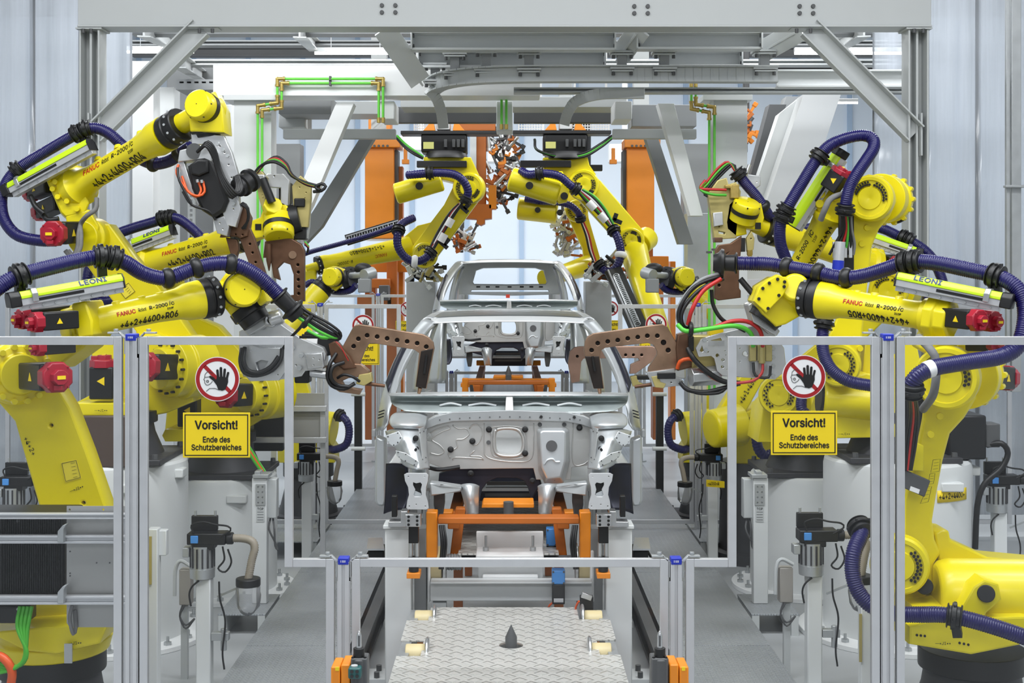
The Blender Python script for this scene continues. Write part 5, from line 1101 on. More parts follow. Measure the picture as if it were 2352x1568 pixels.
    b = MB(); b.tube(spline([P(986, 1074, 7.75), P(1010, 1078, 7.7), P(1056, 1072, 7.72)], .02), .012, 8); b.build('harness', BLK, t)
    return t
car1 = car_body()
car2 = copytree(car1); car2.location = car1.location+V(0, 5.9, .455)
car2['label'] = 'rear bare metal car body, raised higher behind the nearest one'
ORG_[car2.name] = Vector(car2.location)
# rear window frame is only seen on the far body
b = MB(); pplate(b, [(1064, 604), (1100, 598), (1170, 597), (1240, 598), (1276, 604), (1290, 640), (1284, 674), (1170, 677), (1056, 674), (1052, 640)], [[(1092, 620), (1110, 614), (1170, 613), (1230, 614), (1250, 620), (1258, 648), (1254, 654), (1170, 655), (1088, 654), (1084, 648)], [(1082, 664), (1260, 664), (1264, 672), (1078, 672)]], 16.2, .05, .012)
b.build('rear_window_frame', STL, car2)
b = MB()
for x in (1094, 1116, 1138, 1166, 1194, 1216, 1238): pbox(b, x, 657, x+9, 660, 16.18, .02)
b.build_each('frame_slot', BLK, car2)
b = MB(); pbox(b, 1162, 676, 1171, 684, 13.95, .03); tag(b.build('red_gauge_block', mat('bright_red', (.7, .05, .02), .5)), 'small bright red block on the cowl of the rear car body', 'block')
# ================================================================ CONVEYOR, SKIDS, TROLLEY, CLAMP COLUMNS
def skid(Y, dz, label, z0):
    t = thing('skid', V(0, Y, FLZ), label, 'skid', 'orange car carrier skids')
    zb = z0
    def B(name, x0, x1, y0, y1, zc, h, m=ORG, each=False):
        b = MB(); b.box(((x0+x1)/2, (y0+y1)/2, zc), (x1-x0, y1-y0, h)); return b.build(name, m, t, .006)
    for s in (-1, 1):
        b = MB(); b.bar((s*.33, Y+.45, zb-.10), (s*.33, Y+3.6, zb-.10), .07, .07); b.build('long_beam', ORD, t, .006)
        b = MB(); b.box((s*.437, Y+.1, zb-.09), (.062, .10, .26)); b.build('support_post', ORG, t, .006)
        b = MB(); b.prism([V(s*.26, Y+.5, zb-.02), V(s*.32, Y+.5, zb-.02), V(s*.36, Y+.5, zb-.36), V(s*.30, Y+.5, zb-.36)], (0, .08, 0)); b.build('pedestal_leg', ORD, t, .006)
        b = MB(); b.box((s*.42, Y+.6, zb-.07), (.16, .12, .04)); b.build('rest_arm', ORG, t, .005)
        b = MB()
        for k in range(3): b.tube(spline([V(s*(.365+.01*k), Y-.02, zb-.02), V(s*(.35+.012*k), Y-.06, zb-.12), V(s*(.37+.008*k), Y-.05, zb-.26)], .03), .008, 6)
        b.build_each('cable', BLK, t)
    b = MB(); b.bar((-.40, Y+.06, zb), (.40, Y+.06, zb), .12, .036); b.build('front_cross_beam', ORD, t, .006)  # same orange as the posts, with shade put into its colour
    if dz: b = MB(); b.bar((-.46, Y+.6, zb-.03), (.46, Y+.6, zb-.03), .12, .05); b.build('second_cross_beam', ORG, t, .006)
    b = MB(); b.prism([V(-.16, Y+.3, zb+.02), V(.15, Y+.3, zb+.02), V(.15, Y+.3, zb+.045), V(-.15, Y+.3, zb+.045)], (0, .2, 0)); b.build('tray', ORG, t, .004)
    b = MB(); b.cyl((0, Y+.28, zb-.01), (0, Y+.28, zb+.06), .03); 
    if dz: b.lathe((0, Y+.6, zb-.01), (0, Y+.6, zb+.13), [(0, .035), (.4, .035), (1, .006)], 16)
    b.build_each('centring_pin', CHA, t)
    b = MB(); b.bar((-.40, Y+3.2, zb-.02), (.40, Y+3.2, zb-.02), .12, .06); b.build('rear_cross_beam', ORG, t, .006)
    b = MB(); b.box((0, Y+1.9, zb-.275), (.60, 3.0, .012)); b.build('tread_deck', CHB, t, .002)
    for s in (-1, 1):
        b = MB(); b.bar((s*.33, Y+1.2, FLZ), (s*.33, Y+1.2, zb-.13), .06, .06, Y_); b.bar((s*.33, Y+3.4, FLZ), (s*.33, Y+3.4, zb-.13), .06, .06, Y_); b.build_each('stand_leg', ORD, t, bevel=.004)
    return t
skid(7.38, 0, 'orange steel skid with shade-darkened beams under the nearest car body', .945)
skid(13.1, .3, 'bright orange steel skid under the rear car body', 1.24)
# clamp columns left and right of the nearest body
for s, side in ((-1, 'left'), (1, 'right')):
    X = s*.6325; t = thing('clamp_column', (X, 7.5, FLZ), f'grey square column with clamp holding the {side} front rail of the nearest body', 'column', 'grey clamp columns')
    zt = P(0, 1212, 7.5).z
    b = MB(); b.box((X, 7.55, (zt+FLZ)/2), (.15, .15, zt-FLZ)); b.build('column', LGT, t, .008)
    b = MB(); b.box((X, 7.55, zt+.01), (.17, .17, .02)); b.build('head_plate', LGT, t, .003)
    b = MB(); b.prism([V(X-s*-.055 if 0 else X+s*.05, 7.42, zt+.02), V(X-s*.06, 7.42, zt+.02), V(X-s*.06, 7.42, zt+.11), V(X-s*.02, 7.42, zt+.11), V(X-s*.02, 7.42, zt+.05), V(X+s*.05, 7.42, zt+.05)], (0, .10, 0)); b.build('clamp_bracket', SIL, t, .004)
    xc = X-s*.10
    b = MB(); b.box((xc, 7.30, zt+.085), (.085, .06, .068)); bl = b.build('clamp_block', SIL, t, .003)
    b = MB(); bolts(b, [V(xc+dx, 7.27, zt+.085+dz) for dx in (-.024, .024) for dz in (-.022, 0, .022)], -Y_, .008, .004, 10); b.build_each('cap_screw', BLK, bl)
    b = MB(); b.box((xc, 7.34, zt-.0), (.055, .06, .1)); b.build('cylinder_head', BLK, t, .004)
    b = MB(); b.cyl((xc-.018, 7.34, zt-.05), (xc-.018, 7.34, zt-.17), .012); b.cyl((xc+.018, 7.34, zt-.05), (xc+.018, 7.34, zt-.17), .012); b.build_each('guide_rod', SIL, t)
    b = MB(); b.cyl((xc, 7.34, zt-.15), (xc, 7.34, zt-.21), .028); b.box((xc, 7.34, zt-.14), (.06, .05, .02)); b.build_each('cylinder_foot', BLK, t)
    b = MB(); b.box((xc, 7.36, zt-.23), (.075, .12, .03)); b.build('orange_shelf', ORG, t, .003)
    b = MB(); b.box((X+s*.02, 7.48, zt+.13), (.03, .05, .12)); b.build('clamp_finger', BLK, t, .003)
    b = MB(); b.box((X-s*.115, 7.72, .35), (.07, .12, 1.0)); b.build('rear_column', MID, t, .004)
# bracket boxes beside the columns
for s, side in ((-1, 'left'), (1, 'right')):
    t = thing('junction_box', P(1168+s*310, 1250, 7.9), f'small black valve box under a perforated cover beside the {side} clamp column', 'box', 'valve boxes under covers')
    b = MB(); b.prism([P(1168+s*326, 1260, 7.7), P(1168+s*285, 1260, 7.7), P(1168+s*290, 1234, 8.1), P(1168+s*322, 1234, 8.1)], V(0, 0, -.01)); b.build('perforated_cover', SIL, t)
    b = MB(); b.box(P(1168+s*300, 1272, 7.85), (.09, .2, .08)); b.build('valve_block', BLK, t, .005)
    b = MB(); b.tube(spline([P(1168+s*318, 1262, 7.8), P(1168+s*330, 1290, 7.8), P(1168+s*312, 1300, 7.8)], .03), .008, 6); b.build('cable', BLK, t)
    b = MB(); a = P(1168+s*300, 1282, 7.85); b.bar(a, V(s*.60, 7.62, a.z), .05, .03); b.build('wall_bracket', STD, t)
# drive station between the columns
t = thing('drive_station', V(0, 7.75, FLZ), 'grey conveyor drive station with cream rollers behind the front trolley', 'conveyor unit')
b = MB(); pbox(b, 988, 1336, 1360, 1380, 7.62, .1); pbox(b, 988, 1336, 1360, 1341, 7.56, .1); b.build('cross_beam', LGT, t, .004)
b = MB(); pbox(b, 1098, 1285, 1248, 1338, 7.72, .3); b.build('motor_housing', LGT, t, .008)
b = MB(); pbox(b, 1108, 1322, 1236, 1340, 7.66, .1); b.build('lower_tray', WHT, t, .006)
b = MB(); pbox(b, 1094, 1220, 1248, 1262, 7.9, .02); b.box(P(1171, 1276, 7.8)+V(0, 0, .02), (.4, .26, .02)); b.build('top_bracket', WHT, t, .006)
b = MB()
for x in (1116, 1224): b.cyl(P(x, 1254, 7.85), P(x, 1230, 7.85), .008); b.cyl(P(x, 1268, 7.8), P(x, 1256, 7.8), .018)
b.build_each('eye_bolt', STD, t)
b = MB(); b.cyl(P(1010, 1279, 7.85), P(1340, 1279, 7.85), .012); b.build('shaft', CHA, t)
b = MB(); b.lathe(P(1022, 1290, 7.8), P(1060, 1290, 7.8), [(k/12, .05 if k % 2 else .044) for k in range(13)], 24); b.build('spring_coupling', STD, t)
for x0, x1, f in ((990, 1016, 1021), (1327, 1355, 1322)):
    b = MB(); b.lathe(P(x0, 1295, 7.8), P(x1, 1295, 7.8), [(0, .10), (.05, .105), (.95, .105), (1, .10)], 36); o = b.build('roller', CRE, t, .004)
    b = MB(); b.lathe(P(min(f, f+3)-1, 1292, 7.8), P(f+4, 1292, 7.8), [(0, .118), (1, .118)], 36); b.build('roller_flange', SIL, o)
for x0, x1 in ((982, 988), (1356, 1365)):
    b = MB(); pbox(b, x0, 1264, x1, 1384, 7.65, .3); b.build('side_plate', WHT, t, .01)
for x in (1010, 1340):
    b = MB(); b.bar(P(x, 1380, 7.67), V(P(x, 0, 7.67).x, 7.67, FLZ), .08, .08, Y_); b.build('stand_leg', GRY, t)
for pts in ([(1040, 1206, 8.3), (1064, 1206, 8.3), (1048, 1282, 7.9), (1020, 1330, 7.75), (1002, 1330, 7.75)], [(1278, 1206, 8.3), (1298, 1206, 8.3), (1330, 1330, 7.75), (1312, 1330, 7.75), (1290, 1282, 7.9)]):
    pass
# photo-eye sensors
for x0, y0, x1, ym, y1, Y, lab in ((1255, 1214, 1279, 1254, 1276, 7.95, 'rear blue and black light sensor on the drive station'), (1268, 1310, 1298, 1342, 1388, 7.5, 'front blue and black light sensor before the drive station')):
    t = thing('light_sensor', P((x0+x1)/2, y1, Y), lab, 'sensor', 'blue light sensors')
    b = MB(); pbox(b, x0, y0, x1, ym, Y, .08); k = b.build('sensor_head', SKY, t, .006)
    b = MB(); pbox(b, x0+.5, ym, x1-.5, y1, Y, .075); bd = b.build('sensor_body', BLK, t, .005)
    b = MB(); bolts(b, [P(x, y, Y) for x in (x0+3, x1-3) for y in (y0+3, ym-3)], -Y_, .006, .004, 10); b.build_each('screw', CHA, k)
    b = MB(); pbox(b, x0+4, y1-14, x1-4, y1-5, Y-.002, .004); b.build('type_label', ALU, bd)
    cable(t, [(x0+4, y1-6, Y+.03), (x0-6, y1+2, Y+.03), (x0-10, y1+14, Y+.05)], .006, ORC)
# front trolley with tread-plate deck
TZ = .448
t = thing('trolley', V(0, 6.72, FLZ), 'silver tread plate trolley with a black cone pin in front of the car body', 'trolley')
hw, y0, y1 = .556, 5.55, 7.42
def TY(py): return (CZ-TZ)*F/(py-VY)
def TX(x, py): return (x-VX)*TY(py)/F
cuts = []
for (xa, ya, xb, yb) in ((922, 1506, 974, 1470), (1378, 1503, 1428, 1468), (944, 1424, 990, 1396), (1330, 1422, 1402, 1398)): cuts.append((TX(xa, ya), TY(ya), TX(xb, yb), TY(yb)))
L = [(-hw, y0), (hw, y0)]; 
def notch(side, i):
    xa, ya, xb, yb = cuts[i]
    return ((xa, xb), (ya, yb))
pts = [(-hw, y0), (hw, y0)]
(_, x_r), yr = (cuts[1][0], cuts[1][2]), (cuts[1][1], cuts[1][3])
pts += [(hw, yr[0]), (cuts[1][0], yr[0]), (cuts[1][0], yr[1]), (hw, yr[1])]
pts += [(hw, cuts[3][1]), (cuts[3][0], cuts[3][1]), (cuts[3][0], y1)]
pts += [(cuts[2][2], y1), (cuts[2][2], cuts[2][1]), (-hw, cuts[2][1])]
pts += [(-hw, cuts[0][3]), (cuts[0][2], cuts[0][3]), (cuts[0][2], cuts[0][1]), (-hw, cuts[0][1])]
ch = (TX(1174, 1481), TY(1481))
b = MB(); b.plate(pts, [circ(ch[0], ch[1], .062, 28)], V(0, 0, TZ-.005), X_, Y_, .01, .001); b.build('tread_deck', CHB, t)
b = MB()
for s in (-1, 1): b.bar((s*(hw-.03), y0, TZ-.07), (s*(hw-.03), y1-.02, TZ-.07), .05, .12)
b.build_each('deck_channel', STD, t)
b = MB(); b.lathe((ch[0], ch[1], TZ-.06), (ch[0], ch[1], TZ+.105), [(0, .03), (.62, .03), (1, .001)], 28); b.build('cone_pin', CHA, t)
b = MB(); b.box((ch[0], ch[1], TZ-.07), (.16, .16, .02)); b.build('pin_seat', ORG, t)
for i, (xa, ya, xb, yb) in enumerate(cuts):
    xm, ym = (xa+xb)/2, (ya+yb)/2; r = .055; s = -1 if xm < 0 else 1; zc = TZ-.035; xo = s*(hw-.085)
    b = MB(); b.lathe((xo-.05, ym, zc), (xo+.05, ym, zc), [(0, r-.004), (.06, r), (.94, r), (1, r-.004)], 32); o = b.build('wheel', CRE, t, .002)
    b = MB(); xf = xo-s*.06; b.lathe((xf-.009, ym, zc), (xf+.009, ym, zc), [(0, r*1.5), (.3, r*1.62), (.7, r*1.62), (1, r*1.5)], 36); b.build('wheel_flange', SIL, o)
    b = MB(); b.box((s*(hw-.014), ym, zc-.01), (.02, .17, .06)); b.build('wheel_fork', ORG, t, .003)
for s in (-1, 1):
    for y in (5.7, 7.3):
        b = MB(); b.bar((s*.5, y, FLZ), (s*.5, y, TZ-.12), .05, .05, Y_); b.build('trolley_leg', ORG, t)
b = MB(); b.box((TX(1348, 1400), 7.40, TZ+.03), (.075, .06, .08)); lk = b.build('limit_switch', BLK, t, .005)
b = MB(); b.box((TX(1344, 1386), 7.37, TZ+.075), (.06, .03, .03), Matrix.Rotation(.35, 3, 'Y')); b.build('switch_label', SIL, lk, .002)
cable(t, [(1330, 1380, 7.36), (1322, 1395, 7.38), (1326, 1412, 7.38)], .006, ORC)
# near index pins on orange blocks
for s, side in ((-1, 'left'), (1, 'right')):
    Y = 5.55; cx = 824.5 if s < 0 else 1515.5
    t = thing('index_pin_unit', P(cx, 1800, Y), f'black index pin with steel tip on orange blocks, bottom {side} of the gate', 'pin unit', 'index pin units before the gate')
    b = MB(); b.lathe(P(cx, 1488, Y), P(cx, 1448, Y), [(0, px(6.3, Y)), (.72, px(6.3, Y)), (.9, px(4.2, Y)), (1, px(1, Y))], 20); pn = b.build('pin', SIL, t)
    b = MB(); pbox(b, cx-2, 1460, cx+2, 1484, Y-px(6.5, Y), .004); b.build('pin_slot', CHA, pn)
    b = MB(); b.cyl(P(cx, 1510, Y), P(cx, 1487, Y), px(13, Y)); b.build('collar', BLK, t, .002)
    b = MB(); b.cyl(P(cx+1, 1700, Y), P(cx+1, 1510, Y), px(19, Y), None, 24); pbox(b, cx-19, 1512, cx+19, 1700, Y-.03, .09); b.build('pin_body', CHA, t, .006)
    b = MB(); bolts(b, [P(cx+dx, 1511, Y-.02) for dx in (-14, 14)], Z_, .007, .006, 8); b.build_each('body_screw', BLK, t)
    for k in range(2):
        x0 = (760+k*23) if s < 0 else (1538+k*23)
        b = MB(); pbox(b, x0, 1526+(1-k if s < 0 else k)*5, x0+21, 1700, Y-.02, .14); ob = b.build('orange_block', ORG, t, .006)
    b = MB(); pbox(b, (770 if s < 0 else 1566), 1532, (779 if s < 0 else 1574), 1540, Y-.022, .004); b.build('block_sticker', SGY, ob)
    if s < 0:
        b = MB(); pbox(b, 799, 1534, 829, 1560, Y-.09, .05); c_ = b.build('connector', mat('teal_plastic', (.02, .10, .10), .4), t, .008)
        b = MB(); b.cyl(P(814, 1536, Y-.065), P(814, 1527, Y-.065), .014); b.build('connector_cap', GRY, c_)
        b = MB()
        for x in (808, 820):
            for y in (1542, 1553): b.cyl(P(x, y, Y-.09), P(x, y, Y-.094), .007)
        b.build_each('socket', BLK, c_)
    a = P(cx, 1700, Y); b = MB(); b.bar(V(a.x, Y+.02, FLZ), V(a.x, Y+.02, a.z+.02), .09, .09, Y_); b.build('post', GRY, t)
# ================================================================ WELDING GUNS
def holed(parent, name, outline, holes, Y, th, m, bev=.004):
    b = MB(); pplate(b, outline, holes, Y, th, bev); o = b.build(name, m, parent)
    if m in (COP, COD, MATS.get('pink_copper')):       # blind holes: near-black floors paint in the shade inside the bores
        b = MB()
        for h in holes:
            if not isinstance(h[0], tuple): b.cyl(P(h[0], h[1], Y+th*.55), P(h[0], h[1], Y+th*.7), px(h[2]*1.25, Y))
        if holes: b.build_each('bore_shade_floor', COK, o)
    return o
# ---- gun of the front left robot: arm reaches the left A pillar
t = thing('welding_gun', P(760, 840, 7.9), 'copper jawed welding gun of the front left robot, long yoke reaching the left windscreen pillar', 'welding gun', 'spot welding guns')
yo = [(786, 800), (812, 752), (818, 747), (826, 746), (971, 769), (984, 776), (994, 787), (996, 800), (978, 891), (956, 887), (964, 810), (951, 801), (860, 787), (847, 787), (838, 800), (827, 828), (824, 846), (806, 842)]
holed(t, 'yoke', yo, [(812, 795, 6.5), (823, 778, 6.5), (843, 770, 6.5), (866, 773, 6.5), (889, 777, 6.5), (912, 781, 6.5), (935, 784, 6.5), (958, 788, 6.5), (979, 796, 6.5)], 7.95, .05, COP)
b = MB(); b.prism([P(*q) for q in ((967, 806, 7.94), (995, 800, 7.94), (978, 892, 7.94), (955, 888, 7.94))], (0, .055, 0)); b.build('electrode_shank', COK, t, .004)
b = MB(); b.tube([P(980, 815, 7.93), P(977, 840, 7.93), P(974, 858, 7.93)], .008, 8); b.build('cooling_slot', BLK, t)
b = MB(); b.cyl(P(965, 890, 7.97), P(962, 903, 7.98), .014, .010); b.build('electrode_cap', COP, t)
sil = mat('gun_frame_silver', (.68, .69, .70), .3, .75, .08, 12)
holed(t, 'gun_frame', [(551, 762), (575, 748), (622, 728), (650, 750), (690, 778), (740, 800), (746, 812), (740, 845), (700, 850), (692, 862), (640, 870), (560, 862), (551, 838)], [[(572, 812), (605, 800), (640, 806), (622, 822), (590, 830), (570, 826)], (670, 822, 3), (680, 838, 3), (693, 815, 3)], 7.85, .16, sil, .006)
holed(t, 'frame_cheek', [(552, 830), (560, 790), (600, 800), (650, 800), (655, 850), (640, 872), (575, 874), (553, 850)], [[(585, 832), (600, 826), (618, 828), (606, 850), (592, 852)], (560, 855, 2.5), (638, 860, 2.5)], 7.80, .03, sil)
b = MB(); b.prism([P(*q) for q in ((555, 752, 7.72), (612, 722, 7.72), (626, 738, 7.72), (570, 772, 7.72))], (0, .2, 0)); b.lathe(P(620, 735, 7.72), P(648, 725, 7.72), [(0, .05), (1, .045)], 20); b.build('mounting_plate', SIL, t, .006)
b = MB(); b.torus(P(622, 735, 7.70), Y_, .030, .014, 20, 8); b.build('pivot_ring', SIL, t)
b = MB(); pplate(b, [(676, 762), (706, 752), (712, 770), (700, 790), (676, 780)], [], 7.92, .12, .006); b.build('warning_cover', SGY, t)
b = MB(); pplate(b, [(706, 764), (728, 770), (726, 798), (704, 790)], [], 7.915, .14, .004); b.build('rating_plate', SGW, t)
b = MB(); pplate(b, [(728, 770), (770, 780), (768, 812), (750, 815), (726, 800)], [], 7.93, .14, .006); b.build('transformer', BLK, t)
b = MB(); pplate(b, [(702, 815), (738, 812), (742, 840), (708, 846)], [(720, 822, 2.5), (733, 826, 2.5), (720, 838, 2.5)], 7.80, .04, .006); b.build('bearing_block', SIL, t)
b = MB(); b.cyl(P(708, 856, 7.9), P(755, 862, 7.92), px(9, 7.9)); b.build('actuator_cylinder', SIL, t)
b = MB(); pbox(b, 676, 846, 710, 880, 7.86, .12); b.build('actuator_motor', BLK, t, .01)
holed(t, 'lower_electrode_arm', [(750, 842), (790, 836), (828, 838), (845, 852), (842, 862), (800, 866), (782, 874), (790, 890), (828, 896), (824, 904), (780, 898), (762, 886), (754, 866)], [], 7.93, .07, COP, .006)
b = MB(); pplate(b, [(826, 862), (850, 858), (853, 874), (836, 884), (820, 880)], [], 7.92, .08, .005); b.build('insulator_block', OCH, t)
b = MB(); b.cyl(P(838, 880, 7.96), P(884, 886, 7.98), .012, .010); b.build('electrode_rod', COD, t)
holed(t, 'copper_shunt', [(758, 792), (770, 786), (782, 800), (800, 820), (812, 842), (790, 846), (764, 826)], [], 7.90, .10, COD, .01)
for pts, m, r in (([(772, 812, 7.9), (758, 835, 7.85), (752, 862, 7.84), (762, 885, 7.85), (790, 893, 7.86), (815, 880, 7.88)], BLK, .012), ([(790, 832, 7.88), (765, 842, 7.84), (760, 866, 7.83), (775, 884, 7.85), (800, 888, 7.86)], BLK, .012), ([(775, 868, 7.88), (790, 860, 7.86), (812, 866, 7.86), (826, 876, 7.88)], BLK, .009),
                  ([(556, 800, 7.78), (552, 830, 7.74), (562, 856, 7.74), (590, 862, 7.74), (625, 850, 7.74), (645, 825, 7.76), (648, 800, 7.78)], BLK, .013), ([(562, 798, 7.76), (559, 826, 7.72), (570, 850, 7.72), (595, 855, 7.72), (622, 842, 7.72), (640, 818, 7.74)], BLK, .013), ([(700, 735, 7.5), (690, 752, 7.6), (668, 775, 7.72), (650, 800, 7.78)], BLK, .009), ([(738, 778, 7.9), (752, 774, 7.88), (778, 790, 7.88), (800, 828, 7.89)], REC, .003)):
    cable(t, pts, r, m, 'gun_cable')
b = MB(); bolts(b, [P(x, y, 7.82) for x, y in ((603, 752), (582, 762), (688, 845), (692, 816), (672, 800), (576, 868), (612, 866))], -Y_, .016, .012, 6); b.build_each('bolt', STD, t)

# ---- gun of the front right robot
t = thing('welding_gun', P(1600, 850, 8.0), 'copper jawed welding gun of the front right robot, long yoke reaching the right windscreen pillar', 'welding gun', 'spot welding guns')
yo = [(1343, 806), (1345, 785), (1351, 774), (1363, 767), (1508, 747), (1522, 746), (1533, 752), (1538, 762), (1558, 797), (1562, 812), (1560, 848), (1490, 855), (1491, 845), (1511, 815), (1511, 806), (1502, 790), (1488, 786), (1390, 797), (1380, 803), (1376, 820), (1386, 891), (1365, 891)]
holed(t, 'yoke', yo, [(1359, 804, 6.5), (1373, 788, 6.5), (1396, 784, 6.5), (1419, 781, 6.5), (1442, 777, 6.5), (1465, 774, 6.5), (1487, 771, 6.5), (1510, 771, 6.5), (1524, 786, 6.5), (1535, 804, 7)], 7.95, .05, COP)
b = MB(); b.prism([P(*q) for q in ((1344, 818, 7.94), (1376, 818, 7.94), (1386, 892, 7.94), (1364, 892, 7.94))], (0, .055, 0)); b.build('electrode_shank', COK, t, .004)
b = MB(); b.tube([P(1361, 818, 7.93), P(1364, 840, 7.93), P(1367, 852, 7.93)], .008, 8); b.build('cooling_slot', BLK, t)
b = MB(); b.cyl(P(1376, 890, 7.97), P(1378, 903, 7.98), .014, .010); b.build('electrode_cap', COP, t)
holed(t, 'gun_frame', [(1600, 800), (1612, 780), (1640, 770), (1690, 758), (1760, 745), (1800, 800), (1805, 850), (1780, 870), (1660, 862), (1650, 852), (1642, 822), (1634, 816), (1606, 818)], [[(1606, 806), (1613, 790), (1618, 806), (1612, 810)], [(1632, 780), (1656, 774), (1660, 782), (1640, 796), (1634, 794)], (1625, 783, 2), (1627, 808, 2.5), (1648, 816, 4.5), (1661, 826, 4.5), (1660, 842, 4.5), (1666, 805, 2), (1668, 815, 2), (1670, 848, 2), (1700, 800, 2), (1700, 830, 2), (1712, 812, 7)], 7.82, .03, sil)
b = MB(); b.lathe(P(1735, 735, 7.72), P(1768, 762, 7.74), [(0, .02), (1, .02)], 6); b.prism([P(*q) for q in ((1718, 700, 7.66), (1728, 694, 7.66), (1792, 760, 7.66), (1784, 772, 7.66), (1730, 740, 7.66))], (0, .16, 0)); b.build('mounting_plate', SIL, t, .006)
b = MB(); pbox(b, 1590, 770, 1660, 850, 7.90, .14); b.build('transformer', OCH, t, .01)
b = MB(); pbox(b, 1582, 772, 1594, 806, 7.88, .16); b.build('transformer_end', BLK, t, .004)
b = MB(); pbox(b, 1630, 752, 1662, 772, 7.9, .1); b.build('warning_cover', SGY, t, .004)
b = MB(); pbox(b, 1628, 782, 1664, 794, 7.815, .004); b.build('rating_plate', SIL, t)
holed(t, 'copper_shunt', [(1560, 770), (1580, 764), (1588, 775), (1588, 815), (1592, 840), (1560, 848), (1556, 800)], [], 7.92, .10, COD, .008)
b = MB(); b.lathe(P(1586, 866, 7.86), P(1650, 860, 7.9), [(0, px(22, 7.9)), (.8, px(24, 7.9)), (1, px(24, 7.9))], 8, math.pi/8); b.build('actuator_cylinder', SIL, t, .004)
holed(t, 'lower_clamp', [(1488, 856), (1548, 848), (1552, 866), (1560, 868), (1568, 876), (1562, 884), (1520, 888), (1500, 886), (1496, 870)], [(1542, 878, 3), (1562, 877, 3)], 7.92, .08, SIL, .005)
b = MB(); pbox(b, 1510, 856, 1552, 870, 7.90, .05); b.build('guide_carriage', BLK, t, .004)
b = MB(); pplate(b, [(1498, 866), (1512, 864), (1516, 878), (1528, 882), (1524, 890), (1506, 888)], [], 7.91, .08, .004); b.build('insulator_block', OCH, t)
b = MB(); b.cyl(P(1500, 882, 7.96), P(1458, 888, 7.98), .012, .010); b.build('electrode_rod', COD, t)
b = MB(); b.cyl(P(1750, 790, 7.78), P(1750, 835, 7.78), .02); 
for k in range(3): pbox(b, 1722+k*18, 792, 1738+k*18, 830, 7.78, .05)
b.build('hose_manifold', OCH, t, .006)
for pts, m, r in (([(1660, 632, 7.72), (1600, 655, 7.7), (1570, 690, 7.68), (1558, 725, 7.68), (1572, 752, 7.7), (1610, 758, 7.72), (1680, 748, 7.74), (1712, 760, 7.76)], BLK, .012), ([(1662, 640, 7.72), (1612, 662, 7.7), (1575, 700, 7.68), (1565, 732, 7.68), (1580, 756, 7.7), (1640, 752, 7.72)], BLK, .012), ([(1658, 626, 7.72), (1606, 645, 7.71), (1566, 690, 7.7), (1556, 730, 7.7), (1568, 752, 7.7)], MID, .011),
                  ([(1656, 640, 7.7), (1615, 668, 7.67), (1590, 710, 7.65), (1580, 745, 7.68)], REC, .013), ([(1640, 752, 7.7), (1680, 738, 7.7), (1715, 738, 7.7), (1740, 752, 7.7), (1750, 772, 7.72), (1752, 795, 7.76)], REC, .013), ([(1556, 745, 7.68), (1575, 760, 7.66), (1620, 756, 7.66), (1680, 748, 7.68), (1712, 755, 7.7), (1728, 772, 7.72), (1730, 795, 7.76)], mat('bright_green_cable', (.10, .55, .05), .4), .014),
                  ([(1556, 846, 7.88), (1562, 830, 7.86), (1580, 824, 7.85), (1598, 830, 7.84), (1640, 868, 7.82), (1680, 882, 7.82)], ORC, .012), ([(1580, 800, 7.86), (1592, 822, 7.82), (1620, 850, 7.8), (1660, 875, 7.8), (1700, 880, 7.8)], BLK, .016),
                  ([(1562, 878, 7.86), (1580, 895, 7.84), (1620, 900, 7.83), (1665, 890, 7.82), (1700, 880, 7.8)], BLK, .014), ([(1566, 884, 7.85), (1600, 902, 7.83), (1650, 902, 7.82), (1670, 888, 7.82)], BLK, .010), ([(1752, 832, 7.78), (1750, 856, 7.76), (1730, 874, 7.76), (1690, 880, 7.78)], REC, .009), ([(1730, 832, 7.78), (1735, 862, 7.76), (1765, 866, 7.76), (1770, 840, 7.76)], BLK, .009), ([(1634, 665, 7.74), (1638, 700, 7.74), (1655, 730, 7.74), (1680, 748, 7.76)], BLK, .012)):
    cable(t, pts, r, m, 'gun_cable')
b = MB(); b.torus(P(1586, 757, 7.67), P(1600, 756, 7.7)-P(1575, 755, 7.7), .035, .014, 20, 8); b.build('cable_strap', BLK, t)
b = MB(); bolts(b, [P(x, y, 7.82) for x, y in ((1618, 780), (1621, 804), (1672, 770), (1776, 800), (1776, 820), (1776, 840), (1776, 862))], -Y_, .014, .012, 6); b.build_each('bolt', STD, t)

# ---- second copper yoke behind it
t = thing('welding_gun', P(1440, 880, 9.6), 'pinkish copper welding gun yoke half hidden behind the right gun yoke', 'welding gun', 'spot welding guns')
cp2 = mat('pink_copper', (.46, .29, .22), .38, .75, .2, 14)
holed(t, 'yoke', [(1306, 835), (1310, 808), (1320, 799), (1332, 797), (1498, 796), (1508, 802), (1513, 816), (1480, 842), (1460, 856), (1448, 857), (1450, 838), (1472, 828), (1466, 821), (1340, 822), (1334, 830), (1330, 875), (1314, 878)], [(1326, 818, 4.5), (1437, 815, 4.5), (1455, 815, 4.5), (1474, 815, 4.5)], 9.4, .06, cp2)
b = MB(); pbox(b, 1462, 862, 1500, 872, 9.4, .08); b.build('guide_carriage', BLK, t, .004)
b = MB(); pplate(b, [(1450, 866), (1462, 864), (1466, 878), (1480, 884), (1476, 890), (1454, 886)], [], 9.4, .08, .004); b.build('insulator_block', OCH, t)
b = MB(); pbox(b, 1500, 790, 1575, 870, 9.45, .2); b.build('gun_frame', SIL, t, .01)
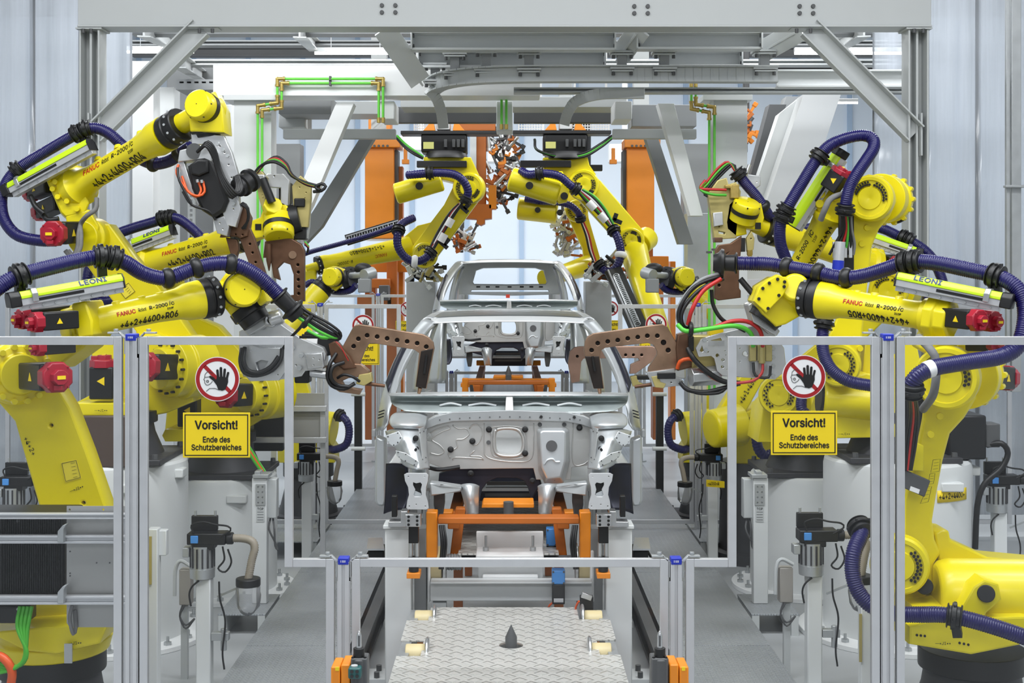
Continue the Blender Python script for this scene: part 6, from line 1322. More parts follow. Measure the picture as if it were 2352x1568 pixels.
# ---- gun hanging from the tall left robot
t = thing('welding_gun', P(520, 620, 8.5), 'big silver and black welding gun hanging from the tall left robot', 'welding gun', 'spot welding guns')
b = MB(); b.prism([P(*q) for q in ((408, 372, 8.2), (412, 345, 8.2), (470, 330, 8.2), (488, 345, 8.2), (486, 372, 8.2), (470, 365, 8.2))], (0, .14, 0)); b.build('gun_frame', sil, t, .006)
b = MB(); b.lathe(P(446, 347, 8.19), P(446, 347, 8.20), [(0, .05), (1, .05)], 24); b.build('frame_bore', CHA, t)
for o, h, Y in (([(410, 368), (420, 368), (438, 425), (462, 460), (456, 470), (430, 430), (412, 385)], [], 8.22), ([(476, 352), (490, 360), (510, 400), (540, 450), (552, 478), (540, 520), (520, 515), (500, 440), (484, 400)], [(496, 372, 2), (500, 390, 2), (520, 430, 2.5), (532, 455, 2.5), (536, 480, 2.5)], 8.24), ([(440, 308), (512, 312), (530, 350), (545, 400), (548, 470), (530, 470), (505, 380), (480, 330), (442, 330)], [(505, 335, 3), (516, 350, 3), (525, 378, 3), (532, 408, 3), (536, 432, 3)], 8.36)):
    holed(t, 'frame_plate', o, h, Y, .06, sil, .004)
b = MB(); pplate(b, [(438, 385), (462, 370), (482, 372), (494, 400), (516, 460), (508, 480), (490, 492), (468, 478), (446, 430)], [], 8.20, .22, .02); b.build('transformer', BLK, t)
b = MB(); pplate(b, [(440, 380), (455, 370), (473, 372), (474, 392), (456, 400), (442, 396)], [], 8.17, .06, .012); b.build('transformer_cap', BLK, t)
b = MB(); b.lathe(P(492, 492, 8.28), P(502, 480, 8.28), [(0, px(11, 8.3)), (1, px(12, 8.3))], 20); b.build('cylinder_end', SIL, t)
b = MB(); pplate(b, [(492, 505), (514, 498), (524, 520), (520, 540), (500, 534)], [(505, 512, 2.5), (512, 526, 2.5)], 8.24, .12, .006); b.build('bearing_block', SIL, t)
holed(t, 'copper_body', [(508, 542), (520, 500), (545, 470), (560, 475), (572, 500), (566, 540), (552, 545), (540, 540)], [(541, 538, 4), (557, 539, 4)], 8.32, .09, COD, .008)
holed(t, 'electrode_arm', [(552, 548), (570, 520), (582, 545), (612, 640), (606, 672), (590, 650)], [(574, 560, 4), (580, 580, 4), (587, 602, 4), (594, 624, 4)], 8.34, .05, COD, .004)
b = MB(); b.prism([P(*q) for q in ((518, 545, 8.34), (545, 550, 8.34), (548, 572, 8.34), (540, 600, 8.34), (528, 580, 8.34))], (0, .06, 0)); b.build('short_arm', COD, t, .006)
b = MB(); b.lathe(P(536, 580, 8.36), P(545, 612, 8.36), [(0, .012), (1, .004)], 10); b.build('electrode_tip', COD, t)
for i in range(4): cable(t, [(462-i*3, 340+i*3, 8.14), (478-i*2, 326+i*3, 8.1), (494-i*2, 345+i*4, 8.12), (505-i*2, 385+i*2, 8.14), (522-i*3, 420+i*3, 8.14), (545-i*4, 445+i*3, 8.16), (556-i*4, 430, 8.2), (548-i*3, 405, 8.22)], .011, BLK, 'gun_cable')
for pts, m in (([(410, 378, 8.2), (406, 398, 8.18), (424, 430, 8.17), (450, 452, 8.17), (462, 438, 8.18), (456, 418, 8.19)], ORC), ([(418, 405, 8.2), (432, 440, 8.16), (456, 450, 8.16), (470, 440, 8.17), (466, 416, 8.18)], ORC), ([(420, 440, 8.2), (440, 470, 8.18), (480, 485, 8.2), (495, 505, 8.22)], BLK), ([(408, 385, 8.18), (412, 415, 8.15), (440, 468, 8.15)], BLK)): cable(t, pts, .008, m, 'gun_cable')
for x, y in ((453, 412), (463, 413)):
    b = MB(); b.cyl(P(x, y, 8.17), P(x+1, y+7, 8.17), .010); b.build('cable_lug', SIL, t)
b = MB(); b.lathe(P(546, 432, 8.25), P(580, 410, 8.35), [(0, .06), (.2, .062), (.25, .075), (.4, .075), (.45, .06), (.7, .062), (.75, .078), (.95, .075), (1, .05)], 24); b.build('hose_coupling', BLK, t)
for i in range(3): cable(t, [(545+i*3, 478, 8.3), (552+i*3, 470-i*2, 8.27), (566+i*2, 478, 8.27), (570, 500+i*3, 8.28), (562-i*3, 525, 8.3)], .008, BLK, 'gun_cable')
b = MB(); bolts(b, [P(x, y, 8.22) for x, y in ((484, 362), (490, 378), (514, 420), (528, 445), (536, 468), (500, 330), (512, 344), (522, 358))], -Y_, .014, .012, 6); b.build_each('bolt', STD, t)

# ---- gun of the second left robot
t = thing('welding_gun', P(660, 690, 9.3), 'welding gun with dark copper yoke hanging from the drum wrist left of the green pipes', 'welding gun', 'spot welding guns')
for o, h, Y, m in (([(580, 402), (600, 394), (612, 408), (608, 470), (604, 480), (596, 455), (590, 420)], [(603, 448, 2), (604, 455, 2)], 9.3, OCH), ([(605, 410), (615, 400), (650, 400), (662, 414), (660, 470), (646, 470), (646, 430), (616, 428)], [(630, 404, 3)], 9.35, sil), ([(672, 428), (690, 405), (712, 425), (712, 455), (706, 520), (680, 520), (674, 460)], [(688, 430, 2.5), (703, 442, 2.5), (700, 455, 2)], 9.38, OCH), ([(668, 470), (712, 455), (708, 520), (704, 545), (672, 530), (664, 500)], [(690, 500, 2.5), (690, 525, 2)], 9.45, sil)):
    holed(t, 'gun_frame', o, h, Y, .07, m, .005)
b = MB(); b.cyl(P(603, 410, 9.27), P(625, 465, 9.27), .03); b.build('black_cylinder', BLK, t)
b = MB(); pbox(b, 640, 418, 665, 470, 9.42, .15); pbox(b, 675, 455, 700, 475, 9.36, .06); b.build('transformer', BLK, t, .008)
b = MB(); pbox(b, 672, 520, 702, 550, 9.4, .12); b.build('actuator_motor', BLK, t, .008)
holed(t, 'yoke', [(610, 556), (640, 546), (670, 550), (690, 562), (697, 575), (697, 690), (664, 690), (662, 682), (676, 678), (676, 630), (668, 606), (650, 600), (634, 616), (640, 640), (630, 636), (622, 590), (606, 590)], [(684, 608, 5), (685, 625, 5), (685, 642, 5), (686, 658, 5), (686, 674, 5)], 9.32, .06, COD, .006)
b = MB(); b.cyl(P(672, 585, 9.31), P(672, 585, 9.33), px(9, 9.3), seg=28); b.build('pivot_cap', COP, t)
b = MB(); b.lathe(P(617, 560, 9.3), P(618, 622, 9.3), [(0, .02), (.6, .02), (1, .004)], 12); b.build('electrode_arm', COD, t)
b = MB(); b.prism([P(*q) for q in ((625, 580, 9.4), (632, 580, 9.4), (634, 690, 9.4), (626, 690, 9.4))], (0, .03, 0)); b.build('guide_blade', SIL, t)
for i, m in enumerate((BLK, BLK, GRC, REC, BLK)): cable(t, [(582+i*2, 400-i, 9.3), (600+i*3, 380-i*2, 9.28), (628+i*2, 372-i*3, 9.26), (655+i, 385-i*2, 9.26), (670, 404-i, 9.26), (700, 418+i, 9.28), (735, 428+i, 9.3)], .010, m, 'gun_cable')
cable(t, [(720, 440, 9.3), (738, 438, 9.28), (748, 428, 9.28), (738, 422, 9.28), (724, 430, 9.28), (735, 436, 9.27)], .012, BLK, 'cable_loop')
b = MB(); pbox(b, 574, 400, 608, 422, 9.25, .06); b.build('hose_clamp_block', SIL, t, .008)
for i, m in enumerate((GRC, REC, BLK)): cable(t, [(700, 555+i*3, 9.4), (708, 565+i*2, 9.4), (706, 580, 9.42)], .008, m, 'gun_cable')

# ---- gun of the second right robot
t = thing('welding_gun', P(1680, 690, 9.5), 'olive brass welding gun with copper jaws left of the right drum wrist', 'welding gun', 'spot welding guns')
for o, h, Y, m in (([(1628, 445), (1650, 415), (1668, 410), (1672, 425), (1690, 420), (1700, 440), (1690, 545), (1642, 548), (1636, 500)], [(1652, 520, 3), [(1648, 528), (1668, 532), (1666, 540), (1650, 538)]], 9.55, OCH), ([(1700, 400), (1745, 405), (1745, 425), (1735, 432), (1702, 425)], [(1712, 412, 2.5), (1738, 418, 2)], 9.65, sil), ([(1640, 490), (1658, 488), (1660, 515), (1642, 518)], [], 9.52, sil)):
    holed(t, 'gun_frame', o, h, Y, .09, m, .006)
b = MB(); pbox(b, 1678, 423, 1698, 455, 9.5, .06); pbox(b, 1666, 424, 1680, 432, 9.5, .05); b.build('hose_manifold', BRS, t, .005)
b = MB(); b.cyl(P(1712, 405, 9.6), P(1722, 378, 9.6), .014); b.build('pivot_pin', SIL, t)
holed(t, 'yoke', [(1645, 575), (1652, 564), (1680, 560), (1702, 545), (1702, 560), (1696, 620), (1696, 662), (1700, 668), (1700, 682), (1652, 688), (1643, 684), (1645, 640)], [(1652, 655, 5), [(1655, 600), (1664, 582), (1676, 576), (1676, 580), (1666, 588), (1659, 602)]], 9.5, .06, COD, .006)
b = MB(); pbox(b, 1642, 545, 1660, 556, 9.5, .1); b.build('copper_flange', COD, t, .004)
b = MB(); pbox(b, 1702, 546, 1712, 578, 9.5, .05); b.build('guide_carriage', BLK, t, .003)
holed(t, 'bearing_block', [(1716, 548), (1726, 533), (1732, 548), (1730, 572), (1718, 576)], [(1725, 548, 3)], 9.5, .06, OCH, .004)
b = MB(); b.lathe(P(1722, 574, 9.5), P(1722, 592, 9.5), [(0, .022), (.6, .022), (1, .006)], 12); b.build('electrode_tip', BRS, t)
for i, m in enumerate((GRC, REC)): cable(t, [(1668, 448-i*12, 9.48), (1640, 447-i*12, 9.46), (1615, 440-i*6, 9.46), (1608, 430, 9.48), (1620, 418-i*4, 9.5)], .010, m, 'gun_cable')
# ================================================================ PEDESTALS, TIP DRESSERS, POSTS
def pedestal(x, Y, r, zt, label):
    X = P(x, 0, Y).x; t = thing('pedestal', (X, Y, FLZ), label, 'pedestal', 'round robot pedestals')
    b = MB(); b.lathe((X, Y, FLZ+.03), (X, Y, zt), [(0, r), (.955, r), (.985, r*.985), (1, r*.95)], 56); b.build('drum', LGT, t, smooth=30)
    b = MB(); b.cyl((X, Y, FLZ), (X, Y, FLZ+.035), r*1.35, seg=56); fl = b.build('floor_flange', WHT, t, .004)
    b = MB(); n = 18
    for k in range(n):
        a = 2*math.pi*k/n; p = V(X+math.cos(a)*r*1.2, Y+math.sin(a)*r*1.2, FLZ+.035); b.cyl(p, p+V(0, 0, .02), .026, seg=6); b.cyl(p, p+V(0, 0, .055), .011, seg=8)
    b.build_each('anchor_bolt', STD, fl)
    b = MB(); b.box((X+r*.45, Y-r*.9, zt-.14), (.15, .08, .06)); b.box((X+r*.98, Y-.12, zt-.08), (.06, .12, .06)); b.build_each('lifting_lug', LGT, t, bevel=.008)
    return t, X
pedestal(275, 9.0, .46, 1.07, 'big round grey pedestal under the tall left robot')
pedestal(VX-2.25*F/10.3, 10.3, .42, .77, 'round grey pedestal under the second left robot')
t, X = pedestal(2060, 9.1, .50, 1.07, 'big round grey pedestal with yellow code label under the upright right robot')
b = MB(); rr = .503; b.rings([[V(X+rr*math.sin(a), 9.1-rr*math.cos(a), z) for z in (.83, .91)] for a in [math.radians(14+k*4) for k in range(9)]], False); b.build('code_label', SGY, t, solid=.002)
text('+4+2+4400+', V(0, 0, 0), X_, Z_, .075, INK, t, 'code_print', bold=.0006, sx=.72, wrap=lambda x, y, z: V(X+.506*math.sin(math.radians(15)+x/.506), 9.1-.506*math.cos(math.radians(15)+x/.506), .87+y))
pedestal(VX+2.35*F/10.4, 10.4, .42, .77, 'round grey pedestal under the second right robot')
b = MB(); X = P(2205, 0, 9.0).x; b.box((X, 9.0, 1.23), (.26, .3, .3)); k = b.build('motor_block', BLK, t, .015)
b = MB(); b.box((X+.18, 8.95, 1.24), (.10, .16, .16)); b.build('plug_box', CHA, t, .008)
cable(t, [(2266, 1022, 8.9), (2300, 1018, 8.85), (2315, 1040, 8.85), (2300, 1075, 8.85), (2262, 1110, 8.85), (2245, 1160, 8.85), (2240, 1260, 8.85)], .02, BLK)
# grey control housings below the robot casts
for x0, y0, x1, y1, Y, lab in ((176, 955, 296, 1074, 8.56, 'left'),):
    b = MB(); pbox(b, x0, y0, x1, y1, Y, .05); tag(b.build('brown_guard_box', mat('brown_guard', (.08, .055, .045), .5), None, .01), 'dark brown guard box behind the left foreground lower arm', 'guard')
def dresser(px0, py_head, Y, sc, label, flip=1, bag=True, zfloor=FLZ):
    """tip dresser on a post; px0 = post centre, py_head = top of the head, sc = px per head width unit"""
    t = thing('tip_dresser', P(px0, VY+(CZ-zfloor)*F/Y, Y), label, 'tip dresser', 'electrode tip dressers on posts')
    k = sc*Y/F; O = P(px0, py_head, Y)
    q = lambda x, y, d=0: O+V(flip*x*k, d, -y*k)
    b = MB(); b.bar(q(0, 135), V(O.x, Y, zfloor), .088, .088, Y_); b.box((O.x, Y, zfloor+.01), (.2, .2, .02)); b.build('post', LGT, t, .008)
    b = MB(); b.lathe(q(-5, 135), q(-5, 62), [(0, 28*k), (.3, 29*k), (.31, 27*k), (1, 27*k)], 20); mo = b.build('dresser_motor', STD, t)
    b = MB()
    for a in range(14): b.box(q(-5, 88)+V(math.cos(a*.449)*27*k, math.sin(a*.449)*27*k, 0), (4*k, 4*k, 44*k), Matrix.Rotation(a*.449, 3, 'Z'))
    b.build('cooling_fins', DRK, mo)
    b = MB(); b.box(q(-40, 76), (16*k, 30*k, 22*k)); b.build('terminal_box', STD, mo, 2*k)
    b = MB(); b.box(q(-4, 14, 20*k), (60*k, 14*k, 34*k)); b.build('back_plate', BLK, t, 1.5*k)
    b = MB(); b.box(q(8, 44), (88*k, 46*k, 26*k)); b.cyl(q(52, 44, -8*k), q(68, 44, -8*k), 14*k); b.box(q(0, 62), (50*k, 44*k, 14*k)); b.build('dresser_head', BLK, t, 2.5*k)
    b = MB(); b.box(q(-18, 44, -24*k), (17*k, 5*k, 17*k)); b.build('blue_switch', SKY, t, k)
    b = MB()
    for x in (-26, 20): b.cyl(q(x, 0, 20*k), q(x, -14, 20*k), 3*k, seg=10)
    b.build_each('guide_pin', STD, t)
    if bag:
        hp = [q(66, 44, -8*k), q(90, 44, -10*k), q(112, 50, -14*k), q(118, 66, -16*k), q(112, 92, -18*k), q(104, 136, -20*k)]
        sp = resample(spline(hp, .02), .006); b = MB(); b.tube(sp, lambda i: (9 if i % 2 else 7.6)*k*1.1, 12); b.build('chip_hose', TAN, t, smooth=80)
        c = hp[-1]; b = MB(); b.cyl(c+V(0, 0, 4*k), c-V(0, 0, 14*k), 28*k); b.build('jar_lid', BLK, t, 2*k)
        b = MB(); b.lathe(c-V(0, 0, 14*k), c-V(0, 0, 82*k), [(0, 27*k), (.3, 28*k), (.7, 25*k), (.9, 16*k), (1, 4*k)], 20)
        for v in b.bm.verts: v.co += V(random.uniform(-1, 1), random.uniform(-1, 1), 0)*2.2*k
        b.build('chip_bag', JAR, t, smooth=80)
        b = MB(); b.bar(q(30, 180), c-V(0, 0, 8*k), 5*k, 5*k); b.build('jar_arm', STD, t)
    for pts in ([(-20, 30), (-25, 12), (0, 4), (30, 10), (58, 14), (64, 24), (40, 38)], [(46, 60), (50, 90), (36, 110), (52, 118), (66, 96), (58, 66)], [(38, 140), (40, 180), (52, 230), (46, 300), (50, 340)], [(-8, 138), (-24, 152), (-30, 170), (-26, 196)]):
        b = MB(); b.tube(spline([q(x, y, -22*k) for x, y in pts], .02), 2.2*k, 8); b.build('thin_cable', BLK, t)
    b = MB(); b.cyl(q(46, 300, -10*k), q(46, 250, -10*k), 7*k); b.box(q(38, 268, -6*k), (40*k, 20*k, 18*k)); b.build('air_service_unit', STD, t, k)
    return t
dresser(470, 1190, 7.75, 1.0, 'electrode tip dresser with tan hose and clear bag behind the left sign panel')
dresser(1868, 1183, 7.75, 1.0, 'electrode tip dresser beside the blue looped hose behind the right sign panel')
dresser(2294, 1064, 9.0, .82, 'electrode tip dresser at the right picture edge beside the labelled pedestal')
dresser(36, 1066, 8.5, .85, 'electrode tip dresser behind the foreground lower arm at the left picture edge', 1, False)
dresser(706, 1020, 11.2, .62, 'small electrode tip dresser behind the left stepped panel post', 1)
dresser(1636, 1022, 11.2, .62, 'small electrode tip dresser with drooping hose left of the right sign panel', -1)
b = MB(); pplate(b, [(1623, 1102), (1664, 1106), (1664, 1120), (1623, 1117)], [], 10.9, .02, .001)
k = tag(b.build('code_plate', SGY), 'small yellow code plate under the dresser left of the right sign panel', 'sign')
text('+4350+R', P(1625, 1110, 10.89), X_, Z_, .05, INK, k, bold=.0005, sx=.62)
# TCP reference posts
for px0, sgn, side in ((598, 1, 'left'), (1745, -1, 'right')):
    Y = 9.3; X = P(px0, 0, Y).x; t = thing('reference_post', (X, Y, .006), f'narrow grey post marked TCP on the {side} platform', 'post', 'reference posts marked TCP')
    zt = P(0, 1096, Y).z; b = MB(); b.box((X, Y, zt/2), (.105, .08, zt)); b.build('post', LGT, t, .005)
    b = MB(); pplate(b, [(px0-11, 1112), (px0+11, 1112), (px0+11, 1160), (px0-11, 1160)], [(px0+dx, 1118+12*k, 2) for dx in (-5, 5) for k in range(4)], Y-.05, .01, 0); b.build('hole_plate', STD, t)
    b = MB(); pbox(b, px0-9, 1163, px0+9, 1198, Y-.045, .004); lb = b.build('label_plate', GRY, t)
    text('TCP', P(px0, 1168, Y-.047), X_, Z_, .032, INK, lb, align='CENTER')
    b = MB()
    for k in range(4): pbox(b, px0-7, 1175+k*6, px0+7, 1176+k*6, Y-.046, .001)
    b.build('label_lines', CHA, lb)
    b = MB(); pbox(b, px0-18, 1090, px0+18, 1098, Y-.06, .16); b.box(P(px0-4, 1085, Y), (.04, .1, .03)); b.build('head_plate', STD, t, .002)
    b = MB(); xx = px0+sgn*26; pbox(b, xx-11, 1100, xx+11, 1190, Y+.02, .1); b.build('side_box', GRY, t, .006)
    for i in range(2): cable(t, [(xx-3+i*6, 1190, Y+.06), (xx-6+i*12, 1215, Y), (xx+8, 1245+i*8, Y), (xx+14, 1262, Y)], .007, CHA)
# thin grey posts near the front
for x0, x1, y0, Y, lab in ((342, 366, 1212, 7.6, 'light grey side post behind the left sign panel'), (1974, 1998, 1390, 7.6, 'light grey side post behind the right sign panel')):
    a = P((x0+x1)/2, y0, Y); t = thing('side_post', (a.x, Y, FLZ), lab, 'post'); b = MB(); b.bar(a, V(a.x, Y, FLZ), .06, .08, Y_); b.build('post', LGT, t, .005)
    b = MB(); pbox(b, x0+18, y0+6, x0+40, y0+64, Y, .06); b.build('side_box', LGT, t, .005)
    b = MB(); pbox(b, x0, y0+20, x0+6, y0+130, Y-.05, .01); b.build('hole_plate', OCH, t)
# terminal boxes
for x0, x1, y0, y1, Y, lab in ((411, 438, 1308, 1390, 8.0, 'left'), (1791, 1822, 1304, 1384, 8.0, 'right')):
    t = thing('terminal_box', P((x0+x1)/2, y1, Y), f'small beige grey terminal box with curled cover near the {lab} tip dresser', 'box', 'terminal boxes')
    b = MB(); pbox(b, x0, y0, x1, y1, Y, .08); b.build('box', mat('beige_grey', (.33, .31, .28), .5), t, .006)
    b = MB(); b.tube(spline([P(x1, y0-8, Y), P(x0+4, y0-20, Y), P(x0-8, y0, Y), P(x0-10, y0+60, Y)], .02), .012, 8); b.build('cover_strap', GRY, t)
    a = P((x0+x1)/2, y1, Y+.04); b = MB(); b.bar(a, V(a.x, a.y, FLZ), .04, .04, Y_); b.build('stand', GRY, t)
    for i in range(2): cable(t, [(x0+8+i*5, y1, Y), (x0+2, y1+25, Y), (x0+16, y1+45+i*8, Y), (x0+36, y1+30, Y)], .006, CHA)
# cooling unit with profile rails, bottom left
t = thing('cooling_unit', P(75, 1700, 6.75), 'black ribbed cooling unit on aluminium rails at the bottom left', 'cooling unit')
Y = 6.55
b = MB(); pbox(b, -160, 1182, 148, 1368, Y+.03, .30); b.build('housing', BLK, t, .01)
b = MB()
for k in range(34): pbox(b, 2+k*4.2, 1190, 4+k*4.2, 1362, Y+.015, .02)
b.build('ribs', BLK, t)
for y0, y1 in ((1178, 1190), (1228, 1246), (1367, 1386)):
    b = MB(); yc = (y0+y1)/2; h = (y1-y0)*Y/F
    a, e = P(-200, yc, Y-.03), P(292, yc, Y-.03)
    for dz in (-h*.36, h*.36): b.bar(a+V(0, 0, dz), e+V(0, 0, dz), .045, h*.26)
    b.bar(a+V(0, .006, 0), e+V(0, .006, 0), .034, h*.6); b.build('profile_rail', ALU, t, .001)
for y in (1210, 1350):
    b = MB(); b.prism([P(*q) for q in ((132, y+36, Y-.08), (146, y+36, Y-.08), (146, y+4, Y-.08), (152, y-6, Y-.08), (144, y-4, Y-.08), (132, y+10, Y-.08))], (0, .05, 0)); b.build('rail_bracket', STD, t, .002)
b = MB(); bolts(b, [P(x, y, Y+.03) for x, y in ((42, 1196), (42, 1398))], -Y_, .008, .008, 8); b.build_each('bolt', STD, t)
for x in (-150, 290):
    a = P(x, 1180, Y); b = MB(); b.bar(V(a.x, Y+.02, a.z), V(a.x, Y+.02, FLZ), .05, .05, Y_); b.build('stand_leg', ALU, t)
b = MB(); pbox(b, -60, 1392, 62, 1432, Y+.06, .14); b.build('lower_tray', BLK, t, .01)
for i, m in enumerate((GRC, GRC, GRC, GRC)): cable(t, [(46+i*9, 1392, Y+.0), (40+i*8, 1440, Y-.03), (62-i*3, 1500+i*6, Y-.05), (40-i*10, 1530+i*4, Y-.04), (-10, 1518+i*8, Y-.02)], .010, m, 'green_cable')
cable(t, [(-20, 1500, Y), (10, 1512, Y-.04), (28, 1545, Y-.04), (18, 1600, Y-.02)], .022, ORC, 'orange_hose')
b = MB(); pplate(b, [(153, 1162), (300, 1162), (300, 1440), (160, 1440), (153, 1430)], [(160, 1170, 2.5), (237, 1170, 2.5)], Y+.01, .006, 0)
g = tag(b.build('sheet_guard', mat('galvanised_sheet', (.42, .42, .41), .45, .5, .08, 5)), 'plain grey sheet metal guard right of the black cooling unit', 'guard')
b = MB(); bolts(b, [P(x, y, Y+.01) for x, y in ((178, 1190), (222, 1190), (252, 1190), (161, 1266), (161, 1316), (222, 1292), (252, 1292), (161, 1322))], -Y_, .004, .003, 8); b.build_each('rivet', CHA, g)
b = MB(); b.tube(spline([P(166, 1390, Y-.02), P(160, 1420, Y-.03), P(168, 1455, Y-.02), P(174, 1440, Y), P(172, 1400, Y)], .02), .010, 8); b.build('edge_strap', GFB, g)
# same unit farther back, seen through the panes
t = thing('cooling_unit', P(640, 1250, 10.6), 'distant dark cooling unit on rails between the left stepped panel and second fence', 'cooling unit')
b = MB(); pbox(b, 575, 918, 650, 1036, 10.6, .3); b.build('housing', BLK, t, .01)
b = MB(); pbox(b, 652, 903, 745, 1016, 10.6, .02); b.build('sheet_guard', MATS['galvanised_sheet'], t)
for y in (938, 1010):
    b = MB(); a, e = P(570, y, 10.56), P(750, y, 10.56); b.bar(a, e, .04, .045); b.build('profile_rail', ALU, t, .003)
for x in (578, 742):
    a = P(x, 938, 10.6); b = MB(); b.bar(a, V(a.x, a.y, FLZ), .04, .04, Y_); b.build('stand_leg', ALU, t)
# black light-barrier posts beyond the second fence
for x, s in ((823, 'left'), (1515, 'right')):
    Y = 14.2; a = P(x, 908, Y); t = thing('light_barrier_post', (a.x, Y, FLZ), f'black light barrier post behind the second fence on the {s}', 'post', 'black light barrier posts')
    b = MB(); b.bar(a, V(a.x, Y, FLZ), .08, .08, Y_); b.build('post', BLK, t, .005)
    b = MB()
    for y in (905, 1030): b.cyl(P(x-16, y, Y-.05), P(x+16, y, Y-.05), .022)
    b.build_each('clamp_tube', LGT, t)
# ================================================================ CEILING ROBOTS AND FAR STATION
CR = 'yellow robots hanging over the line'
YELS = YEL
def ceiling_base(t, x0, x1, y0, y1, Y, bx0, bx1, by):
    b = MB(); pbox(b, bx0, by, bx1, by+8, Y, .3); b.build('mounting_beam', BLK, t, .005)
    b = MB(); pbox(b, x0, y0, x1, y1, Y+.02, .4); bs = b.build('base_box', BLK, t, .02)
    w = x1-x0
    b = MB(); pbox(b, x0+w*.05, y0+w*.18, x0+w*.28, y0+w*.33, Y+.016, .01); b.build('label_plate', mat('pale_label', (.75, .74, .25), .5), bs)
    b = MB()
    for q in (.5, .68, .78, .88): pbox(b, x0+w*q, y0+w*.12, x0+w*(q+.07), y0+w*.3, Y-.02, .05)
    b.build_each('plug', CHA, bs, bevel=.006)
    for s in (-1, 1):
        b = MB(); xc = (x0+x1)/2; b.prism([P(*q) for q in ((xc+s*20, by, Y), (xc+s*48, by, Y), (xc+s*34, by-16, Y), (xc+s*24, by-20, Y))], (0, .15, 0)); b.build('orange_bracket', ORG, t, .006)
    xc = (x0+x1)/2; a = P(xc, by, Y+.15); b = MB(); b.bar(a, V(a.x, a.y, a.z+.55), .16, .2, Y_); b.build('suspension', GRY, t, .01)
# ---- left ceiling robot
Y0 = 15.5
t = thing('ceiling_robot', P(1025, 305, Y0), 'left ceiling robot, its arm bent down and reaching left over the fence', 'robot', CR)
ceiling_base(t, 967, 1072, 307, 350, Y0-.1, 920, 1145, 300)
b = MB(); b.lathe(P(1025, 365, Y0), P(1025, 349, Y0), [(0, .26), (.5, .25), (1, .22)], 32); b.build('bearing_ring', BLK, t)
yplate(t, 'turret', [(975, 363), (1080, 363), (1088, 380), (1098, 402), (1060, 420), (1000, 405), (978, 392)], Y0-.15, .45)
b = MB(); pbox(b, 957, 369, 1072, 384, Y0-.25, .1); b.build('cable_tray', BLK, t, .006)
b = MB(); b.lathe(P(908, 446, Y0-.2), P(1015, 414, Y0-.2), [(0, .10), (.03, .125), (.97, .125), (1, .11)], 28); b.build('counterbalance', YEL, t, .006)
b = MB(); b.cyl(P(963, 427, Y0-.36), P(963, 427, Y0-.3), px(8.5, Y0)); b.build('rubber_stop', BLK, t)
disc_head(t, P(1075, 432, Y0-.22), V(-.1, -1, -.05), px(36, Y0), .2, 'shoulder_disc', arcs=((-40, 30), (60, 120), (190, 240)), n=6)
tilted(t, 'lower_arm', [(x, y, Y0-.02) for x, y in [(1040, 430), (1060, 402), (1085, 397), (1108, 412), (1110, 430), (1100, 460), (1004, 590), (985, 612), (958, 610), (945, 590), (948, 565), (1020, 470)]], V(0, .16, 0), bevel=.012)
disc_head(t, P(976, 586, Y0-.16), V(.1, -1, 0), px(30, Y0), .16, arcs=((-100, -40), (40, 110), (170, 220)), n=6)
a, e, pm = upper_arm(t, (940, 568, Y0+.15), (737, 608, Y0-.3), (728, 611, Y0-.32), [(0, 27), (.3, 24), (.8, 19), (.9, 19), (.95, 21), (1, 21)], 22, (705, 618, Y0-.36), 10, (.2,))
text('+3+1+4300+R10', V(0, 0, 0), X_, Z_, .10, INK, t, 'station_code', bold=.0006, sx=.74, wrap=(lambda g: (lambda x, y, z: g(x, y, z)))(tubewrap(a, e, pm, V(-.1, -1, .1), .30, -.05, True)))
text('FANUC', V(0, 0, 0), X_, Z_, .075, RIN, t, bold=.0004, sx=.8, wrap=tubewrap(a, e, pm, V(-.1, -1, .1), .30, .05, True))
g7 = tubewrap(a, e, pm, V(-.1, -1, .1), .30, .05, True)
text('R-2000iC', V(0, 0, 0), X_, Z_, .07, INK, t, bold=.0004, sx=.8, wrap=lambda x, y, z: g7(x+.42, y, z))
yplate(t, 'arm_housing', [(930, 545), (960, 520), (1000, 510), (1012, 540), (990, 575), (950, 580)], Y0+.1, .25)
b = MB(); pbox(b, 690, 618, 725, 655, Y0-.4, .15); b.build('wrist_body', YEL, t, .03)
ho, sp = hose(t, [(935, 402, Y0-.35), (960, 400, Y0-.4), (1000, 397, Y0-.42), (1040, 400, Y0-.42), (1064, 415, Y0-.42), (1075, 440, Y0-.4), (1068, 462, Y0-.38)], .05, .03); hose_ring(t, sp, .3, .05, True); hose_ring(t, sp, .98, .05, True)
ho, sp = hose(t, [(992, 576, Y0-.35), (975, 594, Y0-.38), (952, 600, Y0-.4), (930, 590, Y0-.4), (914, 565, Y0-.4), (914, 535, Y0-.38), (922, 515, Y0-.3), (950, 500, Y0-.2)], .05, .03, 'elbow_hose'); hose_ring(t, sp, .03, .05, True); hose_ring(t, sp, .72, .05, True); hose_ring(t, sp, .25, .052, False, m=SGW)
ho, sp = hose(t, [(905, 520, Y0-.3), (850, 540, Y0-.35), (780, 560, Y0-.4), (700, 583, Y0-.45), (690, 600, Y0-.45)], .03, .02, 'arm_hose')
for i, m in enumerate((BLK, BLK, SGW, REC, BLK)): cable(t, [(1062-i*2, 465+i, Y0-.3), (1045-i*3, 490, Y0-.3), (1020-i*3+8*(i == 3), 530, Y0-.28), (996-i*2, 570, Y0-.3)], .018, m, 'arm_cable')
b = MB()
for x, y in ((1034, 510), (1018, 545)): b.cyl(P(x+4, y-8, Y0-.36), P(x-6, y+10, Y0-.36), .045)
b.build_each('cable_coupling', SGW, t)
b = MB()
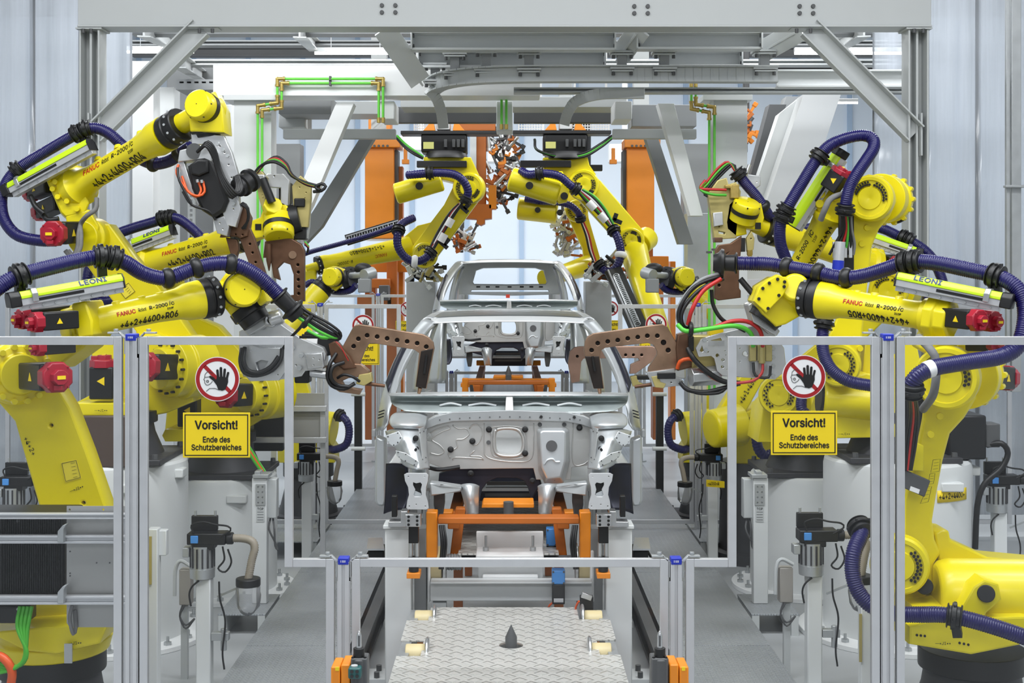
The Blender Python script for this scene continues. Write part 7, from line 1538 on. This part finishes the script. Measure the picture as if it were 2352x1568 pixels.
for x, y in ((1065, 478), (1018, 560)):
    b.bar(P(x-8, y-6, Y0-.2), P(x+10, y+10, Y0-.2), .03, .05); b.bar(P(x+2, y+2, Y0-.2), P(x+14, y-12, Y0-.2), .03, .05)
b.build_each('cable_bracket', BLK, t)
t2 = thing('spring_rail', P(860, 530, Y0-.2), 'black spring return rail lying along the left ceiling robot arm', 'spring rail', 'black spring return rails')
b = MB(); A, E = P(795, 552, Y0-.25), P(915, 515, Y0-.2)
b.bar(A, E, .05, .13); b.build('rail_body', BLK, t2, .004)
b = MB(); b.bar(A+V(0, -.03, .045), E+V(0, -.03, .045), .02, .014); b.bar(A+V(0, -.03, -.045), E+V(0, -.03, -.045), .02, .014); b.build_each('guide_rod', ALU, t2)
b = MB(); n = 90; b.tube([A.lerp(E, k/n)+V(0, -.05+.03*math.cos(k*1.4), .03*math.sin(k*1.4)) for k in range(n+1)], .005, 5); b.build('spring', STD, t2)
for i in range(3): cable(t, [(912, 312+i*3, Y0), (930, 330+i*4, Y0-.12), (950, 345+i*4, Y0-.2), (972, 360+i*2, Y0-.2)], .016, BLK if i else GRC, 'base_cable')

# ---- right ceiling robot
t = thing('ceiling_robot', P(1300, 305, Y0), 'right ceiling robot, its long arm slanting down to the right with a thick blue hose', 'robot', CR)
ceiling_base(t, 1248, 1350, 307, 352, Y0-.1, 1178, 1404, 299)
b = MB(); b.lathe(P(1300, 366, Y0), P(1300, 350, Y0), [(0, .26), (.5, .25), (1, .22)], 32); b.build('bearing_ring', BLK, t)
yplate(t, 'turret', [(1250, 364), (1348, 364), (1352, 380), (1366, 400), (1350, 430), (1300, 415), (1252, 400)], Y0-.15, .45)
b = MB(); pbox(b, 1195, 368, 1312, 384, Y0-.25, .1); pbox(b, 1350, 378, 1384, 392, Y0-.1, .1); b.build_each('cable_tray', BLK, t, bevel=.006)
b = MB(); b.lathe(P(1172, 410, Y0-.2), P(1285, 445, Y0-.25), [(0, .12), (.03, .145), (.97, .145), (1, .13)], 28); b.build('counterbalance', YEL, t, .006)
b = MB(); b.cyl(P(1216, 426, Y0-.40), P(1216, 426, Y0-.33), px(8.5, Y0)); b.cyl(P(1296, 450, Y0-.40), P(1296, 450, Y0-.33), px(8.5, Y0)); b.build_each('rubber_stop', BLK, t)
yplate(t, 'link_arm', [(1240, 400), (1290, 395), (1310, 425), (1300, 462), (1285, 465), (1260, 430)], Y0-.3, .12)
disc_head(t, P(1340, 425, Y0-.22), V(-.05, -1, -.05), px(36, Y0), .2, 'shoulder_disc', arcs=((30, 80), (150, 200)), n=5)
tilted(t, 'lower_arm', [(x, y, Y0-.05) for x, y in [(1310, 420), (1330, 395), (1352, 392), (1380, 415), (1478, 530), (1482, 556), (1468, 578), (1440, 580), (1425, 560), (1405, 540), (1322, 450)]], V(0, .16, 0), bevel=.012)
disc_head(t, P(1450, 552, Y0-.2), V(.05, -1, 0), px(29, Y0), .16, arcs=((-60, 60), (150, 200), (90, 130)), n=7)
b = MB(); b.lathe(P(1470, 560, Y0+.1), P(1488, 545, Y0+.25), [(0, .14), (1, .14)], 20); b.build('elbow_motor', YEL, t, .01)
b = MB(); A, E = P(1455, 575, Y0-.05), P(1530, 830, Y0-1.9); b.lathe(A, E, [(0, .17), (.18, .15), (.4, .135), (.85, .14), (1, .14)], 32); b.build('upper_arm', YEL, t)
ho, sp = hose(t, [(1196, 392, Y0-.3), (1215, 401, Y0-.38), (1250, 398, Y0-.42), (1285, 405, Y0-.42), (1310, 425, Y0-.42), (1326, 436, Y0-.4)], .05, .03); hose_ring(t, sp, .35, .05, True); hose_ring(t, sp, .98, .05, True)
ho, sp = hose(t, [(1408, 526, Y0-.35), (1420, 550, Y0-.42), (1426, 580, Y0-.46), (1420, 606, Y0-.48), (1405, 622, Y0-.46), (1388, 620, Y0-.42), (1376, 606, Y0-.38)], .05, .03, 'elbow_hose'); hose_ring(t, sp, .03, .05, True); hose_ring(t, sp, .97, .05, True); hose_ring(t, sp, .45, .052, False, m=SGW)
for i, m in enumerate((BLK, GRC, REC, SGW, BLK, GRC)): cable(t, [(1328+i*2, 440-i, Y0-.34), (1346+i*4, 462-i*2, Y0-.33), (1376+i*3, 492-i*2, Y0-.32), (1402+i*2, 522, Y0-.33)], .016, m, 'arm_cable')
b = MB()
for x, y in ((1358, 472), (1384, 500)): b.cyl(P(x-7, y-8, Y0-.4), P(x+8, y+8, Y0-.4), .045)
b.build_each('cable_coupling', SGW, t)
b = MB()
for x, y in ((1355, 430), (1418, 498)):
    b.bar(P(x-10, y+6, Y0-.2), P(x+10, y+14, Y0-.2), .03, .05); b.bar(P(x-2, y-8, Y0-.2), P(x-8, y+8, Y0-.2), .03, .05)
b.build_each('cable_bracket', BLK, t)
b = MB(); A, E = P(1408, 620, Y0-.5), P(1470, 760, Y0-1.5); b.bar(A, E, .05, .2, V(1, 0, .4)); sr = thing('spring_rail', E, 'x', 'spring rail'); b.build('rail_body', BLK, sr, .004)
tag(sr, 'black spring return rail slanting down before the right ceiling robot arm', 'spring rail', 'black spring return rails')
b = MB(); n = 300; d = (E-A); b.tube([A.lerp(E, .1+.8*k/n)+V(.035*math.cos(k*.6), -.07, 0)+V(0, .5, .8)*.035*math.sin(k*.6) for k in range(n+1)], .006, 5); b.build('spring', STD, sr)
b = MB(); b.bar(A+V(-.06, -.04, 0), E+V(-.06, -.04, 0), .015, .02); b.bar(A+V(.06, -.04, 0), E+V(.06, -.04, 0), .015, .02); b.build_each('guide_rod', ALU, sr)
for i in range(3): cable(t, [(1405, 312+i*3, Y0), (1380, 330+i*4, Y0-.12), (1340, 352+i*4, Y0-.2), (1290, 358+i*2, Y0-.2), (1235, 345, Y0-.2), (1228, 320, Y0-.1)], .016, GRC if i == 1 else BLK, 'base_cable')

# ---- third ceiling robot further back
Y1 = 18.5
t = thing('ceiling_robot', P(1310, 400, Y1), 'smaller ceiling robot right behind the right one, seen under its blue hose', 'robot', CR)
b = MB(); b.lathe(P(1190, 478, Y1-.1), P(1280, 488, Y1-.15), [(0, .14), (.03, .16), (.97, .16), (1, .14)], 28); b.build('counterbalance', YEL, t, .006)
b = MB(); b.cyl(P(1235, 482, Y1-.36), P(1235, 482, Y1-.27), px(6.5, Y1)); b.cyl(P(1286, 488, Y1-.36), P(1286, 488, Y1-.27), px(7, Y1)); b.build_each('rubber_stop', BLK, t)
tilted(t, 'lower_arm', [(x, y, Y1-.05) for x, y in [(1296, 480), (1310, 462), (1335, 460), (1350, 480), (1352, 500), (1378, 590), (1372, 630), (1345, 630), (1338, 570), (1310, 510)]], V(0, .16, 0))
disc_head(t, P(1325, 484, Y1-.2), V(-.05, -1, 0), px(26, Y1), .16, 'shoulder_disc', arcs=((-60, 30), (120, 190)), n=6)
ho, sp = hose(t, [(1206, 456, Y1-.3), (1240, 462, Y1-.34), (1280, 464, Y1-.36), (1310, 472, Y1-.36), (1328, 488, Y1-.34), (1334, 505, Y1-.3)], .05, .03); hose_ring(t, sp, .98, .05, True)
for i, m in enumerate((BLK, SGW, REC)): cable(t, [(1334+i*2, 506, Y1-.3), (1346+i*3, 540, Y1-.26), (1354+i*3, 575, Y1-.26), (1364+i*2, 600, Y1-.26)], .018, m, 'arm_cable')
yplate(t, 'turret', [(1285, 420), (1360, 420), (1366, 470), (1300, 475)], Y1+.1, .4)
b = MB(); b.lathe(P(1325, 425, Y1+.3), V(P(1325, 0, Y1).x, Y1+.3, 4.5), [(0, .2), (1, .22)], 24); b.build('base_box', BLK, t)
b = MB(); A, E = P(1350, 610, Y1-.1), P(1250, 640, Y1-.9); b.lathe(A, E, [(0, .15), (.5, .12), (1, .12)], 24); b.build('upper_arm', YEL, t)

# ---- floor robots of the second station
for sgn, side in ((1, 'left'), (-1, 'right')):
    Yb = 13.2
    def M(x, y, d=0): return (x, y, Yb+d) if sgn > 0 else (2336-x+(0 if 1 else 0), y, Yb+d)
    t = thing('station_robot', P(M(690, 900)[0], 1090, Yb), f'small looking yellow robot with grey tool block beyond the second fence on the {side}', 'robot', 'yellow robots of the second station')
    a, e, pm = upper_arm(t, M(640, 780, -.2), M(735, 668), M(752, 650, .03), [(0, 32), (.05, 31), (.08, 27), (.2, 24), (.7, 24), (.84, 25), (.9, 26), (1, 26)], 25, M(766, 632, .05), 18, (.3,))
    yplate(t, 'wrist_body', [(M(x, y)[0], y) for x, y in ((742, 645), (745, 620), (765, 614), (790, 620), (788, 650), (770, 665))], Yb-.08, .22)
    drum(t, P(*M(757, 636, -.2)), V(-.35*sgn, -.9, 0), px(21, Yb), .2)
    b = MB(); b.lathe(P(*M(786, 640)), P(*M(800, 637)), [(0, .11), (1, .11)], 24); b.build('tool_flange', BLK, t, .004)
    b = MB(); b.lathe(P(*M(802, 636)), P(*M(806, 634, -.04)), [(0, .10), (1, .10)], 24); bolts(b, ringpts(P(*M(806, 634, -.04)), V(sgn*.8, -.6, 0), .075, 8), V(sgn*.8, -.6, 0), .010, .012); b.build('tool_disc', DRK, t)
    b = MB(); b.cyl(P(*M(806, 633, -.04)), P(*M(835, 630, -.15)), .035); b.build('tool_shaft', STD, t)
    b = MB(); pbox(b, min(M(822, 0)[0], M(851, 0)[0]), 640, max(M(822, 0)[0], M(851, 0)[0]), 672, Yb-.25, .12); b.build('grey_tool_block', MID, t, .01)
    b = MB(); b.cyl(P(*M(836, 632, -.2)), P(*M(856, 626, -.1)), .06); b.build('grey_tool_motor', STD, t)
    b = MB(); b.sphere(P(*M(834, 617, -.1)), .075, 16, (1.2, .8, .8)); b.build('tool_bellows', BLK, t)
    ho, sp = hose(t, [M(700, 655, .1), M(720, 648, .12), M(760, 668, .1), M(800, 668, .0), M(818, 655, -.05)], .035, .02)
    tilted(t, 'lower_arm', [M(x, y, .1) for x, y in ((620, 780), (650, 760), (680, 800), (720, 930), (740, 980), (720, 1010), (690, 1000), (640, 860))], V(0, .16, 0))
    b = MB(); b.lathe(P(*M(690, 975, -.05)), P(*M(768, 985, -.1)), [(0, .17), (1, .17)], 28); b.build('counterbalance', YEL, t, .01)
    ho, sp = hose(t, [M(775, 950, -.2), M(795, 965, -.25), M(802, 990, -.25), M(795, 1020, -.25), M(770, 1032, -.2), M(755, 1030, -.1)], .04, .025, 'lower_hose'); hose_ring(t, sp, .05, .04, True)
    yplate(t, 'turret', [(M(x, y)[0], y) for x, y in ((640, 1060), (640, 1035), (660, 1000), (740, 1000), (765, 1035), (765, 1060))], Yb-.1, .4)
    cone_base(t, (P(M(705, 0)[0], 0, Yb).x, Yb+.1), FLZ, .42, .26)
# yellow arm of the neighbouring right robot carrying a code strip
t = thing('station_robot', P(1690, 1060, 11.4), 'yellow robot arm with code strip +4+1+4350 behind the right sign panel', 'robot', 'yellow robots of the second station')
tilted(t, 'lower_arm', [(x, y, 11.2) for x, y in ((1640, 960), (1690, 880), (1745, 800), (1790, 790), (1800, 830), (1750, 880), (1700, 970), (1690, 1000), (1650, 1000))], V(0, .16, 0))
text('+4+1+4350+R', P(1700, 925, 11.19), V(.50, 0, .87), V(-.87, 0, .5), .085, INK, t, 'station_code', bold=.0006, sx=.78)
b = MB(); b.lathe(P(1632, 985, 11.0), P(1700, 975, 11.1), [(0, .14), (.05, .16), (1, .18)], 28); b.build('counterbalance', YEL, t, .01)
yplate(t, 'turret', [(1690, 1062), (1690, 960), (1760, 930), (1775, 1062)], 11.2, .4)
ho, sp = hose(t, [(1739, 965, 11.0), (1737, 1000, 10.95), (1742, 1030, 10.95), (1756, 1046, 10.95), (1772, 1042, 10.95)], .045, .025, 'lower_hose'); hose_ring(t, sp, .05, .045, True)
a = P(1730, 1062, 11.4); b = MB(); b.lathe((a.x, 11.4, FLZ), (a.x, 11.4, a.z+.02), [(0, .35), (.1, .35), (.12, .3), (1, .28)], 28); b.build('base_casting', DRK, t)

# ---- orange lift columns and frames
for x0, x1, s in ((838, 905, 'left'), (1440, 1503, 'right')):
    Y = 17.2; t = thing('lift_column', P((x0+x1)/2, VY+2.5*F/Y, Y), f'tall orange lift column behind the {s} ceiling robot', 'column', 'orange lift columns')
    b = MB(); pbox(b, x0, 338, x1, 548, Y, .4); b.build('column', ORG, t, .012); a = P((x0+x1)/2, 274, Y+.2); b = MB(); b.bar(V(a.x, a.y, a.z-.3), V(a.x, a.y, 8.2), .2, .2, Y_); b.build('ceiling_mast', GRY, t)
    b = MB(); pbox(b, x0+2, 548, x1-2, 552, Y+.02, .3); b.build('foot_strip', WHT, t)
    b = MB(); pbox(b, x0-5, 318, x1+14, 338, Y-.08, .5); pbox(b, x0+8, 274, x1-8, 320, Y+.1, .3); b.build_each('column_head', ORG, t, bevel=.008)
    b = MB(); bolts(b, [P(x0+12+k*10, 335, Y-.08) for k in range(5)], -Y_, .018, .012); b.build_each('bolt', CHA, t)
    xs = x1 if s == 'left' else x0-9
    b = MB(); pbox(b, xs, 345, xs+9, 560, Y+.1, .3); b.build('guide_rail', CHA, t)
    b = MB(); pbox(b, xs-2 if s != 'left' else xs+8, 382, xs+6 if s != 'left' else xs+20, 560, Y+.25, .2); b.build('side_plate', ORD, t, .006)
    x = xs+26 if s == 'left' else xs-22
    b = MB(); pbox(b, x-8, 366, x+8, 376, Y, .1); pbox(b, x-4, 340, x+4, 368, Y+.02, .06); b.build('switch_bracket', ORG, t, .004)
t = thing('lift_frame', P(1100, 520, 17.6), 'dark orange hanging frame with clamps right of the left ceiling robot', 'frame')
b = MB(); pbox(b, 1085, 285, 1116, 500, 17.6, .3); b.build('mast', ORD, t, .012)
b = MB(); pbox(b, 1050, 272, 1138, 300, 17.55, .4); b.build('head_beam', ORD, t, .01)
b = MB(); pbox(b, 1080, 300, 1094, 400, 17.5, .1); b.build('grey_guide', STD, t)
b = MB(); pplate(b, [(1070, 470), (1128, 470), (1128, 500), (1112, 502), (1112, 512), (1104, 516), (1096, 512), (1096, 502), (1070, 500)], [], 17.5, .4, .008); b.build('foot', ORD, t)
b = MB(); pbox(b, 1122, 425, 1140, 480, 17.5, .3); b.build('side_bracket', ORG, t, .01)
a = P(1100, 272, 17.7); b = MB(); b.bar(a, V(a.x, a.y, 5.2), .25, .25, Y_); b.build('suspension', ORD, t, .01)
# far grippers: clusters of small clamps on a bar
random.seed(11)
def gripper(x0, y0, x1, y1, Y, n, label, mats, up=False):
    t = thing('gripper', P((x0+x1)/2, y1, Y), label, 'gripper', 'clamp grippers in the far station')
    b = MB(); pbox(b, (x0+x1)/2-4, y0, (x0+x1)/2+4, y1, Y+.1, .1); 
    if up: a = P((x0+x1)/2, y0+4, Y+.15); b.bar(a, V(a.x, a.y, 8.2), .08, .08, Y_)
    b.build('spine', CHA, t, .01)
    for k in range(n):
        x, y = random.uniform(x0, x1), random.uniform(y0, y1); m = mats[k % len(mats)]; c = P(x, y, Y-random.uniform(0, .2)); b = MB()
        R = Matrix.Rotation(random.uniform(-1.2, 1.2), 3, 'Y'); s = random.uniform(.5, 1.3)
        if k % 3 == 0: b.box(c, (.12*s, .09, .05*s), R); b.box(c+R @ V(.05*s, 0, .04*s), (.03, .05, .1*s), R)
        elif k % 3 == 1: b.cyl(c, c+R @ V(0, -.03, .16*s), .028*s, .022*s, 12); b.cyl(c, c+R @ V(0, 0, -.05), .04*s, .04*s, 12)
        else: b.bar(c, c+R @ V(.2*s, 0, 0), .035, .035); b.box(c+R @ V(.2*s, 0, 0), (.06, .06, .06), R)
        b.build('clamp', m, t, .006)
gm = (ORG, SIL, BLK, ORD, STL, CHA)
gripper(1122, 318, 1190, 420, 18.0, 60, 'dense clamp gripper between the two front ceiling robots', gm)
gripper(1118, 405, 1165, 470, 18.2, 30, 'lower part clamp gripper under the dense one', gm)
gripper(1272, 505, 1318, 585, 19.5, 44, 'silver clamp gripper hanging right of the roof of the rear car body', (SIL, STL, STD, ORD, SIL), True)
gripper(1040, 520, 1080, 580, 19.5, 26, 'small clamp gripper hanging left above the rear car body', (SIL, STL, ORD, CHA), True)
gripper(940, 610, 1000, 640, 16.4, 30, 'silver clamp cluster on the left grey box', (SIL, STL, OCH, BLK))
gripper(1345, 600, 1420, 640, 16.4, 34, 'silver clamp cluster on the right grey box', (SIL, STL, ORD, BLK))
gripper(1705, 250, 1722, 350, 17.5, 16, 'orange clamp gripper behind the right gantry column', (ORD, CHA, ORG), True)
# grey boxes and orange machine frames by the rear body
for x0, x1, s in ((933, 1000, 'left'), (1345, 1405, 'right')):
    b = MB(); pbox(b, x0, 646, x1, VY+2.5*F/16.6, 16.6, .5); tag(b.build('grey_box', GRY, None, .01), f'plain grey upright box {s} of the rear car body', 'box', 'grey boxes by the rear body')
def machine(parts, label, name='orange_frame'):
    t = thing(name, P(parts[0][0], VY+2.5*F/parts[0][4], parts[0][4]), label, 'machine frame', 'orange machine frames')
    for x0, y0, x1, y1, Y, th, m in parts:
        b = MB(); pbox(b, x0, y0, x1, y1, Y, th); b.build('frame_member', m, t, .01)
    return t
machine([(888, 590, 912, 1010, 18, .3, ORD), (800, 590, 940, 625, 18.2, .4, ORG), (838, 620, 862, 1010, 18.4, .3, ORD), (912, 600, 926, 1010, 18.5, .3, ORG), (845, 640, 895, 662, 17.8, .2, ORD), (870, 655, 892, 690, 17.6, .3, CHA), (820, 680, 900, 700, 18, .3, ORD)], 'orange machine frame behind the left far fence')
machine([(1488, 588, 1536, 612, 18, .4, ORG), (1500, 600, 1524, 1010, 18.2, .3, ORD), (1480, 560, 1500, 590, 18, .3, ORD), (1540, 600, 1552, 1010, 18.5, .3, ORG), (1440, 610, 1500, 640, 18.4, .3, ORD)], 'orange machine frame behind the right far fence')
# pale sheds and window strips far behind, and far yellow arms
for x0, x1, y0, y1, lab in ((905, 1030, 312, 345, 'left'), (1120, 1180, 320, 372, 'middle'), (1400, 1470, 330, 372, 'right')):
    b = MB(); pbox(b, x0, y0, x1, y1, 24, .4); a = P((x0+x1)/2, y0+4, 24.2); b.bar(a, V(a.x, a.y, 8.2), .1, .1, Y_); tag(b.build('white_service_box', WHT, None, .02), f'white service box far behind the ceiling robots, {lab} one', 'box', 'far white boxes')
